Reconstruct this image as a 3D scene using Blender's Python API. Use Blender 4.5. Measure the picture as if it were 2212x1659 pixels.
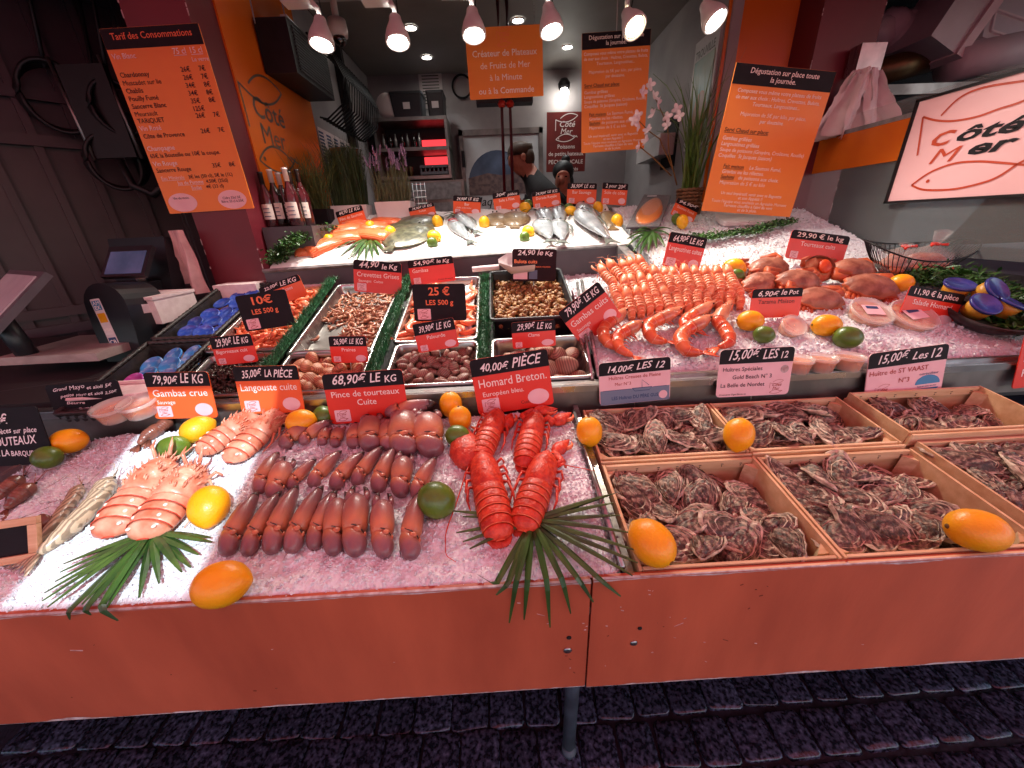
import bpy, math, random
from mathutils import Matrix, Vector, Euler
from mathutils import noise as mnoise
PI = math.pi
rad = math.radians
S = bpy.context.scene
for o in list(bpy.data.objects):
    bpy.data.objects.remove(o)
COL = S.collection
random.seed(11)

# ------------------------------------------------------------------ camera
CAM = Vector((0.0, 0.0, 1.5))
RC = Matrix.Rotation(rad(-1.1), 3, 'Z') @ Matrix.Rotation(rad(90 - 23.3), 3, 'X') @ Matrix.Rotation(rad(-2.5), 3, 'Z')
cd = bpy.data.cameras.new('camera')
cd.sensor_width = 36
cd.lens = 36 * 806.5 / 2212
cd.clip_start = 0.01
cd.clip_end = 3000
cam = bpy.data.objects.new('camera', cd)
COL.objects.link(cam)
cam.matrix_world = Matrix.Translation(CAM) @ RC.to_4x4()
S.camera = cam
# ------------------------------------------------------------------ light
SUN_DIR = Vector((0.42, -0.60, 0.68)).normalized()      # towards the sun
W = bpy.data.worlds.new('World')
S.world = W
W.use_nodes = True
nt = W.node_tree
nt.nodes.clear()
sky = nt.nodes.new('ShaderNodeTexSky')
sky.sky_type = 'NISHITA'
sky.sun_disc = False
sky.sun_elevation = math.asin(SUN_DIR.z)
sky.sun_rotation = math.atan2(SUN_DIR.x, SUN_DIR.y)
bg = nt.nodes.new('ShaderNodeBackground')
bg.inputs['Strength'].default_value = 0.088
wo = nt.nodes.new('ShaderNodeOutputWorld')
nt.links.new(sky.outputs[0], bg.inputs[0])
nt.links.new(bg.outputs[0], wo.inputs[0])
sl = bpy.data.lights.new('sun', 'SUN')
sl.energy = 2.0
sl.angle = rad(0.5)
sl.color = (0.76, 0.93, 1.0)
so = bpy.data.objects.new('sun', sl)
COL.objects.link(so)
so.rotation_euler = SUN_DIR.to_track_quat('Z', 'Y').to_euler()
so.location = (3, -4, 6)
S.view_settings.view_transform = 'Standard'
S.view_settings.look = 'None'
S.view_settings.gamma = 1
S.view_settings.use_curve_mapping = False
S.view_settings.exposure = 1.5
S.render.engine = 'CYCLES'
S.cycles.use_denoising = True
S.cycles.max_bounces = 6
S.cycles.diffuse_bounces = 3
S.cycles.glossy_bounces = 3
S.cycles.transmission_bounces = 5
S.cycles.transparent_max_bounces = 12
S.cycles.sample_clamp_indirect = 4
S.cycles.caustics_reflective = False
S.cycles.caustics_refractive = False

# ------------------------------------------------------------------ places: a point of the photograph laid on a surface of the stall
def ray(x, y):
    return RC @ Vector(((x - 1106) / 806.5, -(y - 829.5) / 806.5, -1.0))
def onp(x, y, Y0, z0, s, h=0.0):
    d = ray(x, y)
    t = math.tan(rad(s))
    k = (z0 + h / math.cos(rad(s)) - t * Y0 - CAM.z) / (d.z - t * d.y)
    return CAM + d * k
S1, S2, S3 = 8.0, 16.0, 19.4
def T1(x, y, h=0): return onp(x, y, .48, .90, S1, h)
def T2(x, y, h=0): return onp(x, y, 1.05, 1.04, S2, h)
def T3(x, y, h=0): return onp(x, y, 1.05, 1.04, S3, h)
def z1(Y): return .90 + math.tan(rad(S1)) * (Y - .48)
def z2(Y): return 1.04 + math.tan(rad(S2)) * (Y - 1.05)
def z3(Y): return 1.04 + math.tan(rad(S3)) * (Y - 1.05)
def atY(x, y, Y): d = ray(x, y); return CAM + d * (Y / d.y)
def atX(x, y, X): d = ray(x, y); return CAM + d * (X / d.x)
def atZ(x, y, Z): d = ray(x, y); return CAM + d * ((Z - CAM.z) / d.z)
SLOPE = {T1: S1, T2: S2, T3: S3}

# ------------------------------------------------------------------ mesh builder
def rrect(w, h, r, n=4, cx=0, cy=0):
    p = []
    for sx, sy, a0 in ((1, 1, 0), (-1, 1, 90), (-1, -1, 180), (1, -1, 270)):
        for i in range(n + 1):
            a = rad(a0 + 90 * i / n)
            p.append((cx + sx * (w / 2 - r) + r * math.cos(a), cy + sy * (h / 2 - r) + r * math.sin(a)))
    return p
def circ(r, n=20, cx=0, cy=0, ry=None):
    return [(cx + r * math.cos(2 * PI * i / n), cy + (ry or r) * math.sin(2 * PI * i / n)) for i in range(n)]
class MB:
    def __init__(s):
        s.v = []; s.f = []; s.m = []
    def add(s, v, f, mi=0, M=None):
        b = len(s.v)
        s.v += [tuple(M @ Vector(p)) if M is not None else tuple(p) for p in v]
        s.f += [tuple(i + b for i in q) for q in f]
        s.m += [mi] * len(f)
        return s
    def box(s, c, d, M=None, mi=0):
        x, y, z = d[0] / 2, d[1] / 2, d[2] / 2
        v = [Vector((c[0] + a * x, c[1] + b * y, c[2] + e * z)) for a in (-1, 1) for b in (-1, 1) for e in (-1, 1)]
        return s.add(v, [(0, 1, 3, 2), (4, 6, 7, 5), (0, 4, 5, 1), (2, 3, 7, 6), (0, 2, 6, 4), (1, 5, 7, 3)], mi, M)
    def rings(s, R, closed=True, cap0=True, cap1=True, mi=0, M=None):
        n = len(R[0]); v = [p for r in R for p in r]; f = []
        for i in range(len(R) - 1):
            for j in range(n if closed else n - 1):
                k = (j + 1) % n
                f.append((i * n + j, i * n + k, (i + 1) * n + k, (i + 1) * n + j))
        if cap0: f.append(tuple(range(n - 1, -1, -1)))
        if cap1: f.append(tuple((len(R) - 1) * n + j for j in range(n)))
        return s.add(v, f, mi, M)
    def tube(s, pts, r, seg=6, flat=1.0, up=(0, 0, 1), mi=0, M=None, cap=True):
        P = [Vector(p) for p in pts]; R = []; up = Vector(up)
        for i, p in enumerate(P):
            t = (P[min(i + 1, len(P) - 1)] - P[max(i - 1, 0)])
            t = t.normalized() if t.length > 1e-9 else Vector((0, 0, 1))
            a = up.cross(t)
            if a.length < 1e-3: a = Vector((1, 0, 0)).cross(t)
            a.normalize(); b = t.cross(a)
            q = r[i] if isinstance(r, (list, tuple)) else r
            R.append([p + a * q * math.cos(2 * PI * k / seg) + b * q * flat * math.sin(2 * PI * k / seg) for k in range(seg)])
        return s.rings(R, True, cap, cap, mi, M)
    def lathe(s, prof, seg=16, mi=0, M=None, cap=True):
        return s.rings([[(r * math.cos(2 * PI * k / seg), r * math.sin(2 * PI * k / seg), z) for k in range(seg)] for r, z in prof], True, cap, cap, mi, M)
    def ell(s, c, r, nu=10, nv=7, M=None, mi=0):
        R = []
        for i in range(nv + 1):
            a = -PI / 2 + PI * min(max(i / nv, .02), .98)
            R.append([(c[0] + r[0] * math.cos(a) * math.cos(2 * PI * k / nu), c[1] + r[1] * math.cos(a) * math.sin(2 * PI * k / nu), c[2] + r[2] * math.sin(a)) for k in range(nu)])
        return s.rings(R, True, True, True, mi, M)
    def prism(s, poly, z0, z1_, mi=0, M=None):
        n = len(poly)
        return s.rings([[(x, y, z0) for x, y in poly], [(x, y, z1_) for x, y in poly]], True, True, True, mi, M)
    def sheet(s, fn, nu, nv, mi=0, M=None):
        v = [fn(i / nu, j / nv) for j in range(nv + 1) for i in range(nu + 1)]
        f = [(j * (nu + 1) + i, j * (nu + 1) + i + 1, (j + 1) * (nu + 1) + i + 1, (j + 1) * (nu + 1) + i) for j in range(nv) for i in range(nu)]
        return s.add(v, f, mi, M)
    def mesh(s, name, mats, smooth=False):
        me = bpy.data.meshes.new(name)
        me.from_pydata(s.v, [], s.f)
        for m in (mats if isinstance(mats, (list, tuple)) else [mats]):
            me.materials.append(m)
        if max(s.m, default=0) > 0:
            me.polygons.foreach_set('material_index', s.m)
        if smooth:
            me.polygons.foreach_set('use_smooth', [True] * len(me.polygons))
        me.update()
        return me
    def obj(s, name, mats, parent=None, smooth=False, M=None):
        return mkobj(name, s.mesh(name, mats, smooth), parent, M)
def mkobj(name, me, parent=None, M=None):
    o = bpy.data.objects.new(name, me)
    COL.objects.link(o)
    if parent is not None: o.parent = parent
    if M is not None: o.matrix_basis = M
    return o
def tag(o, label=None, cat=None, group=None, kind=None):
    if label: o['label'] = label
    if cat: o['category'] = cat
    if group: o['group'] = group
    if kind: o['kind'] = kind
    return o
def thing(name, label, cat, M=None, group=None, kind=None):
    o = mkobj(name, None, None, M)
    o.empty_display_size = .05
    return tag(o, label, cat, group, kind)
def struct(name, mb, mats, parent=None, smooth=False, M=None):
    return tag(mb.obj(name, mats, parent, smooth, M), kind='structure')
def copy_tree(r, M, label=None, parent=None):
    c = r.copy(); COL.objects.link(c)
    if parent is not None: c.parent = parent
    if M is not None: c.matrix_basis = M
    if label: c['label'] = label
    for ch in list(r.children):
        copy_tree(ch, None, None, c)
    return c
def TR(p, *rots, s=1.0):
    """translation, then rotations given as ('X', degrees)"""
    M = Matrix.Translation(Vector(p))
    for ax, a in rots: M = M @ Matrix.Rotation(rad(a), 4, ax)
    if isinstance(s, (tuple, list)):
        return M @ Matrix.Diagonal((s[0], s[1], s[2], 1))
    return M @ Matrix.Scale(s, 4)
ORD = ['first', 'second', 'third', 'fourth', 'fifth', 'sixth', 'seventh', 'eighth', 'ninth', 'tenth', 'eleventh', 'twelfth', 'thirteenth', 'fourteenth', 'fifteenth', 'sixteenth']

# ------------------------------------------------------------------ materials
def lin(h):
    h = h.lstrip('#')
    c = [int(h[i:i + 2], 16) / 255 for i in (0, 2, 4)]
    return tuple((x / 12.92 if x <= .04045 else ((x + .055) / 1.055) ** 2.4) for x in c) + (1.0,)
def mat(name, c1, c2=None, scale=12, rough=.5, metal=0, bump=0, bscale=60, rand=0, spec=.5, coat=0, lo=.35, hi=.65,
        detail=5, stretch=(1, 1, 1), sss=0, trans=0, emit=None, estr=0, alpha=1, kind='noise', dist=0, rvar=0, btype='noise'):
    m = bpy.data.materials.new(name)
    m.use_nodes = True
    t = m.node_tree; N = t.nodes; L = t.links
    b = N['Principled BSDF']
    I = b.inputs
    c1 = lin(c1) if isinstance(c1, str) else tuple(c1) + (1.0,)
    I['Base Color'].default_value = c1
    I['Roughness'].default_value = rough
    I['Metallic'].default_value = metal
    I['Specular IOR Level'].default_value = spec
    I['Coat Weight'].default_value = coat
    I['Coat Roughness'].default_value = .15
    if sss:
        I['Subsurface Weight'].default_value = sss
        I['Subsurface Radius'].default_value = (.012, .006, .004)
        I['Subsurface Scale'].default_value = 1.0
    I['Transmission Weight'].default_value = trans
    I['Alpha'].default_value = alpha
    if emit:
        I['Emission Color'].default_value = lin(emit) if isinstance(emit, str) else tuple(emit) + (1.0,)
        I['Emission Strength'].default_value = estr
    co = N.new('ShaderNodeTexCoord')
    mp = N.new('ShaderNodeMapping')
    mp.inputs['Scale'].default_value = stretch
    L.new(co.outputs['Object'], mp.inputs[0])
    vec = mp.outputs[0]
    oi = N.new('ShaderNodeObjectInfo')
    if rand or c2:
        ad = N.new('ShaderNodeVectorMath'); ad.operation = 'ADD'
        cb = N.new('ShaderNodeCombineXYZ'); ml = N.new('ShaderNodeMath'); ml.operation = 'MULTIPLY'; ml.inputs[1].default_value = 37.0
        L.new(oi.outputs['Random'], ml.inputs[0]); L.new(ml.outputs[0], cb.inputs[0]); L.new(ml.outputs[0], cb.inputs[1])
        L.new(mp.outputs[0], ad.inputs[0]); L.new(cb.outputs[0], ad.inputs[1])
        vec = ad.outputs[0]
    col = None
    if c2:
        c2 = lin(c2) if isinstance(c2, str) else tuple(c2) + (1.0,)
        if kind == 'wave':
            tx = N.new('ShaderNodeTexWave'); tx.inputs['Scale'].default_value = scale
            tx.inputs['Distortion'].default_value = dist; tx.inputs['Detail'].default_value = 3; tx.inputs['Detail Scale'].default_value = 1.5
            src = tx.outputs['Fac']
        elif kind == 'voronoi':
            tx = N.new('ShaderNodeTexVoronoi'); tx.inputs['Scale'].default_value = scale
            src = tx.outputs['Distance']
        else:
            tx = N.new('ShaderNodeTexNoise'); tx.inputs['Scale'].default_value = scale
            tx.inputs['Detail'].default_value = detail; tx.inputs['Distortion'].default_value = dist
            src = tx.outputs['Fac']
        L.new(vec, tx.inputs['Vector'])
        rp = N.new('ShaderNodeValToRGB')
        rp.color_ramp.elements[0].position = lo; rp.color_ramp.elements[0].color = c1
        rp.color_ramp.elements[1].position = hi; rp.color_ramp.elements[1].color = c2
        L.new(src, rp.inputs[0])
        col = rp.outputs[0]
        if rvar:
            mr = N.new('ShaderNodeMapRange'); mr.inputs[3].default_value = max(0, rough - rvar); mr.inputs[4].default_value = min(1, rough + rvar)
            L.new(src, mr.inputs[0]); L.new(mr.outputs[0], I['Roughness'])
    if rand:
        hs = N.new('ShaderNodeHueSaturation')
        mr = N.new('ShaderNodeMapRange'); mr.inputs[3].default_value = 1 - rand; mr.inputs[4].default_value = 1 + rand
        L.new(oi.outputs['Random'], mr.inputs[0]); L.new(mr.outputs[0], hs.inputs['Value'])
        if col: L.new(col, hs.inputs['Color'])
        else: hs.inputs['Color'].default_value = c1
        col = hs.outputs[0]
    if col: L.new(col, I['Base Color'])
    if bump:
        if btype == 'voronoi':
            nz = N.new('ShaderNodeTexVoronoi'); nz.inputs['Scale'].default_value = bscale; so_ = nz.outputs['Distance']
        else:
            nz = N.new('ShaderNodeTexNoise'); nz.inputs['Scale'].default_value = bscale; nz.inputs['Detail'].default_value = 4; so_ = nz.outputs['Fac']
        L.new(vec, nz.inputs['Vector'])
        bp = N.new('ShaderNodeBump'); bp.inputs['Strength'].default_value = bump; bp.inputs['Distance'].default_value = .004
        L.new(so_, bp.inputs['Height']); L.new(bp.outputs[0], I['Normal'])
    m['b'] = 1
    return m
def nodes_of(m): return m.node_tree.nodes, m.node_tree.links, m.node_tree.nodes['Principled BSDF']

M = {}
M['red_panel'] = mat('red_panel', '#c86648', '#9c4832', 2.6, rough=.40, bump=.08, bscale=30, lo=.28, hi=.75, detail=9, stretch=(2.6, 1, .8), rvar=.10)
M['chip_white'] = mat('chip_white', '#cfc6c8', '#a88b88', 60, rough=.7)
M['steel'] = mat('steel', '#b9b6b4', '#8f8c8c', 8, rough=.3, metal=1, stretch=(1, 8, 1), bump=.03, bscale=200, rvar=.12)
M['steel_dull'] = mat('steel_dull', '#9c9894', '#6f6b68', 6, rough=.45, metal=.9, rvar=.15)
M['pipe'] = mat('pipe', '#3b4450', '#2a313b', 20, rough=.5)
M['grey_plastic'] = mat('grey_plastic', '#5c5a60', '#4a484e', 5, rough=.55)
M['grey_dark'] = mat('grey_dark', '#3a373b', '#2c2a2e', 5, rough=.55, bump=.1, bscale=120)
M['grey_light'] = mat('grey_light', '#8d8a8b', '#6d6b6c', 25, rough=.5)
M['burgundy'] = mat('burgundy', '#6e1d2a', '#571621', 3, rough=.45, bump=.08, bscale=25, lo=.3, hi=.8)
M['orange'] = mat('orange', '#dd7322', '#d4681c', 2, rough=.22, lo=.2, hi=.9)
M['orange_print'] = mat('orange_print', '#ee8c34', '#e8842e', 3, rough=.4, lo=.2, hi=.9)
M['tag_red'] = mat('tag_red', '#e2382a', '#d53123', 14, rough=.32, lo=.2, hi=.9)
M['tag_orange'] = mat('tag_orange', '#ec6630', '#e25c2a', 14, rough=.32, lo=.2, hi=.9)
M['slate'] = mat('slate', '#161318', '#1d191f', 20, rough=.6, spec=.2)
M['maroon'] = mat('maroon', '#2a1219', '#220e15', 20, rough=.6, spec=.2)
M['pink_print'] = mat('pink_print', '#efc7cd', '#e9bdc4', 20, rough=.45)
M['chalk'] = mat('chalk', '#f2eeee', rough=.8)
M['white_text'] = mat('white_text', '#f6e9e2', rough=.6)
M['black_text'] = mat('black_text', '#2a1a1c', rough=.6)
M['brown_text'] = mat('brown_text', '#5a2a1c', rough=.6)
M['red_text'] = mat('red_text', '#a8362a', rough=.6)
M['orange_text'] = mat('orange_text', '#f07a4a', rough=.5)
M['blue_text'] = mat('blue_text', '#27406e', rough=.6)
M['blue_print'] = mat('blue_print', '#3f88b8', rough=.5)
M['navy_print'] = mat('navy_print', '#6f7f96', rough=.5)
M['cold_white'] = mat('cold_white', '#cfd0d2', '#b6b7ba', 3, rough=.5)
M['wall_white'] = mat('wall_white', '#a9a3a4', '#8e888a', 2.5, rough=.6)
M['ceiling'] = mat('ceiling', '#8e8682', '#7d7672', 2, rough=.6)
M['black_metal'] = mat('black_metal', '#121114', '#1a181c', 20, rough=.5, spec=.25)
M['black_plastic'] = mat('black_plastic', '#1a1d22', '#24272c', 10, rough=.4)
M['wicker'] = mat('wicker', '#23201f', '#3a3532', 60, rough=.5, bump=.3, bscale=80)
M['wicker_tan'] = mat('wicker_tan', '#8a6240', '#5e3f28', 60, rough=.7, bump=.3, bscale=80)
M['wood'] = mat('wood', '#dfb98f', '#c99c70', 5, rough=.65, kind='noise', stretch=(1.2, 9, 9), lo=.3, hi=.72, bump=.12, bscale=40, rand=.08)
M['wood_edge'] = mat('wood_edge', '#e2c09a', '#cba27a', 8, rough=.7, stretch=(1, 9, 9), rand=.06)
M['staple'] = mat('staple', '#3c2a26', rough=.6)
M['paper'] = mat('paper', '#e6dcdc', '#d8cccd', 6, rough=.7)
M['sheet_white'] = mat('sheet_white', '#e9e8e6', '#dddcd9', 3, rough=.6, bump=.25, bscale=9)
M['foam'] = mat('foam', '#ecdedc', '#e0cfcd', 40, rough=.7, bump=.2, bscale=150)
M['lemon'] = mat('lemon', '#f6ae12', '#f29c0a', 18, rough=.38, bump=.25, bscale=260, rand=.06, lo=.3, hi=.8, sss=.12, coat=.1)
M['lemon_yellow'] = mat('lemon_yellow', '#f2bd1c', '#eba912', 18, rough=.38, bump=.25, bscale=260, rand=.06, lo=.3, hi=.8, sss=.12, coat=.1)
M['lime'] = mat('lime', '#5f7d22', '#3f5c1a', 25, rough=.35, bump=.2, bscale=260, rand=.12, lo=.3, hi=.75, coat=.15)
M['stem_end'] = mat('stem_end', '#6b4a20', rough=.8)
M['palm'] = mat('palm', '#24421e', '#3c6026', 6, rough=.32, stretch=(6, 1, 1), rand=.15, coat=.15)
M['leaf'] = mat('leaf', '#24481d', '#3a6a28', 9, rough=.45, rand=.1)
M['grass_plastic'] = mat('grass_plastic', '#1d5a37', '#2f7a4a', 30, rough=.5)
M['grass_dry'] = mat('grass_dry', '#3c4a22', '#55602e', 20, rough=.6)
M['grass_dark'] = mat('grass_dark', '#223214', '#33451c', 20, rough=.6)
M['reed'] = mat('reed', '#3c5c24', '#648238', 7, rough=.42, rand=.1)
M['lavender'] = mat('lavender', '#7c6484', '#9a80a0', 30, rough=.7)
M['lav_stem'] = mat('lav_stem', '#6c7050', '#545a3e', 30, rough=.7)
M['petal'] = mat('petal', '#e6dbe0', '#d5c2cc', 15, rough=.6)
M['claw'] = mat('claw', '#b0664c', '#7c4c54', 11, rough=.34, bump=.25, bscale=55, lo=.32, hi=.68, rand=.14, coat=.3)
M['claw_pale'] = mat('claw_pale', '#d07a52', '#a85c48', 18, rough=.42, bump=.22, bscale=55, lo=.3, hi=.7, rand=.1, coat=.12)
M['claw_tip'] = mat('claw_tip', '#2a2020', '#46302c', 30, rough=.35)
M['lobster'] = mat('lobster', '#e0482a', '#b42616', 70, rough=.42, bump=.7, bscale=150, lo=.34, hi=.66, rand=.08, coat=.08, detail=8)
M['lobster_soft'] = mat('lobster_soft', '#ea7a50', '#d85a34', 40, rough=.4, bump=.15, bscale=90, rand=.06)
M['langouste'] = mat('langouste', '#c8684a', '#e8b092', 26, rough=.4, bump=.25, bscale=70, lo=.35, hi=.7, rand=.06, coat=.2)
M['langouste_pale'] = mat('langouste_pale', '#e8bfa2', '#cf7a5a', 14, rough=.4, bump=.2, bscale=70, lo=.4, hi=.75, coat=.2)
M['spot_white'] = mat('spot_white', '#f3dccb', rough=.4)
M['langoustine'] = mat('langoustine', '#dc6c40', '#ec966a', 30, rough=.4, bump=.2, bscale=100, rand=.08, coat=.15)
M['langoustine_band'] = mat('langoustine_band', '#f2c0a0', '#e89a74', 40, rough=.4)
M['gambas_head'] = mat('gambas_head', '#b8684e', '#d88a68', 24, rough=.3, coat=.3, bump=.2, bscale=90)
M['gambas_edge'] = mat('gambas_edge', '#f0a884', '#e08a66', 30, rough=.3)
M['gambas'] = mat('gambas', '#cc4424', '#e8784c', 14, rough=.3, bump=.12, bscale=90, lo=.38, hi=.72, rand=.06, coat=.3)
M['shrimp_pink'] = mat('shrimp_pink', '#e8683a', '#f2956a', 40, rough=.35, rand=.12, coat=.2)
M['shrimp_grey'] = mat('shrimp_grey', '#8e5a42', '#b9805f', 60, rough=.4, rand=.18, coat=.15)
M['prawn_raw'] = mat('prawn_raw', '#8a7a64', '#c2ae90', 40, rough=.35, coat=.25, kind='wave', dist=1.5, lo=.4, hi=.6, stretch=(1, 1, 1))
M['raw_brown'] = mat('raw_brown', '#8e5844', '#6a4236', 30, rough=.3, rand=.1, coat=.3)
M['eye'] = mat('eye', '#0b0808', rough=.15, coat=.5)
M['whelk'] = mat('whelk', '#a97a48', '#6b4a2c', 70, rough=.5, bump=.3, bscale=120, rand=.22, lo=.35, hi=.7)
M['whelk_foot'] = mat('whelk_foot', '#c89a5a', '#7c5a30', 60, rough=.4, rand=.15)
M['winkle'] = mat('winkle', '#4f4034', '#2c2420', 80, rough=.42, bump=.2, bscale=150, rand=.35)
M['praire'] = mat('praire', '#c08a66', '#8e5c46', 60, rough=.55, kind='wave', dist=1.2, bump=.4, bscale=90, rand=.15, lo=.2, hi=.9)
M['palourde'] = mat('palourde', '#9a7462', '#6e5048', 55, rough=.5, kind='wave', dist=2.2, bump=.2, bscale=90, rand=.22, lo=.15, hi=.9)
M['clam'] = mat('clam', '#a88068', '#7c5848', 42, rough=.55, kind='wave', dist=1.0, bump=.3, bscale=70, rand=.14, lo=.2, hi=.9)
M['crab'] = mat('crab', '#7e4232', '#b0715a', 26, rough=.5, bump=.6, bscale=90, rand=.08, coat=.08)
M['crab_low'] = mat('crab_low', '#c05a30', '#a84a2c', 25, rough=.5, bump=.25, bscale=60)
M['crab_meat'] = mat('crab_meat', '#d89a6a', '#b85a30', 30, rough=.5, bump=.4, bscale=70)
M['crab_roe'] = mat('crab_roe', '#e0521c', '#c83e14', 30, rough=.45, bump=.4, bscale=80)
M['salmon'] = mat('salmon', '#e8602a', '#f2a27a', 48, rough=.32, kind='wave', dist=2.0, lo=.72, hi=.95, coat=.3, bump=.1, bscale=30, sss=.1)
M['salmon_smoked'] = mat('salmon_smoked', '#d97a3a', '#e89a5e', 40, rough=.3, kind='wave', dist=4, lo=.5, hi=.95, coat=.3)
M['fish_silver'] = mat('fish_silver', '#b6bcc0', '#8c959c', 25, rough=.25, metal=.35, bump=.25, bscale=190, lo=.35, hi=.7, coat=.3, rand=.06, stretch=(1, 1, 1))
M['fish_back'] = mat('fish_back', '#5b6460', '#7b8480', 40, rough=.3, metal=.2, bump=.2, bscale=190, coat=.3)
M['fish_fin'] = mat('fish_fin', '#4e544f', '#6a6f69', 60, rough=.4)
M['fish_red'] = mat('fish_red', '#8a3038', rough=.35)
M['turbot'] = mat('turbot', '#34362a', '#6a6850', 38, rough=.35, bump=.35, bscale=120, lo=.35, hi=.65, coat=.25)
M['sole'] = mat('sole', '#6b543a', '#86704e', 60, rough=.4, bump=.3, bscale=150, lo=.3, hi=.7, coat=.15)
M['tub_clear'] = mat('tub_clear', '#f2e6e0', rough=.15, trans=0, alpha=.34, coat=.3)
M['salad'] = mat('salad', '#d8683a', '#e8b48e', 60, rough=.5, bump=.5, bscale=90, rand=.1)
M['rillette'] = mat('rillette', '#c45a30', '#e08a50', 50, rough=.5, bump=.5, bscale=90, rand=.1)
M['lid_blue'] = mat('lid_blue', '#2c4fb0', '#6f8ed8', 55, rough=.28, coat=.4, lo=.5, hi=.75, rand=.1)
M['lid_sky'] = mat('lid_sky', '#3e8ed0', '#a8cde8', 45, rough=.28, coat=.4, lo=.5, hi=.72, rand=.1)
M['lid_pink'] = mat('lid_pink', '#b650b4', '#e0a8dc', 50, rough=.28, coat=.4, lo=.5, hi=.75, rand=.1)
M['lid_navy'] = mat('lid_navy', '#242a78', '#343c90', 30, rough=.3, coat=.4)
M['tub_cream'] = mat('tub_cream', '#d8a88a', '#c9967a', 30, rough=.4)
M['tub_mustard'] = mat('tub_mustard', '#c8902e', '#b47c24', 30, rough=.4)
M['bottle_dark'] = mat('bottle_dark', '#1c1210', '#241813', 10, rough=.08, coat=.6)
M['bottle_red'] = mat('bottle_red', '#3a1014', '#4a161a', 10, rough=.1, coat=.6)
M['foil_white'] = mat('foil_white', '#dcd4d2', rough=.4)
M['foil_black'] = mat('foil_black', '#16131a', rough=.35)
M['label_paper'] = mat('label_paper', '#e4ddd6', '#d2cbc4', 60, rough=.6)
M['glass'] = mat('glass', '#c8cecd', rough=.06, alpha=.10, spec=.6)
M['plexi'] = mat('plexi', '#c2c6c8', rough=.1, alpha=.2, spec=.5)
M['film'] = mat('film', '#efe8e6', rough=.12, alpha=.18, spec=.8, bump=.5, bscale=60)
M['marble'] = mat('marble', '#b9aaa4', '#9d8c86', 7, rough=.35, dist=1.5)
M['towel'] = mat('towel', '#d8b4b2', '#c59e9e', 20, rough=.85, bump=.3, bscale=200)
M['skin'] = mat('skin', '#c07d64', '#b06e58', 30, rough=.5, bump=.1, bscale=200, sss=.15)
M['hair'] = mat('hair', '#4e3524', '#3a2618', 60, rough=.6, stretch=(1, 1, 5))
M['cloth_black'] = mat('cloth_black', '#101014', '#18181d', 40, rough=.8, bump=.1, bscale=150)
M['cloth_orange'] = mat('cloth_orange', '#c9541c', rough=.8)
M['door_metal'] = mat('door_metal', '#4c4146', '#3d3439', 4, rough=.5, bump=.08, bscale=30, lo=.3, hi=.8)
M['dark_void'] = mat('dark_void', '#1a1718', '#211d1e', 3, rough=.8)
M['rubber'] = mat('rubber', '#0e0d0f', '#171619', 20, rough=.55)
M['screen'] = mat('screen', '#3c4560', '#586184', 9, rough=.12, emit='#4a5270', estr=.12)
M['screen_pale'] = mat('screen_pale', '#d2d2d6', '#c0c0c6', 5, rough=.15)
M['scale_dark'] = mat('scale_dark', '#3a3a3c', '#2c2c2e', 12, rough=.4)
M['screw'] = mat('screw', '#a8a6a8', rough=.3, metal=1)
M['hole'] = mat('hole', '#0c0808', rough=.9)
M['sign_dull'] = mat('sign_dull', '#7a241e', '#6a1e1a', 8, rough=.5)
M['lamp_white'] = mat('lamp_white', '#cfcaca', '#c2bebe', 12, rough=.4)
M['lamp_on'] = mat('lamp_on', '#ffffff', emit=(1.0, .96, .86), estr=20)
M['lamp_on_warm'] = mat('lamp_on_warm', '#ffffff', emit=(1.0, .8, .5), estr=14)
M['red_lit'] = mat('red_lit', '#c81c24', emit=(1.0, .05, .06), estr=.55)
M['gold_pipe'] = mat('gold_pipe', '#6a5432', '#4c3c26', 8, rough=.4, metal=.6)
M['logo_grey'] = mat('logo_grey', '#4c4a44', rough=.5)
M['logo_red'] = mat('logo_red', '#c0421e', rough=.5)
M['sign_lit'] = mat('sign_lit', '#e4b6b6', '#dcacac', 3, rough=.4, emit='#e8a8a6', estr=.07)
M['poster_sea'] = mat('poster_sea', '#5a6a86', '#3c4a60', 6, rough=.5)
M['poster_town'] = mat('poster_town', '#7a6460', '#4c3c40', 22, rough=.5)
M['poster_green'] = mat('poster_green', '#5c8a80', '#8a9a84', 5, rough=.4)
M['poster_tan'] = mat('poster_tan', '#a8744e', '#8a5a40', 6, rough=.4)
M['chrome'] = mat('chrome', '#c8c6c8', rough=.12, metal=1)
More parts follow.
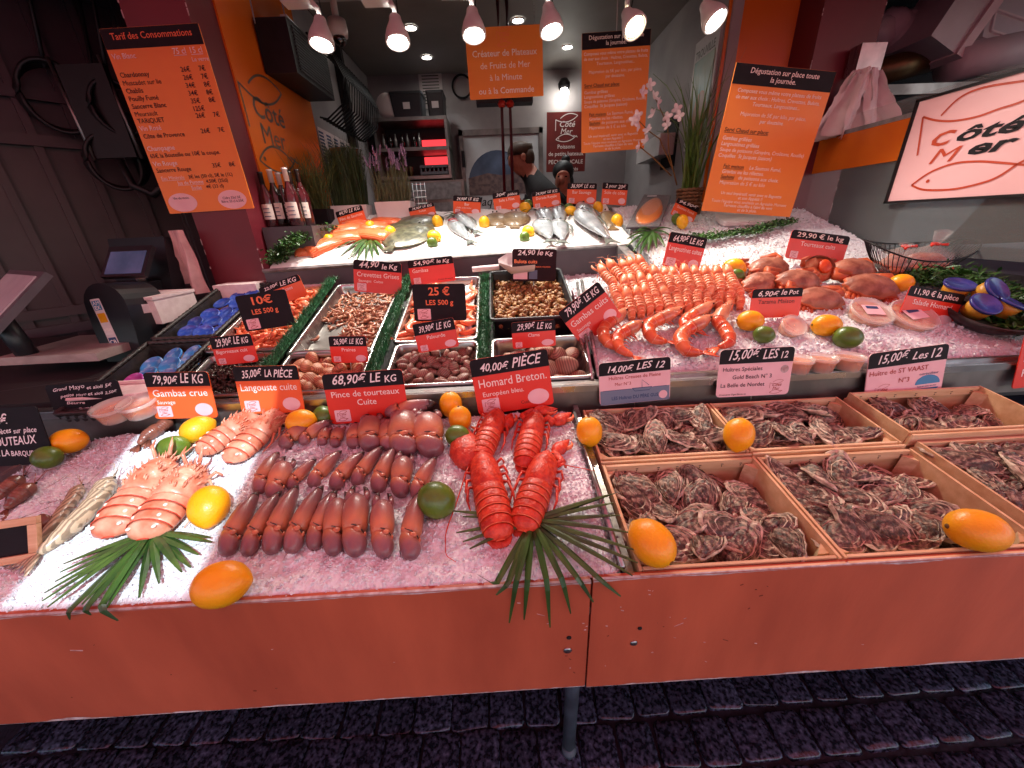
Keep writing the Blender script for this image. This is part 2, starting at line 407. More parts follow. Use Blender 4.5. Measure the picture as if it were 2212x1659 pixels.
# ------------------------------------------------------------------ special materials
def ice_mat():
    m = mat('ice', '#e6e9ec', '#d8dde2', 70, rough=.38, bump=.7, bscale=120, spec=.35, btype='voronoi', lo=.2, hi=.9)
    N, L, b = nodes_of(m)
    b.inputs['Subsurface Weight'].default_value = .0
    b.inputs['Subsurface Radius'].default_value = (.01, .011, .012)
    b.inputs['Subsurface Scale'].default_value = 1.0
    return m
M['ice'] = ice_mat()
def awning_mat():
    m = bpy.data.materials.new('awning_cloth'); m.use_nodes = True
    t = m.node_tree; N = t.nodes; L = t.links
    b = N['Principled BSDF']; out = N['Material Output']
    nz = N.new('ShaderNodeTexNoise'); nz.inputs['Scale'].default_value = 400
    rp = N.new('ShaderNodeValToRGB'); rp.color_ramp.elements[0].color = (.78, .135, .145, 1); rp.color_ramp.elements[1].color = (.84, .165, .17, 1)
    L.new(nz.outputs[0], rp.inputs[0]); L.new(rp.outputs[0], b.inputs['Base Color'])
    b.inputs['Roughness'].default_value = .8
    tr = N.new('ShaderNodeBsdfTranslucent'); L.new(rp.outputs[0], tr.inputs[0])
    mx = N.new('ShaderNodeMixShader'); mx.inputs[0].default_value = .88
    L.new(b.outputs[0], mx.inputs[1]); L.new(tr.outputs[0], mx.inputs[2]); L.new(mx.outputs[0], out.inputs[0])
    return m
M['awning'] = awning_mat()
def stone_mat():
    m = mat('granite', '#171922', '#50546a', 80, rough=.22, bump=.22, bscale=70, rand=.25, lo=.42, hi=.72, detail=8, rvar=.15)
    return m
M['granite'] = stone_mat()
M['joint'] = mat('joint', '#15131a', '#262230', 40, rough=.5, bump=.8, bscale=60)

# ------------------------------------------------------------------ ground
ground = struct('pavement', MB().sheet(lambda u, v: (-150 + 300 * u, -150 + 300 * v, -.012), 2, 2), M['joint'])
cob = []
for k in range(6):
    mb = MB(); r = random.Random(k)
    w, d = .113, .117
    base = rrect(w, d, .014, 2)
    R = []
    for z, s in ((-.03, 1.02), (-.004, 1.02), (.0, 1.0), (.0025, .94), (.0035, .6), (.004, .25)):
        R.append([(x * s + r.uniform(-.002, .002), y * s + r.uniform(-.002, .002), z + r.uniform(-.0012, .0012)) for x, y in base])
    mb.rings(R, True, False, True)
    cob.append(mb.mesh('cobble', M['granite'], True))
for row in range(9):
    y = .12 + row * .124
    off = random.uniform(0, .12)
    for i in range(32):
        x = -1.65 + i * .122 + off
        mkobj('cobble', cob[random.randrange(6)], ground,
              TR((x, y + .010 * math.sin(x * 2 + row), random.uniform(-.004, .0)), ('Z', random.uniform(-4, 4) + random.choice((0, 180))), ('X', random.uniform(-1.2, 1.2)), ('Y', random.uniform(-1.2, 1.2)),
                 s=(random.uniform(.92, 1.05), random.uniform(.94, 1.04), 1)))

# ------------------------------------------------------------------ awning over the pavement and the sun gap in it
AW0, AW1 = Vector((0, 2.0, 2.95)), Vector((0, -2.6, 2.45))
awn = AW1 - AW0
def on_awning(p):
    n = awn.cross(Vector((1, 0, 0)))
    return p + SUN_DIR * ((AW0 - p).dot(n) / SUN_DIR.dot(n))
gap = [on_awning(Vector(p)) for p in ((-.60, .492, .902), (-.72, 1.10, 1.0), (-1.12, 1.10, 1.0), (-.93, .492, .902))]
oc = [Vector((4.2, AW1.y, AW1.z)), Vector((4.2, AW0.y, AW0.z)), Vector((-4.2, AW0.y, AW0.z)), Vector((-4.2, AW1.y, AW1.z))]
struct('sun_slit_blocker', MB().box((0, 2.035, 2.98), (9, .06, .62)), M['dark_void'])  # unseen board, added to stop sun slipping in above the awning's back edge
aw = thing('awning', 'red canvas awning stretched over the pavement in front of the stall', 'awning')
mb = MB()
mb.add(oc + gap, [(0, 1, 5, 4), (1, 2, 6, 5), (2, 3, 7, 6), (3, 0, 4, 7)])
mb.obj('canvas', M['awning'], aw)
MB().sheet(lambda u, v: (-4.2 + 8.4 * u, AW1.y - .02, AW1.z - .28 * v - (.03 * abs(math.sin(u * 60)) if v > .5 else 0)), 60, 1).obj('valance', M['awning'], aw)
struct('red_light_blocker', MB().box((0, 1.52, 2.79), (8.4, .96, .02), TR((0, 0, 0))), M['cold_white'])  # unseen pale panel, added to keep the awning's red light off the back
for x in (-3.9, 3.9):
    MB().tube([(x, AW0.y, AW0.z - .05), (x, AW1.y, AW1.z - .05)], .03, 8).obj('awning_arm', M['steel_dull'], aw, True)

# ------------------------------------------------------------------ the counter
ctr = thing('fish_counter', 'stepped fishmonger counter with worn red front panels', 'counter')
def panel(x0, x1, zt, zb):
    mb = MB()
    n = 24
    for a, b in ((0, 1),):
        mb.box(((x0 + x1) / 2, .4835, (zt + zb) / 2), (x1 - x0, .012, zt - zb))
    p = mb.obj('front_panel', M['red_panel'], ctr)
    # chipped white paint along both edges
    for z, dz, nm, hmax in ((zt, -1, 'chipped_edge', .006), (zb, 1, 'chipped_edge', .010)):
        e = MB(); v = []; N_ = int((x1 - x0) * 90)
        for i in range(N_ + 1):
            x = x0 + (x1 - x0) * i / N_
            h = max(.0006, hmax * (.25 + .9 * mnoise.noise((x * 9, z * 7, 3)) + random.uniform(-.15, .15)))
            v += [(x, .4768, z), (x, .4768, z + dz * h)]
        e.add(v, [(2 * i, 2 * i + 1, 2 * i + 3, 2 * i + 2) if dz < 0 else (2 * i, 2 * i + 2, 2 * i + 3, 2 * i + 1) for i in range(N_)])
        if dz < 0:
            e.box(((x0 + x1) / 2, .480, zt + .001), (x1 - x0, .004, .002))
        e.obj(nm, M['chip_white'], p)
    return p
pl1 = panel(-2.3, .1375, .894, .577)
pl2 = panel(.1415, 2.6, .897, .573)
mb = MB().box((-.0, .493, .735), (4.9, .002, .30)); mb.obj('panel_backing', M['hole'], ctr)
for p, x, z, r, mt in ((pl1, .098, .702, .0085, 'screw'), (pl1, .100, .742, .005, 'hole'), (pl2, .232, .712, .0075, 'screw'), (pl2, .240, .757, .0045, 'hole')):
    MB().lathe([(r, 0), (r, .0015), (r * .6, .0025)], 12, M=TR((x, .4774, z), ('X', 90))).obj('screw' if mt == 'screw' else 'screw_hole', M[mt], p, True)
# scratches on the panels
for k in range(46):
    x = random.uniform(-1.0, 1.5) if k < 20 else random.gauss(.26, .1)
    z = random.uniform(.62, .87)
    l = random.uniform(.002, .007) if random.random() < .85 else random.uniform(.01, .025)
    MB().box((0, 0, 0), (l, .0006, random.uniform(.0006, .0018)), TR((x, .4772, z), ('Y', random.gauss(0, 25)))).obj('scratch', M['chip_white'] if random.random() < .5 else M['brown_text'], pl1 if x < .139 else pl2)
tag(MB().tube([(.137, .61, .02), (.137, .575, .60)], .019, 16).tube([(.137, .604, .004), (.137, .60, .03)], .022, 16).obj('leg', M['pipe'], ctr, True))
def slab(name, x0, x1, y0, y1, zf, th, m, drop=0.0):
    v = [(x, y, zf(y) - drop - t) for x in (x0, x1) for y in (y0, y1) for t in (0, th)]
    return MB().add(v, [(0, 1, 3, 2), (4, 6, 7, 5), (0, 4, 5, 1), (2, 3, 7, 6), (0, 2, 6, 4), (1, 5, 7, 3)]).obj(name, M[m], ctr)
slab('lower_deck', -2.3, 2.6, .484, 1.03, z1, .02, 'steel_dull', .085)
slab('cut_edge', .206, .2205, .486, 1.03, z1, .05, 'steel', .004)
# stainless ledge between the lower and the middle step
MB().box((.2, 1.054, .985), (4.6, .032, .10)).obj('steel_ledge', M['steel_dull'], ctr)
MB().box((.2, 1.036, 1.028), (4.6, .010, .02)).obj('ledge_lip', M['steel'], ctr)
MB().box((.2, 1.054, 1.0375), (4.6, .034, .004)).obj('ledge_top', M['steel'], ctr)
slab('middle_deck', -1.36, .30, 1.07, 1.95, z2, .02, 'grey_dark', .115)
MB().box((-.2, 1.42, .93), (4.4, .70, .05)).obj('cabinet_top', M['grey_dark'], ctr)
# grey riser in front of the fish ice
L3, R3 = Vector((-1.13, 1.90, 1.333)), Vector((.60, 2.0, 1.372))
mb = MB()
for th in (0,):
    a, b = L3, R3
    mb.add([a, b, b + Vector((0, .02, 0)), a + Vector((0, .02, 0)), a - Vector((0, 0, .45)), b - Vector((0, 0, .45)), b + Vector((0, .02, -.45)), a + Vector((0, .02, -.45))],
           [(0, 1, 2, 3), (0, 4, 5, 1), (2, 6, 7, 3), (1, 5, 6, 2), (0, 3, 7, 4)])
mb.obj('riser', M['grey_plastic'], ctr)
MB().tube([L3 + Vector((0, -.006, .004)), R3 + Vector((0, -.006, .004))], .009, 4).obj('riser_lip', M['grey_light'], ctr)
# side board of the right ice bed (its top edge shows as a pale grey strip)
a, b = R3 + Vector((.0, 0, .003)), Vector((.655, 1.60, z3(1.60) + .002))
mb = MB()
o4 = Vector((.045, 0, 0)); dn = Vector((0, 0, -.30))
mb.add([a, b, b + o4, a + o4, a + dn, b + dn, b + o4 + dn, a + o4 + dn], [(0, 1, 2, 3), (0, 4, 5, 1), (1, 5, 6, 2), (2, 6, 7, 3)])
mb.obj('bed_side', M['grey_light'], ctr)
slab('bed_deck', .66, 1.86, 1.07, 2.6, z3, .02, 'grey_dark', .06)
slab('bed_deck', .30, .66, 1.07, 1.64, z3, .02, 'grey_dark', .06)
slab('upper_deck', -1.13, .66, 2.03, 2.6, z3, .02, 'grey_dark', .05)
MB().box((1.1, 1.064, 1.0), (1.62, .012, .10)).obj('bed_front', M['steel'], ctr)
# plinth the bottles stand on, at the left end of the fish ice
MB().box((-1.03, 2.20, 1.36), (.24, .36, .338)).obj('bottle_plinth', M['grey_plastic'], ctr)
MB().box((.2, 2.66, 1.35), (2.4, .06, .44)).obj('back_rail', M['steel_dull'], ctr)

# ------------------------------------------------------------------ ice
def fbm(x, y, z, s, o=3):
    a, t = 1, 0
    for i in range(o):
        t += a * mnoise.noise((x * s, y * s, z)); a *= .5; s *= 2.1
    return t
def ice(name, label, x0, x1, y0, y1, zf, hfun, nx, ny, chips, csz, seed):
    mb = MB(); rr = random.Random(seed)
    def H(x, y): return zf(y) + hfun(x, y) + .007 * fbm(x, y, seed, 14) + .0035 * fbm(x, y, seed + 5, 55, 2)
    mb.sheet(lambda u, v: (x0 + (x1 - x0) * u, y0 + (y1 - y0) * v, H(x0 + (x1 - x0) * u, y0 + (y1 - y0) * v)), nx, ny)
    V = [(1, 0, 0), (-1, 0, 0), (0, 1, 0), (0, -1, 0), (0, 0, 1), (0, 0, -1)]
    Fc = [(0, 2, 4), (2, 1, 4), (1, 3, 4), (3, 0, 4), (2, 0, 5), (1, 2, 5), (3, 1, 5), (0, 3, 5)]
    for i in range(chips):
        x, y = rr.uniform(x0, x1), rr.uniform(y0, y1)
        dens = .55 + .9 * mnoise.noise((x * 6, y * 6, seed + 9))
        if rr.random() > dens + .25: continue
        s = csz * rr.uniform(.45, 1.5) * (1 + max(0, dens - .8))
        Mx = Matrix.Translation((x, y, H(x, y) + s * .15)) @ Euler((rr.uniform(0, 6), rr.uniform(0, 6), rr.uniform(0, 6))).to_matrix().to_4x4() @ Matrix.Diagonal((s, s * rr.uniform(.4, 1), s * rr.uniform(.25, .6), 1))
        mb.add([Vector(p) + Vector((rr.uniform(-.3, .3), rr.uniform(-.3, .3), rr.uniform(-.3, .3))) for p in V], Fc, 0, Mx)
    for i in range(700 if seed == 1 else 500):       # larger lumps
        x, y = (rr.uniform(-.62, -.12), rr.choice((rr.gauss(.72, .02), rr.gauss(.86, .025), rr.uniform(.55, .98)))) if seed == 1 else (rr.uniform(.4, 1.75), rr.uniform(1.09, 1.6))
        s = rr.uniform(.006, .0125)
        Mx = Matrix.Translation((x, y, H(x, y) + s * .2)) @ Euler((rr.uniform(0, 6), rr.uniform(0, 6), rr.uniform(0, 6))).to_matrix().to_4x4() @ Matrix.Diagonal((s, s * rr.uniform(.5, 1), s * rr.uniform(.3, .7), 1))
        mb.add([Vector(p) + Vector((rr.uniform(-.3, .3), rr.uniform(-.3, .3), rr.uniform(-.3, .3))) for p in V], Fc, 0, Mx)
    o = mb.obj(name, M['ice'], None, False)
    return tag(o, label, 'ice', kind='stuff')
def h1(x, y):
    h = -.004
    h -= .06 * max(0, (-1.18 - x)) / .2 if x < -1.18 else 0
    h -= .010 * max(0, .50 - y) / .02 if y < .50 else 0
    h -= .03 * max(0, x - .185) / .02 if x > .185 else 0
    return h
ice('crushed_ice', 'crushed ice under the crab claws and lobsters on the lower step', -1.50, .205, .488, 1.0, z1, h1, 200, 64, 26000, .0040, 1)
def h3(x, y):
    h = -.012 + .02 * math.exp(-((x - 1.3) ** 2) / .2) * math.exp(-((y - 1.25) ** 2) / .06)
    h -= .05 * max(0, (1.12 - y)) / .05 if y < 1.12 else 0
    if x < .72 and y > 1.62: h -= .12
    return h
ice('crushed_ice', 'crushed ice under the langoustines and cooked crabs on the right', .305, 1.84, 1.072, 2.58, z3, h3, 130, 100, 22000, .0062, 2)
tray = thing('ice_tray', 'steel edged tray holding the ice under the langoustines', 'tray')
for p, q in (((.292, 1.068), (.355, 1.66)),):
    MB().tube([(p[0], p[1], z3(p[1]) + .004), (q[0], q[1], z3(q[1]) + .004)], .007, 6).tube([(p[0] - .02, p[1], z3(p[1]) - .004), (q[0] - .02, q[1], z3(q[1]) - .004)], .006, 6).obj('rim', M['steel'], tray, True)
MB().box((.95, 1.069, 1.043), (1.31, .01, .012)).obj('front_rim', M['steel'], tray)
# paper sheet over the fish ice
def sheetz(u, v):
    x = -1.10 + 1.78 * u
    y0 = 1.905 + .095 * u
    y = y0 + (2.56 - y0) * v
    edge = -.010 if v == 0 else 0
    w = .010 * fbm(x, y, 7, 7) + .006 * abs(fbm(x * 1.3 + y, y * .4, 8, 9))
    return (x, y - (.004 + .006 * mnoise.noise((x * 12, 1, 1)) if v == 0 else 0), z3(y) + .010 + w + edge)
tag(MB().sheet(sheetz, 120, 50).obj('paper_sheet', M['sheet_white'], None, True), 'white paper sheet spread over the ice below the whole fish', 'paper sheet')
# foil-like torn edge of the lobster tray
tl = thing('lobster_tray', 'steel tray holding the ice below the red lobsters', 'tray')
MB().tube([(.200, .495, z1(.495) + .002), (.200, .99, z1(.99) + .003)], .006, 6).obj('rim', M['steel'], tl, True)
# ------------------------------------------------------------------ lettering
TXT = {}
def glyphs(s, shear=0, bold=0, hand=False):
    if 'M' in s: bold = 0
    k = (s, shear, bold)
    if k not in TXT:
        cu = bpy.data.curves.new('t', 'FONT')
        cu.body = s; cu.size = 1; cu.shear = shear; cu.offset = bold; cu.resolution_u = 2; cu.fill_mode = 'FRONT'
        ob = bpy.data.objects.new('t', cu)
        me = bpy.data.meshes.new_from_object(ob)
        v = [tuple(p.co) for p in me.vertices]; f = [tuple(p.vertices) for p in me.polygons]
        bpy.data.objects.remove(ob); bpy.data.curves.remove(cu); bpy.data.meshes.remove(me)
        TXT[k] = (v, f)
    return TXT[k]
def text(mb, s, x, y, h, w=None, al='L', sh=0, b=.006, z=0, mi=0, rot=0, maxw=None):
    """one line: cap height about .7 h, starting / centred / ending at x on baseline y"""
    v, f = glyphs(s, sh, b)
    if not v: return
    x0 = min(p[0] for p in v); x1 = max(p[0] for p in v)
    sx = h if w is None else w / max(1e-6, x1 - x0)
    if maxw and (x1 - x0) * sx > maxw: sx = maxw / (x1 - x0)
    W_ = (x1 - x0) * sx
    ox = {'L': 0, 'C': -W_ / 2, 'R': -W_}[al]
    c, sn = math.cos(rad(rot)), math.sin(rad(rot))
    q = []
    for p in v:
        a, bb = (p[0] - x0) * sx + ox, p[1] * h
        q.append((x + a * c - bb * sn, y + a * sn + bb * c, z))
    mb.add(q, f, mi)
    return W_
def hand(mb, s, x, y, h, w, z=0, mi=0, seed=0):
    """handwritten line: words jittered in size, slant and baseline, fitted to width w"""
    r = random.Random(seed + len(s))
    words = s.split(' ')
    parts = []; tot = 0
    for wd in words:
        sh = r.uniform(.15, .4)
        v, f = glyphs(wd, sh, .012)
        x0 = min(p[0] for p in v); x1 = max(p[0] for p in v)
        sc = r.uniform(.85, 1.15)
        parts.append((v, f, x0, sc)); tot += (x1 - x0) * sc + .25
    k = w / (tot - .25); cx = x
    for v, f, x0, sc in parts:
        rot = rad(r.uniform(-4, 6)); dy = r.uniform(-.08, .08) * h
        c, sn = math.cos(rot), math.sin(rot)
        hh = h * sc * r.uniform(.9, 1.1)
        q = [(cx + (p[0] - x0) * k * sc * c - p[1] * hh * sn * .5, y + dy + p[1] * hh * c + (p[0] - x0) * k * sc * sn, z) for p in v]
        mb.add(q, f, mi)
        cx += (max(p[0] for p in v) - x0) * k * sc + .25 * k
def ribbon(mb, pts, w, z=0, mi=0):
    P = [Vector((p[0], p[1])) for p in pts]; v = []
    for i, p in enumerate(P):
        t = P[min(i + 1, len(P) - 1)] - P[max(i - 1, 0)]
        t = t.normalized(); n = Vector((-t.y, t.x)) * w / 2
        v += [(p.x + n.x, p.y + n.y, z), (p.x - n.x, p.y - n.y, z)]
    mb.add(v, [(2 * i, 2 * i + 1, 2 * i + 3, 2 * i + 2) for i in range(len(P) - 1)], mi)
def arc(p, q, bulge, n=14):
    P, Q = Vector(p), Vector(q); d = Q - P; nn = Vector((-d.y, d.x))
    return [P + d * (i / n) + nn * bulge * 4 * (i / n) * (1 - i / n) for i in range(n + 1)]
def logo(mbf, mbt, s, cx, cy, lw=.02, z=0, slant=.0, sh=.25):
    """two fish around the name, in a box about 1.0 x 1.1 wide times s"""
    def T(p): return (cx + s * (p[0] + slant * p[1]), cy + s * p[1])
    def R(pts, w=lw): ribbon(mbf, [T(p) for p in pts], w * s, z)
    R([(-.48, -.12), (-.48, .28)]); R(arc((-.48, .28), (.46, .42), -.16)); R(arc((-.28, .32), (.46, .42), .16))
    R(arc((-.46, -.44), (.44, -.30), -.16)); R(arc((-.46, -.44), (.36, -.38), .20)); R([(.30, -.30), (.48, -.36)])
    R([(-.36, -.41), (-.32, -.41)], .04)
    text(mbt, 'Côté', T((-.30, .02))[0], T((0, .02))[1], .30 * s, w=.66 * s, sh=sh, b=.01, z=z)
    text(mbt, 'Mer', T((-.26, -.24))[0], T((0, -.24))[1], .30 * s, w=.52 * s, sh=sh, b=.01, z=z)

def frame_from(bl, br, tl):
    """object frame: x along the bottom edge, y up the left edge made square, z to the viewer"""
    x = (br - bl); w = x.length; x.normalize()
    y = tl - bl; h = y.length
    n = x.cross(y).normalized(); y = n.cross(x)
    Mx = Matrix((x, y, n)).transposed().to_4x4()
    return Matrix.Translation(bl) @ Mx, w, h
def on_plane(x, y, p0, n):
    d = ray(x, y)
    return CAM + d * ((p0 - CAM).dot(n) / d.dot(n))
def board_frame(BL, BR, TL, base, lean=8, yaw=0):
    n = Vector((math.sin(rad(yaw)), -math.cos(rad(yaw)), 0)) * math.cos(rad(lean)) + Vector((0, 0, math.sin(rad(lean))))
    return frame_from(on_plane(*BL, base, n), on_plane(*BR, base, n), on_plane(*TL, base, n))

def price_tag(label, BL, BR, TL, surf, price, title, sub=None, body='tag_red', head=.30, style='std', yaw=0, lean=8, hcol='slate', raise_=0.0, extra=None, sub2=None, tcol='white_text', base=None):
    c = ((BL[0] + BR[0]) / 2, (BL[1] + BR[1]) / 2)
    b0 = base if base is not None else surf(c[0], c[1] + 4) + Vector((0, 0, raise_))
    Mx, w, h = board_frame(BL, BR, TL, b0, lean, yaw)
    t = thing('price_tag', label, 'price tag', Mx, 'price tags stuck in the display')
    r = .05 * w
    hh = head * h
    MB().prism(rrect(w, h, r, 3, w / 2, h / 2), -.003, 0).obj('plate', M[body], t)
    if head > 0:
        poly = [(w - r + r * math.cos(rad(a)), h - r + r * math.sin(rad(a))) for a in (0, 30, 60, 90)] + [(r + r * math.cos(rad(a)), h - r + r * math.sin(rad(a))) for a in (90, 120, 150, 180)] + [(0, h - hh), (w, h - hh)]
        MB().prism(poly, .0003, .0008).obj('header', M[hcol], t)
    ch = MB()
    if style == 'big':      # printed price, black plate
        text(ch, price, w * .5, h * .70, h * .30, w=w * .40, al='C', b=.02, z=.0012)
        text(ch, title, w * .5, h * .44, h * .19, w=w * .52, al='C', b=.02, z=.0012)
        ch.obj('lettering', M['orange_text'], t)
    elif style == 'print':  # printed price in the header
        text(ch, price, w * .5, h - hh * .72, hh * .75, w=w * .80, al='C', b=.012, z=.0012)
        ch.obj('price_lettering', M['white_text'], t)
    elif price:
        hand(ch, price, w * .12, h - hh * .76, hh * .78, w * .80, z=.0012, seed=len(price) + int(w * 1e4))
        ch.obj('price_lettering', M['chalk'], t)
    bh = h - hh
    if style != 'big' and title:
        tm = MB()
        lines = title if isinstance(title, list) else [title]
        y = bh * (.70 if len(lines) == 1 else .76)
        for ln in lines:
            text(tm, ln, w * .5 if style in ('c', 'print') else w * .07, y, bh * (.30 if len(lines) == 1 else .24), al='C' if style in ('c', 'print') else 'L', b=.004, z=.0006, maxw=w * .88)
            y -= bh * .25
        if sub:
            text(tm, sub, w * .10, bh * .46, bh * .17, b=.002, z=.0006, maxw=w * .55)
        tm.obj('title_lettering', M[tcol], t)
        if sub2:
            sm = MB(); text(sm, sub2, w * .94, bh * .14, bh * .12, al='R', b=.002, z=.0006, maxw=w * .45); sm.obj('small_print', M['brown_text'], t)
    if style in ('std', 'c', 'print', 'big') and extra != 'bare':
        sz = min(w * .22, bh * .34) if style != 'big' else w * .2
        st = MB().prism(rrect(sz * 1.25, sz, .002, 1, w * .07 + sz * .62, sz * .55 + h * .03), .0003, .0008).obj('logo_sticker', M['pink_print'], t)
        a, bq = MB(), MB(); logo(a, bq, sz * .85, w * .07 + sz * .62, sz * .57 + h * .03, .04, .0011)
        a.add(bq.v, bq.f); a.obj('logo_print', M['red_text'], st)
    if extra == 'oval' or extra == 'round':
        MB().prism(circ(w * .14, 18, w * .81, bh * .27, bh * .20), .0003, .0008).obj('round_sticker', M['pink_print'], t)
    MB().tube([(w / 2, .01, -.0035), (w / 2, -.035, -.0035)], .0016, 6).obj('spike', M['steel'], t)
    return t, Mx, w, h

def menu_board(name, label, Mx, w, h, head, lines, mat_b='orange_print', group=None):
    """lines: (text, x, y, size, align, colour, shear, underline) in fractions of width and height"""
    t = thing(name, label, 'sign', Mx, group)
    MB().prism(rrect(w, h, .004, 2, w / 2, h / 2), -.004, 0).obj('board', M[mat_b], t)
    if head:
        MB().box((w / 2, h * (1 - head / 2), .0006), (w - .002, h * head - .002, .0008)).obj('header', M['slate'], t)
    acc = {}
    for ln in lines:
        s, x, y, sz, al, col, sh, ul = list(ln) + ['white_text', 0, 0][len(ln) - 5:]
        mb = acc.setdefault(col, MB())
        W_ = text(mb, s, x * w, y * h, sz * h, al=al, sh=sh, b=.008, z=.0016, maxw=w * .94)
        if ul:
            ox = {'L': 0, 'C': -W_ / 2, 'R': -W_}[al]
            mb.box((x * w + ox + W_ / 2, y * h - sz * h * .16, .0016), (W_, sz * h * .07, .0003))
    for col, mb in acc.items():
        mb.obj('lettering', M[col], t)
    return t

# ------------------------------------------------------------------ stall shell
ZC, XL, XR, YB = 2.83, -1.16, 1.37, 4.45
struct('stall_ceiling', MB().box(((XL + XR) / 2, (2.12 + YB) / 2, ZC + .03), (XR - XL, YB - 2.12, .06)), M['ceiling'])
struct('sky_blocking_roof', MB().box((0, 4.4, 3.06), (9, 4.9, .06)), M['dark_void'])  # unseen sheet, spread over everything to keep the sky's light out
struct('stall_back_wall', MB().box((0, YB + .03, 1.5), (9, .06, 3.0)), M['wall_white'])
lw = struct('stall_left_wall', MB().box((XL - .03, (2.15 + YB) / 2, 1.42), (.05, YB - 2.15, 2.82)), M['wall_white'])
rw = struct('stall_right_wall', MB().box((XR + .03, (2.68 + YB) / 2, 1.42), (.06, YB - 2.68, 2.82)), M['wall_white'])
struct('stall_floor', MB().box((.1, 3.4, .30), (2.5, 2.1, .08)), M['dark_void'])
# ceiling joint strips
cl = bpy.data.objects['stall_ceiling']
for y in (3.14, 2.62):
    MB().box(((XL + XR) / 2, y, ZC - .003), (XR - XL - .02, .02, .006)).obj('joint_strip', M['lamp_white'], cl)
# outer front beam that carries the lamp brackets
struct('front_beam', MB().box((.1, 2.12, 2.76), (2.5, .10, .13)), M['ceiling'])

def pillar(label, x0, x1, y0, y1, ztop):
    t = thing('pillar', label, 'pillar')
    MB().box(((x0 + x1) / 2, (y0 + y1) / 2, ztop / 2), (x1 - x0, y1 - y0, ztop)).obj('shaft', M['burgundy'], t)
    for x in (x0, x1):        # chipped paint on the arrises
        mb = MB()
        for k in range(26):
            z = random.uniform(1.1, ztop); l = random.uniform(.004, .03)
            mb.box((x, y0 - .0006, z), (random.uniform(.002, .006), .0012, l))
        mb.obj('paint_chips', M['chip_white'], t)
    return t
LP0, LP1 = atY(430, 480, 1.95).x, atY(545, 500, 1.95).x
pillar('dark red painted pillar behind the tall drinks price board', LP0 - .02, LP1, 1.95, 2.14, 3.0)
RPt = pillar('dark red painted pillar with hanging paper bags beside the glass', 1.70, 2.02, 2.42, 2.62, 3.0)
# orange lining with the stall's name, left
ol = thing('orange_panel', 'glossy orange side panel with a grey fish logo behind the wine bottles', 'panel')
MB().box((XL + .005, 2.54, 2.0), (.012, .80, 1.98)).obj('panel_sheet', M['orange'], ol)
c0 = atX(585, 268, XL + .012)
f1, f2 = MB(), MB()
logo(f1, f2, .43, 0, 0, .022, 0, 0, .05)
lm = Matrix(((0, 0, 1, XL + .0125), (1, 0, 0, c0.y), (0, 1, 0, c0.z), (0, 0, 0, 1)))
f1.add(f2.v, f2.f); f1.obj('logo', M['logo_grey'], ol, False, lm)
orp = thing('orange_panel', 'orange lining panel between the framed poster and the right pillar', 'panel')
MB().box((0, 0, 0), (.40, .02, 2.2), TR((1.55, 2.66, 2.0), ('Z', -14))).obj('panel_sheet', M['orange'], orp)
# blue printed notices on the left wall behind the grass
nb = thing('notice_sheet', 'sheet of blue printed notices on the left wall above the grass', 'notice')
MB().box((XL + .0015, 3.30, 1.86), (.003, .62, .56)).obj('sheet', M['paper'], nb)
mb = MB()
for i in range(5):
    for j in range(26):
        mb.box((XL + .0035, 3.03 + i * .125, 1.60 + j * .0205), (.001, .075, .012))
mb.obj('print', M['blue_text'], nb)

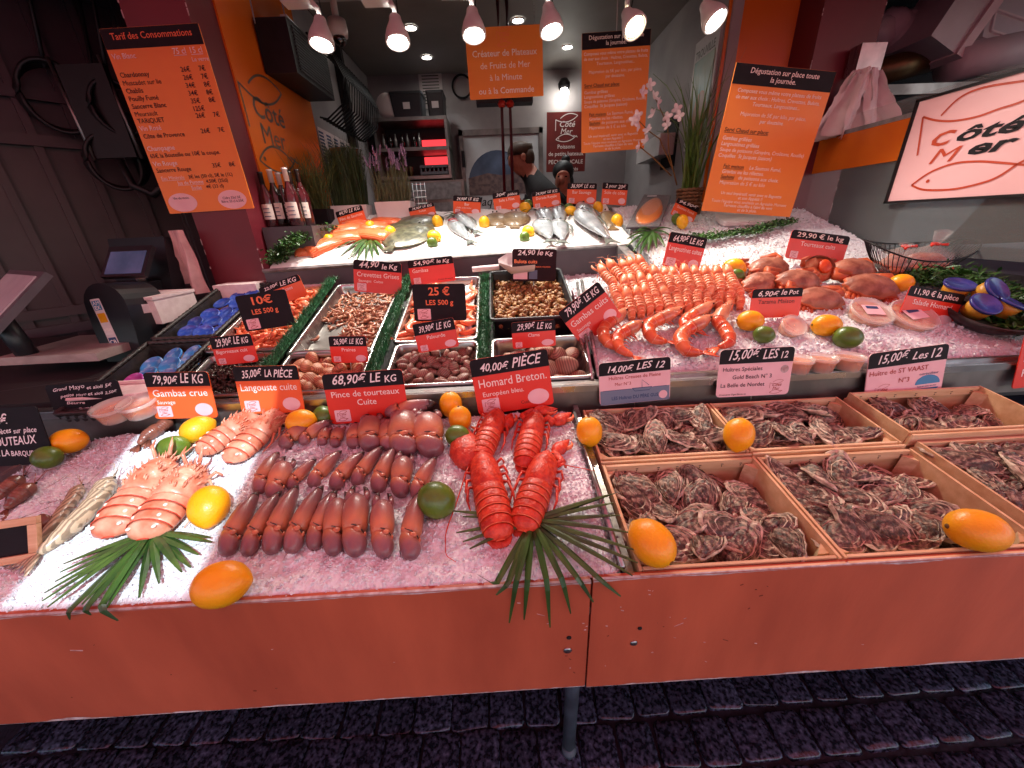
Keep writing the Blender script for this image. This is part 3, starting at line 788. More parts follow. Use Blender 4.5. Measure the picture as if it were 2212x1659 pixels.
# ------------------------------------------------------------------ boards
b0 = Vector((0, 1.944, 0))
Mx, w, h = frame_from(atY(367, 462, 1.944), atY(549, 450, 1.944), atY(230, 62, 1.944))
K, Wt = 'black_text', 'white_text'
menu_board('menu_board', 'tall orange drinks price board with black heading on the left pillar', Mx, w, h, .10, [
    ('Tarif des Consommations', .5, .945, .046, 'C', 'orange_text'),
    ('Vin Blanc', .03, .855, .038, 'L'), ('75 cl', .66, .862, .042, 'L', Wt, 0, 1), ('15 cl', .84, .862, .042, 'L', Wt, 0, 1), ('Le verre', .83, .822, .030, 'L'),
    ('Chardonnay', .04, 0.765, .036, 'L', K), ('26€', .68, 0.775, .036, 'L', K), ('7€', .87, 0.775, .036, 'L', K),
    ('Muscadet sur lie', .04, 0.725, .036, 'L', K), ('26€', .68, 0.735, .036, 'L', K), ('7€', .87, 0.735, .036, 'L', K),
    ('Chablis', .04, 0.685, .036, 'L', K), ('34€', .68, 0.6950000000000001, .036, 'L', K), ('8€', .87, 0.6950000000000001, .036, 'L', K),
    ('Pouilly Fumé', .04, 0.645, .036, 'L', K), ('34€', .68, 0.655, .036, 'L', K), ('8€', .87, 0.655, .036, 'L', K),
    ('Sancerre Blanc', .04, 0.605, .036, 'L', K), ('35€', .68, 0.615, .036, 'L', K), ('8€', .87, 0.615, .036, 'L', K),
    ('Meursault', .04, 0.565, .036, 'L', K), ('125€', .68, 0.575, .036, 'L', K),
    ('TARiQUET', .04, 0.528, .036, 'L', K), ('26€', .68, 0.538, .036, 'L', K), ('7€', .87, 0.538, .036, 'L', K),
    ('Côte de Provence', .04, 0.445, .036, 'L', K), ('26€', .68, 0.455, .036, 'L', K), ('7€', .87, 0.455, .036, 'L', K),
    ('Sancerre Rouge', .04, 0.25, .036, 'L', K), ('35€', .68, 0.26, .036, 'L', K), ('8€', .87, 0.26, .036, 'L', K),
    ('Vin Rosé', .03, .487, .038, 'L'), ('Champagne', .03, .375, .038, 'L'), ('65€ la Bouteille ou 10€ la coupe.', .03, .335, .034, 'L', K), ('Vin Rouge', .03, .288, .038, 'L'),
    ('Eau Minérale', .06, .205, .030, 'L', Wt, 0, 1), ('3€ les (50 cl), 5€ le (1L)', .37, .205, .030, 'L', K), ('Jus de Pomme', .22, .172, .030, 'L', Wt, 0, 1), ('4,50€ (25cl)', .55, .172, .030, 'L', K), ('Sodas', .36, .140, .030, 'L', Wt, 0, 1), ('4€ (33 cl)', .53, .140, .030, 'L', K)])
tb = bpy.data.objects['menu_board']
for cx, tx in ((.20, (('Vin du mois:', .085),)), (.78, (('Cidre 33cl 5€', .068), ('Bière 33 cl 6,50€', .046)))):
    o = MB().prism(circ(w * .165, 24, w * cx, h * .064, h * .058), .0004, .001).obj('white_disc', M['pink_print'], tb)
    m2 = MB()
    for s_, y_ in tx: text(m2, s_, w * cx, h * y_, h * .022, al='C', b=.004, z=.0018)
    m2.obj('disc_lettering', M[K], o)

def hung(name, label, BL, BR, TL, Y, head, lines, m='orange_print'):
    Mx, w, h = frame_from(atY(*BL, Y), atY(*BR, Y), atY(*TL, Y))
    t = menu_board(name, label, Mx, w, h, head, lines, m)
    return t, w, h
t, w, h = hung('hanging_sign', 'orange hanging sign with four white lines and a faint fish logo', (1016, 216), (1174, 207), (1003, 61), 2.62, 0, [
    ('Créateur de Plateaux', .5, .60, .13, 'C'), ('de Fruits de Mer', .5, .43, .13, 'C'), ('à la Minute', .5, .26, .13, 'C'), ('ou à la Commande', .5, .07, .13, 'C')])
a, bq = MB(), MB(); logo(a, bq, h * .26, w * .5, h * .86, .03, .0016); a.add(bq.v, bq.f); a.obj('logo', M['orange_text'], t)
for x in (.1, .9): MB().tube([(w * x, h, -.002), (w * x, h + .42, -.002)], .0015, 4).obj('wire', M['steel'], t)
DEG = lambda sh, s: [
    ('Dégustation sur place toute', .5, .945, .048 * s, 'C', Wt, sh, 0), ('la journée.', .5, .898, .048 * s, 'C', Wt, sh, 0),
    ('Composez vous même votre plateau de fruits', .5, .825, .036 * s, 'C', Wt, sh, 0), ('de mer aux choix : Huîtres, Crevettes, Bulots,', .5, .785, .036 * s, 'C', Wt, sh, 0), ('Tourteaux, Langoustines...', .5, .745, .036 * s, 'C', Wt, sh, 0),
    ('Majoration de 5€ par kilo, par pièce,', .5, .68, .036 * s, 'C', Wt, sh, 0), ('par douzaine.', .5, .64, .036 * s, 'C', Wt, sh, 0),
    ('Servi Chaud sur place:', .04, .57, .040 * s, 'L', 'black_text', sh, 1),
    ('Gambas grillées', .04, .515, .038 * s, 'L', Wt, sh, 0), ('Langoustines grillées', .04, .477, .038 * s, 'L', Wt, sh, 0), ('Soupe de poissons (Gruyère, Croûtons, Rouille)', .04, .437, .036 * s, 'L', Wt, sh, 0), ('Coquilles  St Jacques (saison)', .04, .397, .038 * s, 'L', Wt, sh, 0),
    ('Fait maison', .12, .325, .038 * s, 'L', 'black_text', sh, 1), ('Le Saumon Fumé,', .40, .325, .038 * s, 'L', Wt, sh, 0), ('Gravlax ou les rillettes.', .12, .287, .038 * s, 'L', Wt, sh, 0),
    ('Sashimi', .12, .249, .038 * s, 'L', 'black_text', sh, 1), ('de poissons aux choix.', .31, .249, .038 * s, 'L', Wt, sh, 0), ('Majoration de 5 € au kilo', .12, .208, .038 * s, 'L', Wt, sh, 0),
    ('Un seul Impératif, venir avec sa Baguette', .5, .135, .032 * s, 'C', Wt, sh, 0), ('et son Appétit !!', .5, .105, .032 * s, 'C', Wt, sh, 0), ('Toute l\'équipe vous souhaite un Agréable Moment', .5, .074, .032 * s, 'C', Wt, sh, 0), ('Terrasse chauffée à l\'abri du vent', .5, .044, .032 * s, 'C', Wt, sh, 0), ('et de la pluie.', .5, .015, .032 * s, 'C', Wt, sh, 0)]
t, w, h = hung('hanging_sign', 'orange tasting sign with black heading hung behind the white blossom', (1256, 331), (1391, 321), (1258, 72), 2.55, .13, DEG(0, 1))
MB().tube([(w * .5, h, -.002), (w * .5, h + .36, -.002)], .0025, 5).obj('hanger_rod', M['lamp_white'], t)
t, w, h = hung('hanging_sign', 'largest orange tasting sign with black heading, right of the tall reeds', (1515, 455), (1706, 469), (1567, 133), 2.12, .13, DEG(.12, 1))
# small back sign
t, w, h = hung('back_sign', 'dim red sign about local fishing on the back wall', (1180, 372), (1263, 370), (1172, 243), 4.1, 0, [
    ('Poissons', .5, .40, .10, 'C'), ('de petits bateaux', .5, .28, .10, 'C'), ('PECHE LOCALE', .5, .14, .10, 'C'), ('* Nouveautés', .5, .02, .09, 'C')], 'sign_dull')
a, bq = MB(), MB(); logo(a, bq, h * .45, w * .5, h * .75, .03, .0016); a.add(bq.v, bq.f); a.obj('logo', M['white_text'], t)
# framed poster on the right wall
po = thing('framed_poster', 'grey framed seaside poster on the right inner wall behind the reeds', 'poster')
p0, p1 = atX(1567, 60, XR - .004), atX(1503, 95, XR - .004)
ya, yb, za, zb = 2.76, 3.06, 1.92, 2.52
MB().box((XR - .008, (ya + yb) / 2, (za + zb) / 2), (.016, yb - ya, zb - za)).obj('frame', M['lamp_white'], po)
MB().box((XR - .018, (ya + yb) / 2, (za + zb) / 2 - .04), (.004, yb - ya - .05, zb - za - .14)).obj('picture', M['poster_green'], po)
MB().ell((XR - .020, (ya + yb) / 2 - .02, za + .17), (.003, .09, .14), 16, 8).obj('figure', M['poster_tan'], po)
m2 = MB(); text(m2, 'TROUVILLE', 0, 0, .06, w=.24, al='C', b=.01)
m2.obj('lettering', M['logo_grey'], po, False, Matrix(((0, 0, -1, XR - .0205), (-1, 0, 0, (ya + yb) / 2), (0, 1, 0, zb - .10), (0, 0, 0, 1))))
# menu cards on the same wall
MB().box((XR - .004, 3.35, 2.02), (.006, .26, .34)).obj('menu_card', M['slate'], rw)

# ------------------------------------------------------------------ glass screen on the right, rail and the lit white sign
gs = thing('glass_screen', 'scratched glass side screen standing along the right edge of the display', 'glass screen')
MB().box((1.86, 1.72, 1.62), (.008, 1.46, .64)).obj('pane', M['glass'], gs)
MB().box((1.86, 2.455, 1.60), (.02, .02, .68)).obj('post', M['plexi'], gs)
MB().box((1.855, 2.18, 1.775), (.016, .60, .165)).obj('orange_strip', M['orange'], gs)
MB().box((1.855, 2.18, 1.867), (.022, .60, .018)).obj('strip_edge', M['grey_light'], gs)
Ms = Matrix(((0, 0, -1, 1.838), (-1, 0, 0, 1.888), (0, 1, 0, 1.522), (0, 0, 0, 1)))
sg = thing('light_sign', 'pale lit sign with orange and black fish logo on the glass', 'sign', Ms)
MB().box((.36, .193, -.012), (.72, .386, .02)).obj('sign_face', M['sign_lit'], sg)
for c, d in (((.36, -.004, -.008), (.74, .010, .03)), ((.36, .390, -.008), (.74, .010, .03)), ((-.004, .193, -.008), (.010, .40, .03))):
    MB().box(c, d).obj('sign_frame', M['black_metal'], sg)
f1, f2, f3 = MB(), MB(), MB()
for pts in ([(.1144, .311), (.1614, .3574), (.2323, .3714), (.3591, .3565), (.52, .33)], [(.0396, .3234), (.0995, .2983), (.1701, .2814), (.25, .2774), (.3174, .287), (.383, .2949), (.52, .33)], [(.0396, .3234), (.0712, .1762)],
            [(.0898, .0609), (.1506, .1035), (.2296, .1253), (.3093, .1228), (.3861, .1089), (.48, .088)], [(.0898, .0609), (.152, .0381), (.2652, .0318), (.3572, .0462), (.4033, .0645), (.4456, .0994), (.49, .12)]):
    q_ = []
    for i in range(len(pts) - 1):
        a0, a1, a2, a3 = [Vector(pts[max(0, min(len(pts) - 1, i + d))]) for d in (-1, 0, 1, 2)]
        for s_ in range(6):
            t_ = s_ / 6
            q_.append(.5 * ((2 * a1) + (a2 - a0) * t_ + (2 * a0 - 5 * a1 + 4 * a2 - a3) * t_ * t_ + (3 * a1 - a0 - 3 * a2 + a3) * t_ ** 3))
    ribbon(f1, q_ + [Vector(pts[-1])], .0075, .0005)
f1.prism(circ(.007, 10, .1537, .0708), .0002, .0006)
text(f1, 'C', .1135, .2016, .068, w=.085, sh=.3, b=.03, z=.0005); text(f1, 'M', .1315, .1357, .075, w=.110, sh=.3, b=.03, z=.0005)
text(f2, 'ôté', .2077, .2041, .068, w=.217, sh=.3, b=.03, z=.0005); text(f2, 'er', .2684, .1496, .068, w=.150, sh=.3, b=.03, z=.0005)
f1.obj('logo_lines', M['logo_red'], sg); f2.obj('lettering', M['slate'], sg)
# ------------------------------------------------------------------ price tags
B = Vector
price_tag('raw wild prawn tag at the left, its header half in sunlight', (336, 905), (471, 902), (329, 807), T1, '79,90€ LE KG', 'Gambas crue', 'Sauvage', body='tag_orange', extra='round', base=Vector((0, 1.005, .965)))
price_tag('sunlit spiny lobster tag, the one priced by the piece beside the periwinkles', (524, 894), (659, 890), (537, 797), T1, '35,00€ LA PIÈCE', 'Langouste cuite', body='tag_orange', style='c', extra='oval', base=Vector((0, 1.005, .965)))
price_tag('red tag for cooked crab claws behind the rows of claws', (716, 917), (884, 905), (709, 809), T1, '68,90€ LE KG', ['Pince de tourteaux', 'Cuite'], style='c')
price_tag('red lobster tag standing behind the red lobsters', (1035, 898), (1197, 873), (1018, 778), T1, '40,00€ PIÈCE', 'Homard Breton.', 'Européen bleu.', extra='oval', sub2='Cuit sur place.')
def oyster_tag(label, BL, BR, TL, price, kind):
    t, Mx, w, h = price_tag(label, BL, BR, TL, T1, price, None, body='pink_print', extra='bare', style='oy', base=Vector((0, 1.012, .975)))
    bh = h * .70
    a, b, c = MB(), MB(), MB()
    if kind == 0:
        MB().box((w / 2, bh * .25, .0006), (w * .98, bh * .48, .0006)).obj('grey_band', M['navy_print'], t)
        text(a, 'Huîtres Creuses de Pleine', w * .5, bh * .84, bh * .16, al='C', b=.006, z=.0008, maxw=w * .92)
        text(a, 'Mer N°3', w * .22, bh * .63, bh * .15, b=.006, z=.0008)
        text(b, 'LES Huîtres DU PÈRE GUS', w * .5, bh * .16, bh * .16, al='C', b=.012, z=.0014, maxw=w * .66)
        # line drawing: an oyster boat on the water
        ribbon(b, [(w * .46, bh * .50), (w * .74, bh * .50), (w * .70, bh * .40), (w * .50, bh * .40), (w * .46, bh * .50)], .0016, .0014)
        ribbon(b, [(w * .60, bh * .50), (w * .60, bh * .76), (w * .70, bh * .56)], .0014, .0014)
        ribbon(b, [(w * .05, bh * .49), (w * .44, bh * .49)], .0012, .0014); ribbon(b, [(w * .76, bh * .49), (w * .95, bh * .49)], .0012, .0014)
        MB().prism(circ(w * .06, 16, w * .90, bh * .20), .0010, .0013).obj('round_sticker', M['pink_print'], t)
    elif kind == 1:
        text(b, 'Huîtres Spéciales', w * .06, bh * .78, bh * .17, b=.002, z=.0008); text(b, 'Gold Beach N° 3', w * .20, bh * .54, bh * .17, b=.002, z=.0008)
        text(b, 'La Belle de Nordet', w * .05, bh * .30, bh * .17, b=.002, z=.0008); text(b, 'Crassostrea Gigas Elevée en', w * .04, bh * .05, bh * .07, b=.006, z=.0008)
        logo(a, a, bh * .42, w * .82, bh * .26, .02, .0008); c.prism(circ(w * .055, 16, w * .90, bh * .78), .0004, .0007)
    else:
        text(a, 'Huître de ST VAAST', w * .03, bh * .78, bh * .19, b=.006, z=.0008, maxw=w * .94); text(a, 'N°3', w * .42, bh * .50, bh * .19, b=.006, z=.0008)
        logo(a, a, bh * .42, w * .22, bh * .30, .02, .0008)
        c.prism([(w * .80 + w * .16 * math.cos(rad(d)), bh * .36 + bh * .26 * math.sin(rad(d))) for d in range(0, 181, 15)], .0004, .0007)
        c.prism([(w * .80 + w * .15 * math.cos(rad(d)), bh * .24 + bh * .10 * math.sin(rad(d))) for d in range(180, 361, 15)], .0004, .0007)
        text(b, 'ostréiculteur', w * .80, bh * .63, bh * .10, al='C', b=.004, z=.0010); text(b, 'huîtres nées en mer', w * .80, bh * .28, bh * .065, al='C', b=.008, z=.0010); text(b, 'traditionnel', w * .80, bh * .07, bh * .14, al='C', b=.01, z=.0010)
    if a.v: a.obj('title_lettering', M['red_text'], t)
    if b.v: b.obj('print', M['blue_text'] if kind != 1 else M['slate'], t)
    if c.v: c.obj('blue_emblem' if kind == 2 else 'round_sticker', M['blue_print'] if kind == 2 else M['chip_white'], t)
oyster_tag('oyster tag with grey lower band behind the left back crate', (1296, 877), (1447, 862), (1297, 785), '14,00€ LES 12', 0)
oyster_tag('pale pink oyster tag with four black lines behind the middle back crate', (1546, 859), (1702, 851), (1561, 756), '15,00€ LES 12', 1)
oyster_tag('pale pink oyster tag with a blue emblem in the right back crate', (1865, 873), (2031, 851), (1870, 766), '15,00€ Les 12', 2)
price_tag('black printed ten euro tag standing in the pink shrimp pan', (532, 717), (638, 701), (509, 640), T2, '10€', 'LES 500 g', body='slate', head=0, style='big')
price_tag('black printed twenty five euro tag standing in the prawn pan', (896, 694), (1008, 692), (890, 614), T2, '25 €', 'LES 500 g', body='slate', head=0, style='big')
price_tag('small red tag above the dark periwinkles', (470, 790), (558, 781), (447, 730), T2, '29,90€ LE KG', 'Bigorneaux cuit', extra='oval', head=.42)
price_tag('small red tag above the warty venus clams', (717, 784), (796, 783), (703, 727), T2, '26,90€ LE KG', 'Praires', extra='oval', head=.38, style='c')
price_tag('small red tag leaning over the carpet shell clams', (905, 763), (992, 748), (891, 701), T2, '39,90€ LE KG', 'Palourde', extra='oval', head=.40, style='c')
price_tag('small red tag over the large clams in the front right pan', (1108, 754), (1201, 747), (1106, 697), T2, '29,90€ LE KG', 'Clams', extra='oval', head=.40, style='c')
price_tag('red grey shrimp tag at the back of the brown shrimp pan', (765, 629), (867, 637), (769, 561), T2, '44,90 le Kg', 'Crevettes Grises', 'Sauvages  Cuites')
price_tag('tilted red prawn tag at the back of the prawn pan, left of the scoop', (889, 617), (985, 606), (872, 565), T2, '54,90€ le Kg', 'Gambas', sub2='Produit décongelé')
price_tag('tilted pink shrimp tag mostly hidden behind the ten euro tag', (580, 668), (665, 637), (549, 628), T2, '22,00€ LE KG', 'Crevettes Roses', body='tag_orange')
t, Mx, w, h = price_tag('dark maroon whelk tag standing in front of the white scoop', (1106, 607), (1200, 608), (1107, 537), T2, '24,90 le Kg', None, body='maroon', head=.26, hcol='maroon', extra='bare')
a = MB(); text(a, 'Bulots cuits', w * .05, h * .56, h * .16, b=.01, z=.0008); text(a, 'Avec notre recette', w * .38, h * .43, h * .09, b=.002, z=.0008); a.obj('title_lettering', M['orange_text'], t)
MB().box((w * .19, h * .21, .0006), (w * .32, h * .30, .0006)).obj('logo_sticker', M['pink_print'], t)
MB().box((w * .48, h * .21, .0006), (w * .19, h * .28, .0006)).obj('shell_picture', M['poster_sea'], t)
price_tag('strongly tilted red tag for wild cooked prawns beside the langoustines', (1258, 748), (1344, 682), (1217, 668), T3, '79,90€ LE KG', 'Gambas cuits', 'Sauvage', extra='round')
price_tag('red langoustine tag standing behind the langoustine pile', (1430, 574), (1508, 588), (1441, 499), T3, '64,90€ LE KG', 'Langoustines cuites', extra='round', base=T3(1470, 600))
price_tag('red tag with printed price standing behind the cooked crabs', (1695, 557), (1818, 572), (1711, 495), T3, '29,90 € le kg', 'Tourteaux cuits', style='print')
price_tag('red tag with black lettering standing before the cooked crabs', (1618, 688), (1725, 684), (1625, 625), T3, '6,90€ le Pot', 'Tarama Maison', tcol='black_text', style='c', extra='bare')
price_tag('tilted red lobster salad tag beside the blue tubs', (1938, 688), (2054, 708), (1963, 615), T3, '11,90 € la pièce', 'Salade Homard', style='print', extra='oval')
t, Mx, w, h = price_tag('tilted red soup sign cut off by the right edge', (2186, 840), (2290, 828), (2123, 737), T3, None, None, body='tag_red', head=0, extra='bare', base=Vector((1.62, 1.02, 1.02)))
a = MB(); text(a, 'SOUPE DE', w * .10, h * .80, h * .16, b=.01, z=.0006); text(a, 'POISSONS', w * .10, h * .58, h * .16, b=.01, z=.0006); text(a, 'Rouille', w * .12, h * .18, h * .16, b=.01, z=.0006); a.obj('title_lettering', M['white_text'], t)
MB().box((w * .42, h * .45, .0006), (w * .66, h * .09, .0006)).obj('white_strip', M['pink_print'], t)
for lb, BL, BR, TL, pr, ti, su, ex in (
    ('tilted salmon fillet tag leaning on a white planter', (738, 498), (794, 482), (720, 460), '44,90 LE KG', 'Filet de Saumon', 'Qualité Sushi', None),
    ('tilted turbot tag standing behind the dark flatfish', (889, 477), (943, 465), (879, 450), '34,90€ LE KG', 'Turbot', None, 'oval'),
    ('leftmost upright tag behind the two small bass', (979, 462), (1038, 465), (980, 422), '24,90€ LE KG', 'Bar', 'à Griller, en filet, Sashimi', 'oval'),
    ('tag standing behind the two round brown soles', (1069, 458), (1126, 449), (1064, 418), '30€ pièce', 'Sole à Filet', None, 'oval'),
    ('tag standing behind the four silver bream', (1153, 452), (1212, 443), (1147, 414), '24,90€ LE KG', 'Dorade Royale', None, 'oval'),
    ('tag standing behind the pair of large silver bass', (1224, 440), (1287, 441), (1228, 395), '36,90€ LE KG', 'Bar Sauvage', None, 'oval'),
    ('rightmost upright tag behind the small single sole', (1298, 441), (1352, 444), (1304, 394), '2 pour 20€', 'Sole de côte', None, 'round'),
    ('small tilted tag at the foot of the reed basket', (1448, 462), (1495, 484), (1472, 432), '94,90€', 'Saumon Fumé', None, 'round')):
    price_tag(lb, BL, BR, TL, T3, pr, ti, su, body='tag_orange', extra=ex, style='c')
# chalk boards on the left
def chalk(label, BL, BR, TL, base, lines):
    Mx, w, h = board_frame(BL, BR, TL, base, 10)
    t = thing('chalk_board', label, 'chalk board', Mx)
    MB().prism(rrect(w, h, .01, 3, w / 2, h / 2), -.003, 0).obj('slate', M['slate'], t)
    a = MB()
    for i, (s_, x, y, hh, ww) in enumerate(lines): hand(a, s_, x * w, y * h, hh * h, ww * w, z=.0008, seed=i)
    a.obj('lettering', M['chalk'], t)
    MB().tube([(w / 2, .01, -.004), (w / 2, -.05, -.004)], .002, 6).obj('spike', M['steel'], t)
chalk('black chalk board with mayonnaise prices behind the two sauce tubs', (118, 893), (272, 880), (107, 833), T2(200, 880), [('Grand Mayo et aïoli 5€', .10, .76, .17, .82), ('petite Mayo et aïoli 2,50€', .16, .52, .15, .80), ('Beurre', .22, .28, .13, .25), ('Fumé', .35, .06, .12, .2)])
chalk('black chalk board with razor clam prices at the left edge', (-34, 1010), (122, 1000), (-30, 893), T1(80, 1000), [('18,00€', .16, .72, .26, .42), ('12 pièces sur place', .24, .56, .12, .66), ('COUTEAUX', .20, .36, .2, .66), ('à LA BARQUE', .25, .18, .13, .50)])

Mx, w, h = board_frame((-60, 1232), (88, 1206), (-84, 1140), T1(30, 1215), 25, 20)
t = thing('framed_slate', 'small slate in a pale wooden frame at the front left corner', 'chalk board', Mx)
MB().box((w / 2, h / 2, -.004), (w - .01, h - .01, .004)).obj('slate', M['slate'], t)
for c, d in (((w / 2, .007, 0), (w, .014, .012)), ((w / 2, h - .007, 0), (w, .014, .012)), ((.007, h / 2, 0), (.014, h - .030, .012)), ((w - .007, h / 2, 0), (.014, h - .030, .012))):
    MB().box(c, d).obj('frame_bar', M['wood_edge'], t)
# ------------------------------------------------------------------ fruit
def fruit_mesh(L, r, nip, mats, name):
    prof = []
    n = 14
    for i in range(n + 1):
        t = -1 + 2 * i / n
        rr = r * max(.03, (1 - abs(t) ** 2.3)) ** .55
        z = t * L
        if t > .8: rr = max(rr * (1 - nip * .0), r * .16 * (1.15 - t) / .35 + r * .04); z = L * (.8 + (t - .8) * (1 + nip))
        prof.append((max(rr, r * .05), z))
    mb = MB().lathe(prof, 20)
    mb.lathe([(r * .13, -L * 1.0), (r * .10, -L * 1.03)], 8, mi=1)
    return mb.mesh(name, mats, True)
FR = {'lemon': fruit_mesh(.041, .034, .5, [M['lemon'], M['stem_end']], 'lemon'),
      'yellow': fruit_mesh(.041, .034, .5, [M['lemon_yellow'], M['stem_end']], 'lemon'),
      'lime': fruit_mesh(.033, .029, .2, [M['lime'], M['stem_end']], 'lime')}
def fruit(kind, x, y, surf, label, yaw=0, s=1.0, tilt=0, up=0.0):
    r = (.034 if kind != 'lime' else .029) * s
    p = surf(x, y, r * .9 + up)
    o = mkobj('lime' if kind == 'lime' else 'lemon', FR[kind], None, TR(p, ('X', SLOPE[surf]), ('Z', yaw), ('X', 90 + tilt), s=s))
    tag(o, label, 'lime' if kind == 'lime' else 'lemon', 'limes laid on the display' if kind == 'lime' else 'lemons laid on the display')
for a in (
    ('lemon', 478, 1262, T1, 'nearest lemon on the ice, at the front edge left of the claws', 95, 1.12),
    ('lemon', 452, 1093, T1, 'large lemon between the spiny lobsters and the crab claws', 20, 1.12, 20),
    ('yellow', 427, 928, T1, 'sunlit yellow lemon behind the bright green lime', 150, 1.05),
    ('lemon', 148, 953, T1, 'lemon at the far left beside the razor clam board', 100, 1.0),
    ('lemon', 650, 910, T1, 'lemon between the spiny lobsters and the crab claw tag', 100, 1.0),
    ('lemon', 974, 874, T1, 'upper lemon of the pair left of the lobster tag', 10, 1.0, 80),
    ('lemon', 994, 905, T1, 'lower lemon of the pair left of the lobster tag', 10, .95, 80),
    ('lemon', 1273, 932, T1, 'round lemon on the corner of the left back oyster crate', 10, 1.0, 75),
    ('lemon', 1596, 938, T1, 'lemon between the two back oyster crates', -30, 1.05, 45),
    ('lemon', 1408, 1172, T1, 'large lemon in the front corner of the left front oyster crate', 205, 1.14),
    ('lemon', 2110, 1145, T1, 'lemon lying in the right end of the front right oyster crate', 75, 1.12),
    ('lime', 374, 968, T1, 'bright sunlit lime on the ice beside the yellow lemon', 110, 1.12),
    ('lime', 102, 988, T1, 'dark lime below the lemon at the far left', 60, 1.0),
    ('lime', 698, 897, T1, 'lime half hidden behind the crab claw tag', 30, .95),
    ('lime', 988, 941, T1, 'lime just below the pair of lemons by the lobsters', 80, 1.0),
    ('lime', 943, 1080, T1, 'largest dark lime between the claws and the lobsters', 80, 1.3, 40),
    ('lemon', 1585, 578, T3, 'lemon behind the right end of the langoustine pile', 60, 1.1),
    ('lime', 1590, 596, T3, 'lime tucked behind the right end of the langoustine pile', 70, 1.0),
    ('lemon', 1620, 693, T3, 'lemon right of the cooked prawns', 80, 1.05),
    ('lime', 1650, 723, T3, 'lime right of the cooked prawns, below the small clear tub', 60, 1.0),
    ('lemon', 1785, 703, T3, 'lemon in the middle of the right ice, left of a lime', 80, 1.1),
    ('lime', 1831, 729, T3, 'lime in the middle of the right ice, right of a lemon', 70, 1.25),
    ('lemon', 1947, 611, T3, 'lemon behind the lobster salad tag', 80, 1.0),
    ('yellow', 801, 491, T3, 'lemon at the back among the salmon fillets', 20, .9, 50), ('yellow', 713, 521, T3, 'lemon between the left salmon fillets', 40, .9, 60),
    ('lime', 736, 517, T3, 'yellowish lime between the left salmon fillets', 60, .95), ('lime', 822, 504, T3, 'lime between the middle salmon fillet and a lemon', 20, .9, 60),
    ('yellow', 844, 504, T3, 'lemon touching the nose of the front turbot', 20, .95, 60), ('yellow', 945, 479, T3, 'lemon at the tail of the rear turbot', 30, .9, 60),
    ('yellow', 938, 511, T3, 'lemon behind a lime right of the front turbot', 60, .95), ('lime', 934, 525, T3, 'lime right of the front turbot', 30, .95, 50),
    ('yellow', 1046, 481, T3, 'upright lemon left of the round soles', 10, .9, 88), ('yellow', 1134, 448, T3, 'lemon behind the right round sole', 50, .9),
    ('lime', 1141, 440, T3, 'yellow green lime behind the lemon by the soles', 50, .9), ('yellow', 1141, 500, T3, 'lemon left of the front bream', 40, .9),
    ('lime', 1133, 513, T3, 'yellow lime left of the front bream', 20, .95, 60), ('yellow', 1232, 457, T3, 'lemon between the bream and the large bass', 80, .9),
    ('lime', 1229, 448, T3, 'lime behind the lemon between bream and bass', 70, .85), ('yellow', 1292, 448, T3, 'lemon right of the heads of the large bass', 40, .85, 50),
    ('yellow', 1333, 478, T3, 'lemon lying against the small single sole', 20, .95, 60), ('yellow', 1474, 479, T3, 'lemon right of the smoked salmon pack', 20, .9, 60),
    ('lime', 1461, 473, T3, 'lime right of the smoked salmon pack', 20, .9, 60)):
    fruit(*a)

# ------------------------------------------------------------------ oyster crates
def oyster_mat():
    m = mat('oyster', '#3f3028', '#a8917d', 16, rough=.5, kind='wave', dist=11, lo=.34, hi=.70, bump=.9, bscale=85, rand=.2)
    N, L, b = nodes_of(m)
    wv = [n for n in N if n.type == 'TEX_WAVE'][0]; rp = [n for n in N if n.type == 'VALTORGB'][0]
    wv.wave_type = 'RINGS'; wv.rings_direction = 'Z'; wv.inputs['Detail'].default_value = 5; wv.inputs['Detail Scale'].default_value = 1.6; wv.inputs['Detail Roughness'].default_value = .7
    nz = N.new('ShaderNodeTexNoise'); nz.inputs['Scale'].default_value = 60; nz.inputs['Detail'].default_value = 7; nz.inputs['Distortion'].default_value = 1.2
    L.new(wv.inputs['Vector'].links[0].from_socket, nz.inputs['Vector'])
    mx = N.new('ShaderNodeMix'); mx.inputs[0].default_value = .74
    L.new(wv.outputs['Fac'], mx.inputs[2]); L.new(nz.outputs['Fac'], mx.inputs[3]); L.new(mx.outputs[0], rp.inputs[0])
    e = rp.color_ramp.elements.new(.53); e.color = lin('#6c5649')
    return m
M['oyster'] = oyster_mat()
M['oyster_edge'] = mat('oyster_edge', '#866c5a', '#e2ceb6', 70, rough=.5, bump=.5, bscale=120, rand=.15, lo=.3, hi=.7, detail=7)
OY = []
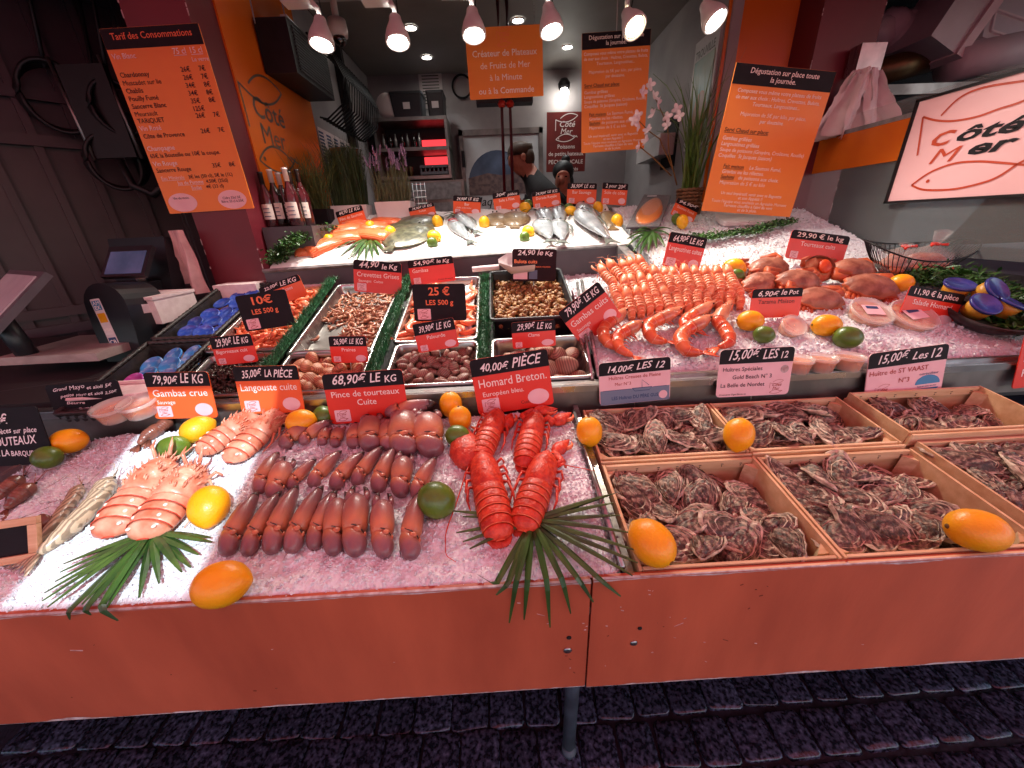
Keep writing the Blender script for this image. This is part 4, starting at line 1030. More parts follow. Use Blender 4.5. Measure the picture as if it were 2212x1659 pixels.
for k in range(7):
    r = random.Random(100 + k); mb = MB(); n = 26
    L_, W_ = .063 * r.uniform(.88, 1.1), .037 * r.uniform(.82, 1.15)
    def out(a, q):
        ca, sa = math.cos(a), math.sin(a)
        taper = 1 - .28 * sa * (1 if sa > 0 else .2)
        wob = 1 + .07 * mnoise.noise((ca * 2 + k, sa * 2, 1)) + .04 * mnoise.noise((ca * 6, sa * 6 + k, 4))
        fr = 1 + .13 * q * mnoise.noise((ca * 7, sa * 7, q * 6 + k))
        return W_ * ca * taper * wob * q * fr, L_ * sa * wob * q * fr + L_ * (.42 + .12 * math.sin(k)) * (1 - q)
    R = []
    for q, z in ((.04, -.010), (.5, -.010), (.85, -.007), (.97, -.002)):
        R.append([out(2 * PI * j / n, q) + (z,) for j in range(n)])
    steps = [(1.0, .0), (.95, .0045), (.90, .0035), (.80, .0085), (.76, .0075), (.64, .0125), (.60, .0115), (.46, .0155), (.42, .0145), (.28, .0175), (.12, .0178), (.03, .018)]
    jit = [r.uniform(-.018, .018) for _ in steps]; steps = [(min(1, max(.03, q + jit[i_] * (0 < i_ < len(steps) - 2))), z * r.uniform(.62, .95)) for i_, (q, z) in enumerate(steps)]
    for q, z in steps:
        row = []
        for j in range(n):
            a = 2 * PI * j / n
            x, y = out(a, q)
            row.append((x, y, z + (.007 * q) * mnoise.noise((math.cos(a) * 5 + k * 3, math.sin(a) * 5, q * 4)) + .0022 * mnoise.noise((x * 160, y * 160, k)) + .0055 * math.sin(a * 2 + k) * q))
        R.append(row)
    mb.rings(R)
    for i, fc in enumerate(mb.f):
        ring = i // n
        if ring in (3, 4, 5, 7, 9): mb.m[i] = 1
    OY.append(mb.mesh('oyster', [M['oyster'], M['oyster_edge']], False))
def crate(label, x0, x1, y0, y1, dep=.082, lift=0.0, batten_back=True):
    """open crate of thin planks; its rim lies on the lower step's plane"""
    s = math.cos(rad(S1)); D = (y1 - y0) / s; W_ = x1 - x0
    Mx = TR((x0, y0, z1(y0) + lift), ('X', S1))
    t = thing('oyster_crate', label, 'crate', Mx, 'wooden oyster crates')
    th = .006
    for c, d, nm in (((W_ / 2, th / 2, -dep * .40), (W_ - .002, th, dep * .60), 'front_board'), ((W_ / 2, D - th / 2, -dep / 2 - .012), (W_ - .002, th, dep - .024), 'back_board'),
                     ((th / 2, D / 2, -dep / 2), (th, D - 2 * th - .001, dep), 'side_board'), ((W_ - th / 2, D / 2, -dep / 2), (th, D - 2 * th - .001, dep), 'side_board')):
        MB().box(c, d).obj(nm, M['wood'], t)
    MB().box((W_ / 2, D - th - .004, -.013), (W_ - 2 * th - .004, .007, .024)).obj('batten', M['wood_edge'], t)
    MB().box((W_ / 2, -.003, -.018), (W_, .005, .034)).obj('batten', M['wood_edge'], t)
    MB().box((W_ / 2, .0105, -.016), (W_ - 2 * th - .004, .005, .03)).obj('batten', M['wood_edge'], t)
    MB().box((W_ / 2, D / 2, -dep - .003), (W_, D, .004)).obj('base_board', M['wood'], t)
    for x in (th, W_ - th):
        for y in (th + .018, D - th - .012):
            sx = 1 if x < W_ / 2 else -1; sy = 1 if y < D / 2 else -1
            MB().prism([(x, y), (x + sx * .022, y), (x, y + sy * .022)] if sx * sy > 0 else [(x, y), (x, y + sy * .022), (x + sx * .022, y)], -dep, -.012).obj('corner_post', M['wood_edge'], t)
    mb = MB()
    for k in range(7):
        x = .03 + (W_ - .06) * k / 6 + random.uniform(-.006, .006)
        mb.box((x, D - th - .0080, -.012), (.006, .001, .0016)); mb.box((x, D - th - .0080, -.018), (.0016, .001, .004))
    for x in (th + .001, W_ - th - .001):
        for k in range(3): mb.box((x, D - .03 - .0, -.015 - k * .018), (.002, .012, .0016))
    tag(mb.obj('staples', M['staple'], t), kind='stuff')
    return Mx, W_, D, dep
def oysters(Mx, W_, D, spots, where, group):
    """rows are counted from the back of the crate, places from the left"""
    keep = []
    for a in spots:
        cover = sum(1 for b in spots if b[2] > a[2] + .012 and math.hypot(a[0] - b[0], a[1] - b[1]) < .036)
        if cover < 3: keep.append(a)
    keep.sort(key=lambda a: -a[1])
    nr = max(2, min(6, round(len(keep) / 6)))
    per = math.ceil(len(keep) / nr)
    for rr in range(nr):
        row = sorted(keep[rr * per:(rr + 1) * per])
        for i, (x, y, z, yaw, tx, ty, k) in enumerate(row):
            o = mkobj('oyster', OY[k % 7], None, Mx @ TR((x, y, z), ('Z', yaw), ('X', tx), ('Y', ty), s=random.uniform(.86, 1.08)))
            tag(o, '%s, %s row from the back, %s from the left' % (where, ORD[rr], ORD[i]), 'oyster', group)
def heap(W_, D, levels, seed, mask=lambda x, y, l: True, gap=.078):
    r = random.Random(seed); out = []
    for l, (z, dx) in enumerate(levels):
        ny = max(2, int(D / gap)); nx = max(2, int(W_ / (gap * .92)))
        for j in range(ny):
            for i in range(nx):
                x = (i + .5 + (.5 if (j + l) % 2 else 0) + r.uniform(-.25, .25)) / (nx + .5) * W_
                y = (j + .5 + r.uniform(-.25, .25)) / ny * D
                x = min(max(x, .054), W_ - .054); y = min(max(y, .072), D - .058)
                if not mask(x / W_, y / D, l): continue
                out.append((x, y, z + r.uniform(-.006, .008), r.uniform(-180, 180), max(-22, min(22, r.gauss(0, 15))), max(-24, min(24, r.gauss(0, 16))), r.randrange(7)))
    return out
CX = (.228, .617, 1.011)
Mx, W_, D, dp = crate('left back oyster crate, filled to the rim', .230, .612, .778, 1.004)
oysters(Mx, W_, D, heap(W_, D, ((-.045, 0), (-.020, 0), (-.004, 0)), 1, lambda x, y, l: l < 2 or (.1 < x < .95 and y > .15)), 'oyster in the left back crate', 'oysters in the left back crate')
Mx, W_, D, dp = crate('middle back oyster crate, heaped with oysters', .617, 1.011, .780, 1.004)
oysters(Mx, W_, D, heap(W_, D, ((-.045, 0), (-.020, 0), (-.003, 0)), 2, lambda x, y, l: l < 2 or x < .7), 'oyster in the middle back crate', 'oysters in the middle back crate')
Mx, W_, D, dp = crate('right back oyster crate, low filled with the emblem tag standing in it', 1.045, 1.455, .800, 1.004, dep=.095, lift=.012)
oysters(Mx, W_, D, heap(W_, D, ((-.065, 0), (-.042, 0)), 3, lambda x, y, l: l == 0 or x < .8), 'oyster in the right back crate', 'oysters in the right back crate')
Mx, W_, D, dp = crate('left front oyster crate, half empty at the back', .230, .612, .484, .770)
oysters(Mx, W_, D, heap(W_, D, ((-.062, 0), (-.044, 0), (-.026, 0)), 4, lambda x, y, l: l == 0 or (l == 1 and (x < .8 or y < .7)) or (l == 2 and (x < .40 or y < .40)), gap=.070), 'oyster in the left front crate', 'oysters in the left front crate')
Mx, W_, D, dp = crate('front right oyster crate with a scrap of printed plastic film at the back', .617, 1.011, .484, .768)
oysters(Mx, W_, D, heap(W_, D, ((-.062, 0), (-.044, 0), (-.028, 0)), 5, lambda x, y, l: l == 0 or (l == 1 and x < .85) or (l == 2 and x < .66 and y < .85), gap=.070), 'oyster in the front right crate', 'oysters in the front right crate')
FRC = Mx
Mx, W_, D, dp = crate('rightmost oyster crate, cut off by the picture edge', 1.050, 1.445, .520, .792)
oysters(Mx, W_, D, heap(W_, D, ((-.055, 0), (-.032, 0), (-.014, 0)), 6, lambda x, y, l: l < 2 or y > .4), 'oyster in the rightmost crate', 'oysters in the rightmost crate')
# crumpled printed film against the back of that crate
def filmz(u, v):
    x = .05 + .20 * u; z = -.02 - .042 * v
    return (x, .262 - .018 * v - .008 * fbm(u, v, 3, 5), z + .006 * fbm(u, v, 9, 6) - .012 * (1 - u) * (1 - v))
fo = MB().sheet(filmz, 30, 10).obj('plastic_film', M['film'], None, True, FRC)
tag(fo, 'scrap of printed clear film at the back of the front right crate', 'plastic film')

# ------------------------------------------------------------------ crab claws
def claw_meshes(mir, fat, seed, broad):
    r = random.Random(seed); f = fat
    palm = MB(); R = []
    bend = 0 if broad else .16
    def cv(y): return bend * ((y - .30) ** 2) * 1.2
    if broad: prof = [(.285, .16, .10), (.32, .20, .15), (.40, .222, .175), (.52, .232, .185), (.63, .222, .175), (.71, .19, .145), (.755, .14, .11), (.775, .10, .08)]
    else: prof = [(.285, .155, .10), (.32, .185, .14), (.42, .20, .165), (.54, .195, .165), (.65, .172, .15), (.75, .14, .125), (.83, .112, .10), (.88, .09, .08)]
    for y, w, h in prof:
        R.append([(mir * (cv(y) + w * f * math.cos(2 * PI * k / 14)) + .006 * mnoise.noise((k, y * 9, seed)), y, .12 + h * math.sin(2 * PI * k / 14) * (1.0 if k < 8 else .9) + (.010 if k in (3, 4) else 0)) for k in range(14)])
    palm.rings(R)
    fin, tip = MB(), MB()
    if broad:
        fin.tube([(mir * -.10 * f, .70, .14), (mir * -.115 * f, .80, .125), (mir * -.10 * f, .86, .115)], [.10, .085, .07], 8)
        fin.tube([(mir * .13 * f, .68, .14), (mir * .17 * f, .77, .13), (mir * .165 * f, .83, .12)], [.075, .065, .055], 8)
        tip.tube([(mir * -.10 * f, .845, .115), (mir * -.08, .92, .10), (mir * -.05, .985, .085)], [.072, .050, .010], 8)
        tip.tube([(mir * .165 * f, .82, .12), (mir * .14, .89, .105), (mir * .10, .95, .09)], [.058, .042, .009], 8)
    else:
        fin.tube([(mir * (cv(.6) - .10 * f), .58, .13), (mir * (cv(.72) - .125 * f), .70, .125), (mir * (cv(.84) - .10 * f), .82, .11)], [.075, .07, .055], 8)
        tip.tube([(mir * cv(.86), .855, .122), (mir * cv(.93), .925, .108), (mir * cv(1.0) * .9, 1.0, .085)], [.094, .066, .012], 8)
        tip.tube([(mir * (cv(.83) - .10 * f), .81, .11), (mir * (cv(.9) - .07 * f), .89, .10), (mir * (cv(.97) - .03), .96, .085)], [.057, .042, .009], 8)
    car = MB(); R = []
    for y, w, h, o in [(.0, .075, .055, .035), (.03, .13, .09, .03), (.09, .175, .125, .02), (.16, .20, .15, .01), (.22, .20, .155, 0), (.27, .18, .135, -.008), (.30, .15, .105, -.01)]:
        R.append([(mir * (o + w * f * math.cos(2 * PI * k / 12)), y - .055 * math.cos(2 * PI * k / 12) * (1 if y > .2 else y * 4), .11 + h * math.sin(2 * PI * k / 12)) for k in range(12)])
    car.rings(R)
    jo = MB(); jo.tube([(mir * -.185 * f, .345, .12), (mir * -.10, .335, .235), (mir * .02, .285, .272), (mir * .12, .235, .235), (mir * .185 * f, .215, .13)], [.006, .009, .008, .009, .006], 6, mi=1)
    jo.ell((mir * .05, .250, .252), (.075, .040, .026), 8, 5); jo.ell((mir * -.14 * f, .355, .185), (.05, .032, .034), 8, 5); jo.ell((mir * .16 * f, .215, .165), (.034, .04, .03), 8, 5)
    return [(n, b.mesh(n, [M[m], M['claw_tip']] if n == 'joint' else M[m], True)) for n, b, m in (('palm', palm, 'claw'), ('finger', fin, 'claw'), ('dark_tip', tip, 'claw_tip'), ('knuckle', car, 'claw'), ('joint', jo, 'claw_pale'))]
def claw_grade():
    N, L, b = nodes_of(M['claw'])
    tc = [n for n in N if n.type == 'TEX_COORD'][0]; rp0 = [n for n in N if n.type == 'VALTORGB'][0]
    sx = N.new('ShaderNodeSeparateXYZ'); L.new(tc.outputs['Object'], sx.inputs[0])
    rp = N.new('ShaderNodeValToRGB'); cr = rp.color_ramp
    cr.elements[0].position = 0; cr.elements[0].color = lin('#6e4a56'); cr.elements[1].position = 1; cr.elements[1].color = lin('#55404a')
    for p, c in ((.14, '#8e5e62'), (.25, '#c67a54'), (.36, '#d4865a'), (.52, '#a8685c'), (.72, '#86585c')):
        e = cr.elements.new(p); e.color = lin(c)
    L.new(sx.outputs['Y'], rp.inputs[0])
    mx = N.new('ShaderNodeMix'); mx.data_type = 'RGBA'; mx.inputs[0].default_value = .75
    L.new(rp0.outputs[0], mx.inputs[6]); L.new(rp.outputs[0], mx.inputs[7])
    hs = [n for n in N if n.type == 'HUE_SAT'][0]; L.new(mx.outputs[2], hs.inputs['Color'])
claw_grade()
CLAWS = [claw_meshes(mi, fa, i, br) for i, (mi, fa, br) in enumerate(((1, .98, 0), (-1, .95, 0), (1, 1.0, 1), (-1, 1.0, 1), (1, .90, 0)))]
def claw(b, t, v, label, lift=0.0, roll=0, zz=1.0, wx=.9):
    p, q = T1(*b), T1(*t)
    d = q - p; L = d.length * 1.02
    yaw = math.degrees(math.atan2(-d.x, d.y))
    Mx = TR(p + Vector((0, 0, lift - .006)), ('X', S1), ('Z', yaw), ('X', 7), ('Y', roll), s=(L * wx, L, L * zz))
    t_ = thing('crab_claw', label, 'crab claw', Mx, 'cooked crab claws in rows')
    for n, me in CLAWS[v]: mkobj(n, me, t_)
rows = [
    ('front', [(482, 1203, 556, 1078), (527, 1203, 604, 1076), (578, 1200, 640, 1066), (624, 1198, 696, 1066), (670, 1190, 716, 1074), (713, 1203, 738, 1074), (762, 1206, 778, 1066), (824, 1208, 828, 1078), (880, 1212, 902, 1078)], (0, 0, 0, 0, 0, 2, 2, 2, 0)),
    ('middle', [(556, 1068, 600, 990), (583, 1080, 626, 998), (622, 1056, 682, 998), (668, 1052, 734, 982), (714, 1056, 782, 984), (764, 1050, 824, 976), (810, 1066, 848, 980), (857, 1076, 874, 988), (893, 1078, 936, 998)], (0, 2, 0, 0, 0, 0, 0, 2, 0)),
    ('back', [(608, 968, 684, 917), (650, 960, 718, 917), (694, 962, 712, 926), (722, 966, 742, 926), (764, 970, 780, 920), (801, 978, 808, 908), (843, 978, 846, 914), (874, 992, 882, 900), (930, 992, 924, 904)], (0, 0, 2, 2, 2, 2, 2, 2, 2))]
for rn, cl_, vs in rows:
    for i, (bx, by, tx, ty) in enumerate(cl_):
        wide = {'front': .94, 'middle': 1.15, 'back': 1.35}[rn]
        claw((bx, by), (tx, ty), vs[i] if vs[i] else (0, 4, 0, 0)[i % 4], 'cooked brown crab claw, %s from the left in the %s row' % (ORD[i], rn), roll=random.uniform(8, 22) if rn != 'back' else random.uniform(-8, 10), zz={'front': .92, 'middle': 1.0, 'back': 1.1}[rn], wx={'front': .68, 'middle': .80, 'back': .98}[rn] * random.uniform(.94, 1.06))
claw((838, 913), (946, 903), 1, 'cooked crab claw lying crosswise behind the back row', lift=.02)

# ------------------------------------------------------------------ lobsters
def decapod(tail, head, surf, wid, style, label, bend=0.0, claws=(), ant=(), seed=0, lift=0.0):
    """body from the curled tail to the nose along the step, all parts shaped as shells"""
    p, q = surf(*tail), surf(*head)
    d = q - p; L = d.length
    yaw = math.degrees(math.atan2(-d.x, d.y))
    Mx = TR(p + Vector((0, 0, lift)), ('X', SLOPE[surf]), ('Z', yaw))
    red = style == 'lobster'
    m1, m2 = (M['lobster'], M['lobster_soft']) if red else (M['langouste'], M['langouste_pale'])
    nm = 'lobster' if red else 'spiny_lobster'
    t = thing(nm, label, 'lobster', Mx, 'cooked red lobsters' if red else 'cooked spiny lobsters')
    w = wid / 2; r = random.Random(seed)
    cx = lambda y: bend * math.sin(PI * y / L)
    # abdomen: six overlapping rings, the last curling under
    na, ya = (6, .50 * L) if red else (4, .44 * L)
    for i in range(na):
        f0, f1 = i / na, (i + 1) / na
        R = []
        for k in range(5):
            f = f0 + (f1 - f0) * k / 4
            y = ya * f
            prof = math.sin(min(1, f * 1.25 + .16) * PI / 2) ** .7
            bulge = 1 + .025 * math.sin(PI * k / 4) + (.035 if k == 0 else 0)
            ww = w * (.62 + .38 * prof) * bulge * (1.0 if red else 1.06); hh = w * .95 * (.30 + .70 * prof) * bulge
            if i == 0: ww *= (.30, .70, .90, .98, 1)[k]; hh *= (.12, .60, .86, .97, 1)[k]
            R.append([(cx(y) + ww * math.cos(PI * 2 * a / 16), y, max(-.006, .35 * w + hh * math.sin(PI * 2 * a / 16) * (1 if a <= 8 else .4))) for a in range(16)])
        o = MB().rings(R).obj('tail_ring', m1, t, True)
        MB().tube([(x_ * 1.004, y_ - .0006, z_ + .0004) for x_, y_, z_ in R[0][:9]], .0011, 5).obj('ring_edge', m2 if red else M['lobster'], o, True)
        if not red and i < 3:
            for sx in (-1, 1):
                MB().ell((cx(ya * (f0 + f1) / 2) + sx * w * .55, ya * (f0 + f1) / 2, w * .35 + w * .80 * (.30 + .70 * math.sin(min(1, f0 * 1.25 + .25) * PI / 2) ** .7)), (.0048, .0048, .003), 8, 5).obj('white_spot', M['spot_white'], o, True)
    # tail fan tucked below
    fan = MB()
    for a in (-35, -15, 0, 15, 35):
        fan.ell((0, 0, 0), (.012, .022, .003), 8, 5, TR((w * .4 * a / 35, .012, .002), ('Z', -a * .5), ('X', 10)))
    if red: fan.obj('tail_fan', m1, t, True)
    # carapace
    R = []
    for f, ww, hh in ((.0, .84, .80), (.08, .98, .98), (.25, 1.02, 1.05), (.45, .98, 1.0), (.5, .95, .93), (.53, .97, .99), (.72, .86, .86), (.86, .62, .62), (.94, .36, .42), (1.0, .10, .18)):
        y = ya * .97 + (L - ya * .97) * f
        R.append([(cx(y) + w * ww * math.cos(2 * PI * a / 18), y, max(-.004, .38 * w + w * .98 * hh * math.sin(2 * PI * a / 18) * (1 if a <= 9 else .45) + (.0035 if a in (4, 5) else 0))) for a in range(18)])
    ca = MB().rings(R).obj('carapace', m1, t, True)
    sp = MB()
    if not red:
        for k in range(58):
            f = r.uniform(.10, 1.0); a = r.uniform(.12, .88) * PI; y = ya + (L - ya) * f
            k1 = 1.0 - .75 * max(0, f - .6) / .4
            n = Vector((math.cos(a), .35, math.sin(a))).normalized()
            b_ = Vector((cx(y) + w * k1 * math.cos(a), y, .38 * w + w * .95 * k1 * math.sin(a)))
            l = r.uniform(.006, .013) * (1.6 if f > .8 else 1)
            sp.tube([b_ - n * .003, b_ + n * l * .6, b_ + n * l + Vector((0, l * .5, 0))], [.0036, .0022, .0004], 5)
        for sx in (-1, 1):
            sp.tube([(sx * w * .35, L * .95, w * 1.0), (sx * w * .5, L * 1.02, w * 1.5), (sx * w * .42, L * 1.10, w * 1.7)], [.005, .004, .0006], 6)
        tag(sp.obj('spines', m1, ca, True), kind='stuff')
    else:
        sp.tube([(0, L * .94, w * .62), (0, L * 1.03, w * .55)], [.005, .0008], 6); sp.obj('nose_spike', m1, ca, True)
    for sx in (-1, 1):
        MB().ell((sx * w * .34, L * .965, w * .55), (.0042, .0042, .0042), 8, 6).obj('eye', M['eye'], t, True)
    # walking legs
    for sx in (-1, 1):
        for k in range(4):
            y0 = ya + (L - ya) * (.18 + .16 * k)
            a = (.9 - .5 * k) + r.uniform(-.2, .2)
            P = [Vector((sx * w * .8, y0, w * .3)), Vector((sx * (w * 1.25), y0 - .012 * a, w * .55)), Vector((sx * (w * 1.42), y0 - .030 * a - .012, w * .25)), Vector((sx * (w * 1.30), y0 - .055 * a - .025, .004))]
            MB().tube(P, [.0042, .0038, .003, .001], 6).obj('leg', m1, t, True)
    # antennae given as picture points
    for k, pts in enumerate(ant):
        P = [Mx.inverted() @ surf(x, y, hh) for x, y, hh in pts]
        P = [Vector((w * (.25 if k else -.25), L * .97, w * .6))] + P
        Q = []
        for i in range(len(P) - 1):
            for s_ in range(5): Q.append(P[i].lerp(P[i + 1], s_ / 5))
        Q.append(P[-1])
        for _ in range(2): Q = [Q[0]] + [(Q[i - 1] + Q[i] * 2 + Q[i + 1]) / 4 for i in range(1, len(Q) - 1)] + [Q[-1]]
        n = len(Q)
        MB().tube(Q, [(.0032 if not red else .0022) * (1 - .75 * i / n) for i in range(n)], 6).obj('antenna', m1, t, True)
    # big claws: (elbow point, tip point, size)
    for (ex, ey, tx, ty, s_) in claws:
        e, q2 = Mx.inverted() @ surf(ex, ey, .012), Mx.inverted() @ surf(tx, ty, .012)
        side = 1 if e.x > 0 else -1
        MB().tube([(side * w * .6, L * .82, w * .35), (side * w * 1.1, L * .9, w * .45), e], [.007, .010, .013], 8).obj('claw_arm', m1, t, True)
        d2 = q2 - e; l2 = d2.length
        y2 = math.degrees(math.atan2(-d2.x, d2.y))
        g = MB(); R = []
        for f, ww in ((0, .10), (.12, .20), (.3, .27), (.48, .26), (.6, .20), (.78, .12), (.92, .06), (1, .015)):
            R.append([(l2 * (ww * math.cos(2 * PI * a / 12) - .04 * f), l2 * f, l2 * .75 * ww * math.sin(2 * PI * a / 12)) for a in range(12)])
        g.rings(R)
        c_ = g.obj('claw', m1, t, True, TR(e, ('Z', y2)) )
        MB().tube([(l2 * .17, l2 * .5, 0), (l2 * .25, l2 * .66, .0), (l2 * .20, l2 * .84, 0), (l2 * .07, l2 * .97, 0)], [l2 * .08, l2 * .075, l2 * .05, l2 * .012], 8).obj('claw_finger', m2, c_, True)
    return t
decapod((1082, 1176), (1040, 988), T1, .074, 'lobster', 'red lobster nearest the front, on the left of the four', ant=[[(1010, 1010, .02), (985, 1090, .01), (962, 1150, .006), (962, 1200, .004), (985, 1214, .004)]], claws=[(1012, 1010, 1008, 920, .1)], seed=1)
decapod((1128, 1156), (1184, 988), T1, .072, 'lobster', 'red lobster nearest the front, on the right of the four', ant=[[(1205, 1002, .02), (1250, 1010, .012), (1288, 1018, .008)]], claws=[(1196, 980, 1232, 950, .06)], seed=2)
decapod((1034, 1010), (1078, 898), T1, .066, 'lobster', 'red lobster at the back on the left, below its tag', claws=[(1092, 925, 1108, 893, .1)], seed=3, lift=.004)
decapod((1132, 1020), (1158, 902), T1, .066, 'lobster', 'red lobster at the back with its claws raised to the right', claws=[(1150, 890, 1205, 884, .1), (1196, 915, 1236, 892, .1)], seed=4, lift=.004)
decapod((243, 1172), (376, 1006), T1, .088, 'spiny', 'sunlit spiny lobster at the front, left of the pair', ant=[[(392, 985, .03), (440, 945, .02)]], seed=5)
decapod((318, 1176), (440, 1022), T1, .088, 'spiny', 'spiny lobster at the front, right of the pair beside the lemon', seed=6)
decapod((436, 990), (566, 902), T1, .074, 'spiny', 'pale sunlit spiny lobster at the back beside the yellow lemon', seed=7)
decapod((500, 1008), (620, 896), T1, .076, 'spiny', 'red orange spiny lobster at the back, right of the pale one', seed=8)

# ------------------------------------------------------------------ prawns drawn along a bent line
def prawn(pts, surf, r0, m, label, name='cooked_prawn', cat='prawn', group=None, hl=None, seed=0, whisk=2, lift=0.0):
    r = random.Random(seed)
    P = [surf(x, y, hh) for x, y, hh in pts]
    Q = []
    n = len(P)
    for i in range(n - 1):          # smooth curve through the points
        p0, p1, p2, p3 = P[max(i - 1, 0)], P[i], P[i + 1], P[min(i + 2, n - 1)]
        for s_ in range(12):
            t = s_ / 12
            Q.append(.5 * ((2 * p1) + (p2 - p0) * t + (2 * p0 - 5 * p1 + 4 * p2 - p3) * t * t + (3 * p1 - p0 - 3 * p2 + p3) * t ** 3))
    Q.append(P[-1])
    N_ = len(Q); ra = []
    for i in range(N_):
        f = i / (N_ - 1)
        b = (.30 + .70 * min(1, f / .30) ** .8) if f < .62 else (1.02 if f < .78 else 1.02 * (1 - ((f - .78) / .22) ** 1.4) + .05)
        ra.append(r0 * b * (.95 + .11 * ((f * 6 / .62) % 1.0) if f < .62 else 1.0))
    o = thing(name, label, cat, None, group)
    c = int(N_ * .62)
    MB().tube(Q[:c + 1], ra[:c + 1], 12, 1.0).obj('tail', M[m], o, True)
    MB().tube(Q[c:], [x * 1.06 for x in ra[c:]], 12, 1.0).obj('head', M['gambas_head' if name == 'cooked_prawn' else m], o, True)
    d0 = (Q[0] - Q[1]).normalized()
    if name == 'cooked_prawn':
        ed = MB()
        for s_ in range(1, 7):
            k = max(1, int(c * s_ / 6.3)); tn = (Q[k + 1] - Q[k - 1]).normalized(); aa = tn.cross(Vector((0, 0, 1))).normalized(); bb = aa.cross(tn)
            ed.tube([Q[k] + (aa * math.cos(g) + bb * math.sin(g)) * ra[k] * 1.0 for g in [2 * PI * q / 14 for q in range(15)]], .0011, 4, cap=False)
        tag(ed.obj('segment_edges', M['gambas_edge'], o, True), kind='stuff')
    fan = MB()
    side = d0.cross(Vector((0, 0, 1))).normalized()
    for a in (-.7, -.25, .25, .7):
        fan.tube([Q[0], Q[0] + (d0 + side * a) * r0 * 1.1, Q[0] + (d0 + side * a * 1.2) * r0 * 2.0], [r0 * .25, r0 * .38, r0 * .12], 6, .25)
    fan.obj('tail_fan', M[m], o, True)
    lg = MB(); inner = (Q[0] + Q[-1]) / 2
    for i in range(6):
        k = int(N_ * (.22 + .09 * i)); k2 = k
        dr = (inner - Q[k]).normalized() if (inner - Q[k]).length > 1e-4 else side
        lg.tube([Q[k] + dr * r0 * .7, Q[k] + dr * r0 * 1.6 + Vector((0, 0, -.004)), Q[k] + dr * r0 * 2.0 + d0 * r0 * .4 + Vector((0, 0, -r0 * .6))], [r0 * .13, r0 * .10, r0 * .03], 5)
    tag(lg.obj('legs', M[m], o, True), kind='stuff')
    e = Q[int(N_ * .9)]; fw = (Q[-1] - Q[-3]).normalized(); sd = fw.cross(Vector((0, 0, 1))).normalized()
    for s_ in (-1, 1):
        MB().ell(e + sd * s_ * r0 * .62 + Vector((0, 0, r0 * .35)), (r0 * .17,) * 3, 8, 5).obj('eye', M['eye'], o, True)
    wk = MB()
    wk.tube([Q[-1] - fw * r0 * .3, Q[-1] + fw * r0 * 1.3 + Vector((0, 0, r0 * .3))], [r0 * .16, r0 * .02], 5)
    for k in range(whisk):
        a = sd * r.uniform(-1, 1) + fw * r.uniform(.0, .6)
        W0 = Q[-1]
        wk.tube([W0, W0 + fw * r0 * 1.5 + a * r0 + Vector((0, 0, r0)), W0 + fw * r0 * 1.6 + a * r0 * 4 + Vector((0, 0, r0 * .8)), W0 + a * r0 * 7 - fw * r0 * 1.2], [r0 * .05, r0 * .045, r0 * .04, r0 * .02], 4)
    tag(wk.obj('feelers', M[m], o, True), kind='stuff')
    return o
GP = 'wild prawns standing on the right ice'
def hh(*a): return a
prawn([(1338, 752, .012), (1312, 740, .022), (1303, 714, .028), (1320, 694, .030), (1336, 683, .032), (1356, 664, .034)], T3, .021, 'gambas', 'cooked prawn farthest left, partly behind its neighbour', group=GP, seed=1)
prawn([(1366, 768, .012), (1338, 752, .022), (1334, 728, .028), (1352, 715, .030), (1370, 706, .032), (1390, 694, .034)], T3, .021, 'gambas', 'cooked prawn second from the left, tail nearest the front', group=GP, seed=2)
prawn([(1440, 738, .012), (1412, 732, .022), (1400, 706, .028), (1424, 690, .030), (1446, 680, .032), (1478, 662, .034)], T3, .022, 'gambas', 'cooked prawn in the middle, third from the left', group=GP, seed=3)
prawn([(1498, 716, .012), (1486, 712, .022), (1480, 694, .028), (1498, 680, .032), (1518, 669, .036), (1546, 650, .040)], T3, .021, 'gambas', 'cooked prawn behind, its head towards the langoustines', group=GP, seed=4)
prawn([(1516, 762, .012), (1484, 758, .022), (1470, 728, .028), (1492, 708, .030), (1512, 698, .034), (1540, 680, .038)], T3, .023, 'gambas', 'cooked prawn in front, second from the right', group=GP, seed=5)
prawn([(1552, 750, .010), (1576, 738, .022), (1566, 712, .028), (1552, 694, .034), (1560, 676, .038), (1582, 648, .042)], T3, .022, 'gambas', 'cooked prawn farthest right, curled upright', group=GP, seed=6)
# raw striped prawns and raw langoustines on the left ice
prawn([(84, 1196, .008), (130, 1158, .014), (180, 1112, .016), (214, 1072, .016), (228, 1050, .016), (246, 1030, .014)], T1, .019, 'prawn_raw', 'striped raw prawn lying in the sun at the left', 'raw_prawn', 'prawn', 'raw prawns', seed=7)
prawn([(72, 1180, .006), (110, 1140, .008), (140, 1100, .008), (158, 1076, .008), (166, 1062, .008), (176, 1046, .006)], T1, .013, 'prawn_raw', 'slimmer raw prawn half sunk in the ice at the left', 'raw_prawn', 'prawn', 'raw prawns', seed=8)
for k, (a, b) in enumerate((((14, 1100), (74, 1046)), ((-10, 1080), (50, 1030)), ((60, 1150), (110, 1120)), ((300, 960), (350, 920)), ((322, 950), (372, 905)))):
    m_ = ((a[0] + b[0]) / 2, (a[1] + b[1]) / 2)
    prawn([(a[0], a[1], .004), (a[0] * .7 + b[0] * .3, a[1] * .7 + b[1] * .3 - 4, .012), (m_[0], m_[1] - 5, .016), (a[0] * .3 + b[0] * .7, a[1] * .3 + b[1] * .7 - 3, .016), (b[0], b[1], .012)], T1, .016, 'raw_brown', 'brown raw langoustine at the left of the ice, %s from the left' % ORD[k], 'raw_langoustine', 'langoustine', 'raw langoustines', seed=20 + k, whisk=3)
